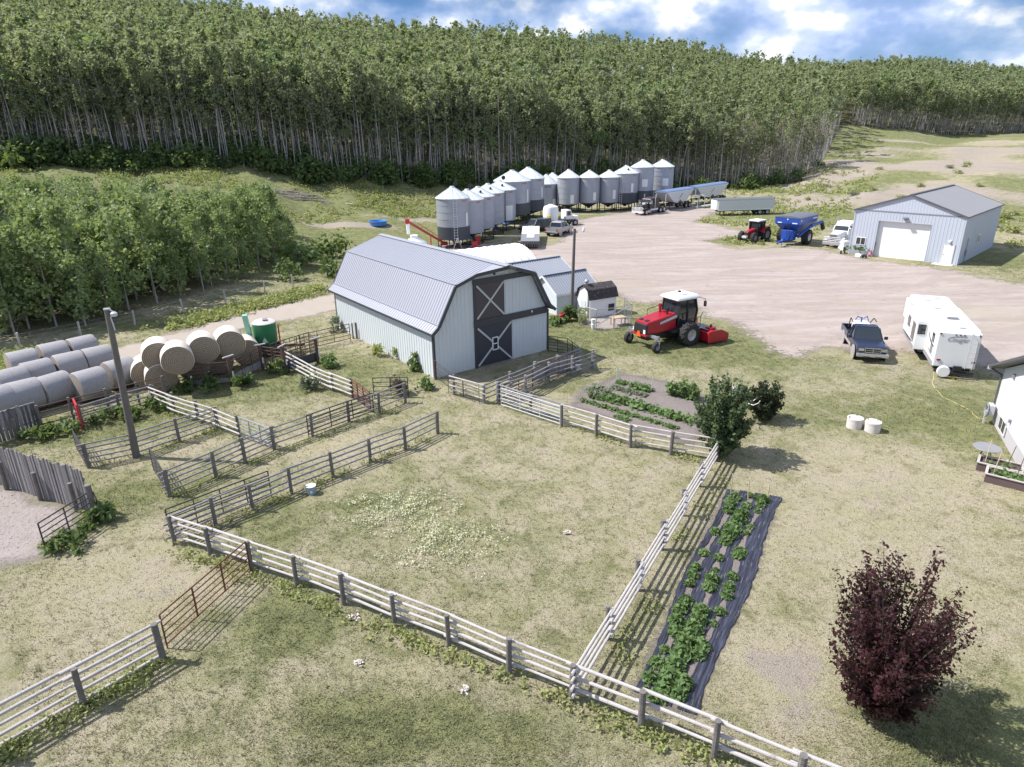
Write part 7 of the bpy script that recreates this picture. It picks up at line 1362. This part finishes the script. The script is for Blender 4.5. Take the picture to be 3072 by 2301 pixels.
# plant hanger with curved arms
p = Gz(2219, 1268); hh = hgt(p, 1192); q = thing('plant_hanger', 'white post with curved drooping arms and a box beside the big shrub', 'hanger', p); m = MB(); m.cyl((0, 0, 0), (0, 0, hh), .04, .04, 8); m.lathe([(.04, hh - .06), (.09, hh), (.06, hh + .12), (.01, hh + .14)], 10); m.build('post', MW['white_metal'], q, smooth=True)
for i in range(6): a = i * pi / 3 + .2; m = MB(); m.tube([(cos(a) * r_, sin(a) * r_, hh + z_) for r_, z_ in ((.05, -.05), (.3, -.22), (.6, -.24), (.85, -.05), (.92, .1))], .018, 5); m.build('arm', MW['white_metal'], q)
m = MB(); m.cbox((-.36, 0, hh + .38), (.42, .26, .24), Matrix.Rotation(.4, 3, 'Y')); m.build('feeder_box', MW['trim_grey'], q)
# vegetable rows: each row is one planting
def crop_row(name, lab, a, b, n, wid, hgt_, size, m_='crop_leaf'):
    a = Gz(*a); b = Gz(*b); f = NP.uniform(0, 1, n)[:, None]; k = np.sin(f[:, 0] * 55) * .5 + .5; P = np.array(a - a)[None] + f * np.array(b - a)[None]; d = np.array([-(b - a).y, (b - a).x, 0]) / (b - a).length
    P = P + d[None] * NP.normal(size=(n, 1)) * wid; P[:, 2] = NP.uniform(.02, 1, n) * hgt_ * (.55 + .45 * k)
    tag(link(name, mesh_np(name, *cards(P, size, .5), MW[m_]), None, a), lab, 'crop row', 'vegetable rows in the garden', 'thing')
crop_row('potato_row', 'broad row of leafy light green plants across the middle of the garden', (1815, 1192), (1945, 1230), 620, .20, .30, .20)
crop_row('potato_row', 'right hand continuation of the leafy row ending near the big shrub', (1950, 1230), (2046, 1262), 420, .18, .32, .18)
crop_row('carrot_row', 'long fine dark green row nearest the paddock fence', (1746, 1203), (2032, 1288), 1500, .09, .18, .10)
crop_row('lettuce_row', 'short fine green row between the cabbage and the leafy row', (1772, 1190), (1842, 1208), 420, .12, .2, .13)
crop_row('onion_row', 'thin sparse green row beside the long fine row', (1845, 1250), (1888, 1266), 160, .12, .16, .11); crop_row('onion_row', 'sparse upright row at the lower right of the leafy row', (2050, 1262), (2082, 1268), 120, .25, .35, .12)
crop_row('cabbage_row', 'row of greyish green heads behind the leafy row', (1835, 1163), (1940, 1190), 300, .16, .16, .16, 'sage_leaf'); crop_row('bean_row', 'dark green row between the white stakes at the back', (1892, 1158), (1954, 1176), 380, .16, .3, .15); crop_row('bean_row', 'small green clump by the doubled white stake', (1852, 1148), (1876, 1155), 150, .14, .25, .14)
p = Gz(1791, 1182); tag(link('cabbage', mesh_np('cabbage', *cards(NP.normal(size=(160, 3)) * np.array([.28, .28, .10]) + np.array([0, 0, .22]), .24, .6), MW['sage_leaf']), None, p), 'single big blue green cabbage at the left of the leafy row', 'cabbage', 'vegetable plants')
for x, y, t_, w_, lab in ((1851, 1143, 1104, .04, 'doubled white stake at the back left of the garden'), (1954, 1176, 1128, .035, 'white stake with ribbon at the back of the garden'), (1901, 1157, 1121, .02, 'thin white rod between the two white stakes'), (1702, 1207, 1170, .022, 'pale stake at the left front corner of the garden'), (1758, 1185, 1150, .016, 'thin rod left of the cabbage'), (1777, 1172, 1138, .014, 'thin rod behind the cabbage'), (1796, 1160, 1128, .014, 'thin rod at the back left of the garden'), (1732, 1197, 1158, .014, 'thin rod beside the pale front stake'), (2192, 1487, 1421, .03, 'left wooden stake at the top of the black mulched bed'), (2243, 1498, 1435, .03, 'middle wooden stake at the top of the black mulched bed'), (2301, 1505, 1451, .03, 'right wooden stake at the top of the black mulched bed')):
    p = Gz(x, y); m = MB(); h_ = hgt(p, t_); m.beam((0, 0, -.05), (R.uniform(-.04, .04), 0, h_), w_, w_)
    if w_ == .04: m.beam((.10, 0, 0), (.16, 0, h_ * .95), w_, w_)
    tag(m.build('garden_stake', MW['new_wood'] if x > 2100 or x == 1702 else MW['white_metal'], None, loc=p), lab, 'stake')
# black mulch cloth and its plants
t = NT('mulch_cloth'); dirv = (Gz(2258, 1480) - Gz(1980, 2100)).normalized(); mpn = t.n("ShaderNodeMapping", vector_type='TEXTURE'); mpn.inputs['Rotation'].default_value = (0, 0, atan2(dirv.y, dirv.x)); t.l(t.pos(), mpn.inputs[0]); wr_ = t.noise(1.0, 5, t.scale(mpn.outputs[0], (.9, 16, 1)), .65, .4); dn = t.noise(2.2, 5, None, .7)
c = t.mix(t.step(wr_, .35, .75), (.014, .015, .026), (.075, .080, .125)); c = t.mix(t.math('MULTIPLY', t.step(dn, .62, .78), .4), c, (.20, .175, .165)); MW['cloth'] = t.out(c, .42, 0, t.bump(wr_, .9, .06), spec=.6)
TL, TR, BLp, BRp = Gz(2179, 1468), Gz(2337, 1492), Gz(1895, 2075), Gz(2082, 2143)
def bed(f, g):
    """f across (0 left..1 right), g along (0 far..1 near)"""
    wob = .10 * sin(g * 9 + f * 3) ; return TL.lerp(TR, f).lerp(BLp.lerp(BRp, f), g) + Vector((wob, 0, 0))
gaps = [.17, .46, .74]; gw = .050
for k, (f0, f1, lab) in enumerate(((0, gaps[0] - gw, 'black mulch cloth strip nearest the paddock fence'), (gaps[0] + gw, gaps[1] - gw, 'second black mulch cloth strip from the paddock fence'), (gaps[1] + gw, gaps[2] - gw, 'third black mulch cloth strip from the paddock fence'), (gaps[2] + gw, 1.06, 'outer black mulch cloth strip along the dry lawn'))):
    V = []; n1, n2 = 12, 150
    for j in range(n2):
        for i in range(n1):
            f = f0 + (f1 - f0) * i / (n1 - 1); g = j / (n2 - 1); ed = .02 * sin(g * 60 + k * 2) + .012 * sin(g * 151 + i) if i in (0, n1 - 1) else 0
            p = bed(f + ed * .6, g); z = .03 + .018 * sin(i * 2.4 + sin(g * 23 + k) * 1.2) + .014 * sin(g * 80 + i * 1.3) * sin(i * 1.1); V.append((p.x, p.y, z))
    tag(link('mulch_cloth', mesh_np('mulch_cloth', V, [(j * n1 + i, j * n1 + i + 1, (j + 1) * n1 + i + 1, (j + 1) * n1 + i) for j in range(n2 - 1) for i in range(n1 - 1)], MW['cloth'], True)), lab, 'mulch cloth')
tag(sheet('bed_soil', np.array([tuple(bed(f, g))[:2] for f, g in ((-.01, 0), (1.04, 0), (1.06, .5), (1.04, 1.01), (.5, 1.03), (-.02, 1.01), (-.01, .5))]), MW['soil'], .010, .25, grow=.25), kind='structure')
m = MB(); 
PEP = []
for i in range(3):
    n = 130 if i < 2 else 150; rn = np.random.default_rng(40 + i); a = rn.uniform(0, 2 * pi, n); rr = np.sqrt(rn.uniform(0.02, 1, n)); P = np.stack([rr * np.cos(a) * .36, rr * np.sin(a) * .36, .06 + .42 * (1 - rr ** 1.3) * rn.uniform(.2, 1, n) + .08 * rn.uniform(0, 1, n)], -1); PEP.append(mesh_np('plant_leaves', *cards(P, .15, .45, rn, 2.1), MW['crop_leaf']))
mb = MB(); mb.cyl((0, 0, 0), (0, 0, .35), .018, .01, 5)
for a in range(5): mb.cyl((0, 0, .12), (.15 * cos(a * 1.3), .15 * sin(a * 1.3), .36), .009, .005, 4)
PST = mesh_of(mb, 'stem', MW['crop_leaf'])
spots = {0: [(.06, 1.15), (.10, 1.25), (.15, 1.2), (.29, 1.05), (.41, .95), (.49, .95), (.53, 1), (.57, .9), (.65, 1.1), (.69, 1.2), (.74, 1.25), (.78, 1.1), (.85, .8), (.90, 1.15), (.95, 1.05), (.985, .55)],
         1: [(.03, .8), (.10, .95), (.16, 1.3), (.20, 1.4), (.25, 1.5), (.29, 1.45), (.33, 1.1), (.42, .9), (.48, .6), (.53, 1.2), (.57, 1.1), (.68, 1.3), (.715, 1.25), (.75, 1.3), (.78, 1.35), (.815, 1.4), (.85, 1.4), (.885, 1.4), (.92, 1.35), (.955, 1.4), (.99, 1.2)],
         2: [(.045, 1.25), (.075, 1.0), (.12, .7), (.22, .75), (.26, .7), (.37, 1.1), (.39, 1.05), (.50, .9), (.55, 1.0), (.59, .95), (.66, .9), (.71, .7), (.80, 1.25), (.83, 1.15), (.93, 1.35), (.96, 1.2)]}
rown = ['row nearest the paddock fence', 'middle row', 'outer row by the dry lawn']
for k, lst in spots.items():
    for g, s in lst:
        p = bed(gaps[k] + R.uniform(-.02, .02), g); big = 'large' if s > 1.15 else 'small' if s < .95 else 'medium'
        q = thing('bed_plant', '%s leafy plant in the %s of the mulched bed' % (big, rown[k]), 'plant', (p.x, p.y, .0), R.uniform(0, 6.28), '%s plants in the %s of the mulched bed' % (big, rown[k])); s *= .54; q.scale = (s, s, s * R.uniform(.85, 1.1)); link('leaves', R.choice(PEP), q); link('stem', PST, q)
# weeds of the yard, each clump its own
def weed(name, lab, px, r, h, n, size, m_, group=None, cat='weed'):
    p = G(*px); rn = np.random.default_rng(int(px[0] * 7 + px[1])); P = clumped(n, lambda q_: r * (1 - .6 * q_), .03, h, max(5, n // 22), .13, rn, .1); P[:, 2] = np.abs(P[:, 2]) + .02
    tag(link(name, mesh_np(name, *cards(P, size, .3, rn, 2.2), MW[m_]), None, p), lab, cat, group)
weed('tall_weed', 'tall dark weed clump against the barn side wall near its front corner', (1253, 1108), .62, 1.05, 330, .15, 'shrub_leaf'); weed('tall_weed', 'small weed by the barn side wall left of the tall clump', (1186, 1076), .25, .55, 70, .13, 'weed_leaf'); weed('tall_weed', 'light weed clump against the middle of the barn side wall', (1135, 1068), .5, .6, 130, .15, 'weed_leaf')
weed('tall_weed', 'pale weed clump at the far end of the barn side wall', (1012, 992), .7, .9, 180, .16, 'sage_leaf'); weed('tall_weed', 'bright green weed below the brown chute end', (985, 1102), .8, .55, 230, .16, 'crop_leaf'); weed('sage_bush', 'silvery grey bush under the bright white rails', (930, 1168), .6, .75, 300, .13, 'sage_leaf', cat='bush'); weed('sage_bush', 'brownish grey bush behind the free standing dark panel', (1195, 1184), .62, .95, 300, .13, 'dead_leaf', cat='bush'); weed('tall_weed', 'green weeds left of the barn corner post', (1275, 1168), .6, .5, 170, .14, 'crop_leaf')
weed('tall_weed', 'dense green weeds at the foot of the tall yard pole', (1706, 962), .8, 1.0, 330, .18, 'shrub_leaf'); weed('tall_weed', 'tall thin weeds inside the chain link dog run', (1748, 968), .55, 1.1, 200, .14, 'weed_leaf'); weed('tall_weed', 'green weeds around the red tiller', (1665, 975), .9, .4, 220, .16, 'crop_leaf')
for x, y, r, h, lab in ((560, 1172, 1.0, .55, 'weeds in front of the left chute post'), (625, 1170, 1.2, .55, 'weeds along the foot of the brown corral panels'), (730, 1160, 1.0, .6, 'weeds at the foot of the plank footed panel'), (835, 1122, .8, .9, 'dark weeds below the picket chute gate'), (475, 1225, 1.1, .5, 'weeds behind the top of the bright slanting fence'), (330, 1262, 1.0, .5, 'weeds along the weedy fence left of the yard pole'), (190, 1302, 1.3, .45, 'weeds at the foot of the dark windbreak'), (100, 1325, 1.3, .45, 'weeds before the dark shaded windbreak'), (300, 1565, .7, .6, 'weeds around the windbreak corner post'), (205, 1640, 1.0, .4, 'weeds growing through the muddy pen gate'), (390, 1255, .8, .5, 'weeds under the tangled fence near the yard pole')): weed('tall_weed', lab, (x, y), r, h, 230, .15, 'shrub_leaf')
p0 = G(925, 800); 
for i, (x, y, s, lab) in enumerate(((905, 800, 1.5, 'big bright bush beside the dirt track left of the barn'), (960, 770, 1.1, 'green bush behind the far end of the barn'), (990, 830, .9, 'pale bush touching the far barn corner'), (870, 840, .9, 'low bush in the ditch left of the barn'), (1010, 770, 1.2, 'dark bush above the far end of the barn roof'))):
    q = thing('track_bush', lab, 'bush', G(x, y), i); q.scale = (s * .85,) * 3; link('foliage', BUSH[i % 4], q); link('stems', BSTEM, q)
BANKB = [mesh_np('bank_foliage', *cards(clumped(200, lambda q: 1.5 * (1 - .55 * q * q), .1, 2.0, 14, .42, shell=.2), .34), MW['sage_leaf' if i == 1 else 'weed_leaf']) for i in range(4)]
for i, (x, y, s) in enumerate(((2700, 598, 1.1), (2560, 585, 1.0), (2620, 570, .8), (2760, 560, .9), (2640, 510, .9), (2850, 505, .9), (2900, 500, 1.2), (3010, 655, 1.2), (3040, 700, 1.3), (2990, 690, .9), (2420, 600, .7), (2500, 520, .8), (2870, 520, 1.0), (2480, 560, .7), (2940, 560, .8))):
    q = thing('bank_bush', 'low grey green bush on the rough bank behind the garage', 'bush', G(x, y), i, 'bushes on the rough bank behind the garage'); s *= .62; q.scale = (s, s, s * .6); link('foliage', BANKB[i % 4], q); link('stems', BSTEM, q)
# ---------------------------------------------------------------- grass and ground weeds
def zone_at(x, y):
    i = np.clip(np.searchsorted(GX, x), 0, len(GX) - 1); j = np.clip(np.searchsorted(GY, y), 0, len(GY) - 1); return zone.reshape(ny, nx, 4)[j, i]
rg = np.random.default_rng(77)
def no_go(x, y):
    bad = inside_dist(YARD, x, y) > -.6
    for P, k in ((ROAD, -.2), (MUD, -.1), (GARD, -.15), (RUN, 0.)): bad |= inside_dist(P, x, y) > k
    bad |= inside_dist(np.array([tuple(bed(f, g))[:2] for f, g in ((0, 0), (1.05, 0), (1.05, 1), (0, 1))]), x, y) > -.05
    def rect(o, yaw, w_, l_):
        dx, dy = x - o[0], y - o[1]; a = dx * cos(yaw) + dy * sin(yaw); b = -dx * sin(yaw) + dy * cos(yaw); return (a > 0) & (a < w_) & (b > 0) & (b < l_)
    return bad | rect((BX, BY), BYAW, BW, BL) | rect((GXo, GYo), GYAW, GW, GL) | rect(A, yw_house, HL, HD)
yw_house = ho.rotation_euler[2]; A = ho.location
# tufts over the near ground
n = 170000; y = 9 + 62 * rg.uniform(0, 1, n) ** 1.5; x = y * rg.uniform(-.95, .95, n); k = ~no_go(x, y); x, y = x[k], y[k]; zn = zone_at(x, y)
keep = rg.uniform(0, 1, len(x)) < np.clip(.35 + .75 * zn[:, 0] - .5 * zn[:, 1], .08, 1); x, y, zn = x[keep], y[keep], zn[keep]; n = len(x); nb = 4
hh = (.03 + .05 * np.clip(zn[:, 0], 0, 1)) * rg.uniform(.5, 1.5, n); B0 = np.stack([x, y, hz(x, y)], -1)
V = np.empty((n, nb, 3, 3), np.float32)
for b in range(nb):
    a = rg.uniform(0, 2 * pi, n); o = np.stack([np.cos(a), np.sin(a), 0 * a], -1); pr_ = np.stack([-np.sin(a), np.cos(a), 0 * a], -1); r0 = rg.uniform(0, .09, n)[:, None]; wd = (rg.uniform(.005, .011, n) * (1 + y / 35))[:, None]; c0 = B0 + o * r0; le = rg.uniform(.3, 1.1, n)[:, None] * hh[:, None]
    V[:, b, 0] = c0 - pr_ * wd; V[:, b, 1] = c0 + pr_ * wd; V[:, b, 2] = c0 + o * le + np.array([0, 0, 1]) * hh[:, None] * rg.uniform(.6, 1.2, n)[:, None]
V = V.reshape(-1, 3); F = np.arange(len(V)).reshape(-1, 3)
t = NT('grass_blades'); sx = t.n("ShaderNodeSeparateColor"); t.l(t.attr('zone', 'Color'), sx.inputs[0]); c, _, _ = grass_cols(t, sx.outputs[0], sx.outputs[1], sx.outputs[2]); MW['grass'] = t.out(t.mix(.4, c, (.48, .46, .27)), .8, 0, spec=.15, trans=(.35, c))
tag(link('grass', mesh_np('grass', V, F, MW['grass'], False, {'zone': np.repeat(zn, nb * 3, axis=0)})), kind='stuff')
# rougher weeds: meadow, banks, ditch, fence bottoms, flowering patch
def weeds(name, lab, P, size, per, hh_, m_):
    n = len(P); C = np.repeat(P, per, axis=0); q = rg.normal(size=C.shape) * np.array([.33, .33, 0]) * (hh_ / .5); q[:, 2] = np.abs(rg.normal(size=len(C))) * hh_ * .5 + .03; C = C + q
    tag(link(name, mesh_np(name, *cards(C, size, .4, rg, 1.7), MW[m_])), kind='stuff')
def region(poly, n, jit=None, d=True):
    P = poly_px(poly, d); x0, y0 = P.min(0); x1, y1 = P.max(0); X_, Y_ = rg.uniform(x0, x1, n * 4), rg.uniform(y0, y1, n * 4); k = inside_dist(P, X_, Y_) > 0; X_, Y_ = X_[k][:n], Y_[k][:n]
    g = np.sin(X_ * .45 + 1) * np.sin(Y_ * .38) + np.sin(X_ * .17 + Y_ * .21) + rg.normal(0, .6, len(X_)); k = g > -.1; X_, Y_ = X_[k], Y_[k]; k = inside_dist(YARD, X_, Y_) < -.4; X_, Y_ = X_[k], Y_[k]; return np.stack([X_, Y_, hz(X_, Y_)], -1)
weeds('meadow_weeds', '', np.concatenate([region([(0, 345), (300, 365), (700, 385), (950, 400), (1050, 410), (940, 470), (800, 470), (640, 480), (600, 440), (420, 400), (0, 400)], 3000)])[:, :], .20, 13, .40, 'weed_leaf')
weeds('ditch_weeds', '', np.concatenate([region([(0, 770), (200, 740), (400, 690), (560, 650), (690, 618), (715, 632), (560, 672), (400, 712), (200, 775), (0, 850)], 1500), region([(0, 800), (120, 770), (160, 790), (20, 840)], 200)]), .18, 11, .40, 'weed_leaf')
weeds('bank_weeds', '', np.concatenate([region([(1480, 430), (1600, 400), (1780, 395), (1840, 440), (1840, 500), (1700, 515), (1600, 490), (1520, 500)], 1300), region([(1640, 400), (1800, 355), (1900, 380), (1870, 430), (1700, 440)], 600), region([(1570, 500), (1690, 505), (1690, 528), (1600, 530), (1540, 515)], 350), region([(2150, 480), (2212, 440), (2260, 520), (2180, 540)], 250), region([(1800, 330), (1850, 300), (1900, 310), (1850, 350)], 200)]), .22, 11, .36, 'weed_leaf')
pts = []
for a, b, n in [((525, 1640), (1714, 2108), 330), ((1714, 2108), (2250, 2330), 120), ((525, 1630), (1313, 1305), 150), ((511, 1489), (1217, 1214), 110), ((2170, 1420), (1830, 2040), 60), ((-60, 2310), (492, 1985), 260), ((268, 1404), (655, 1290), 60), ((470, 1216), (720, 1316), 60), ((1685, 1284), (2141, 1390), 70), ((275, 1545), (140, 1655), 60)]:
    a, b = Gz(*a), Gz(*b)
    for _ in range(n): p = a.lerp(b, R.random()); pts.append((p.x + R.gauss(0, .2), p.y + R.gauss(0, .2), 0))
weeds('fence_weeds', '', np.array(pts)[::2], .075, 11, .17, 'weed_leaf')
pts = []
for cx, cy, rx, ry, n in ((1205, 1520, 1.7, .9, 430), (1330, 1600, 1.6, .7, 330), (1120, 1560, 1.0, .6, 120), (1290, 1665, 1.6, .6, 180)):
    c0 = Gz(cx, cy)
    for _ in range(n): pts.append((c0.x + R.gauss(0, rx) * .6, c0.y + R.gauss(0, ry) * .7, 0))
weeds('flowering_weeds', '', np.array(pts)[::3], .045, 16, .14, 'pale_flower')
# pale dried patches of old wool or straw lying on the pasture
for x, y, r, lab in ((1062, 1852, .16, 'pale crumpled rag lying below the paddock fence'), (1078, 1990, .10, 'pale dry lump in the lower pasture'), (1395, 2072, .11, 'pale twisted straw lump in the lower pasture right of centre'), (1700, 1600, .10, 'pale straw lump in the middle of the paddock')):
    p = Gz(x, y); P = NP.normal(size=(60, 3)) * np.array([r, r, r * .3]) * .55 + np.array([0, 0, .05]); tag(link('straw_lump', mesh_np('straw_lump', *cards(np.abs(P) * np.sign(P) + 0, .07, .8), MW['trim_grey' if x == 1062 else 'straw_lump'] if False else MW['straw']), None, p), lab, 'straw')
# end
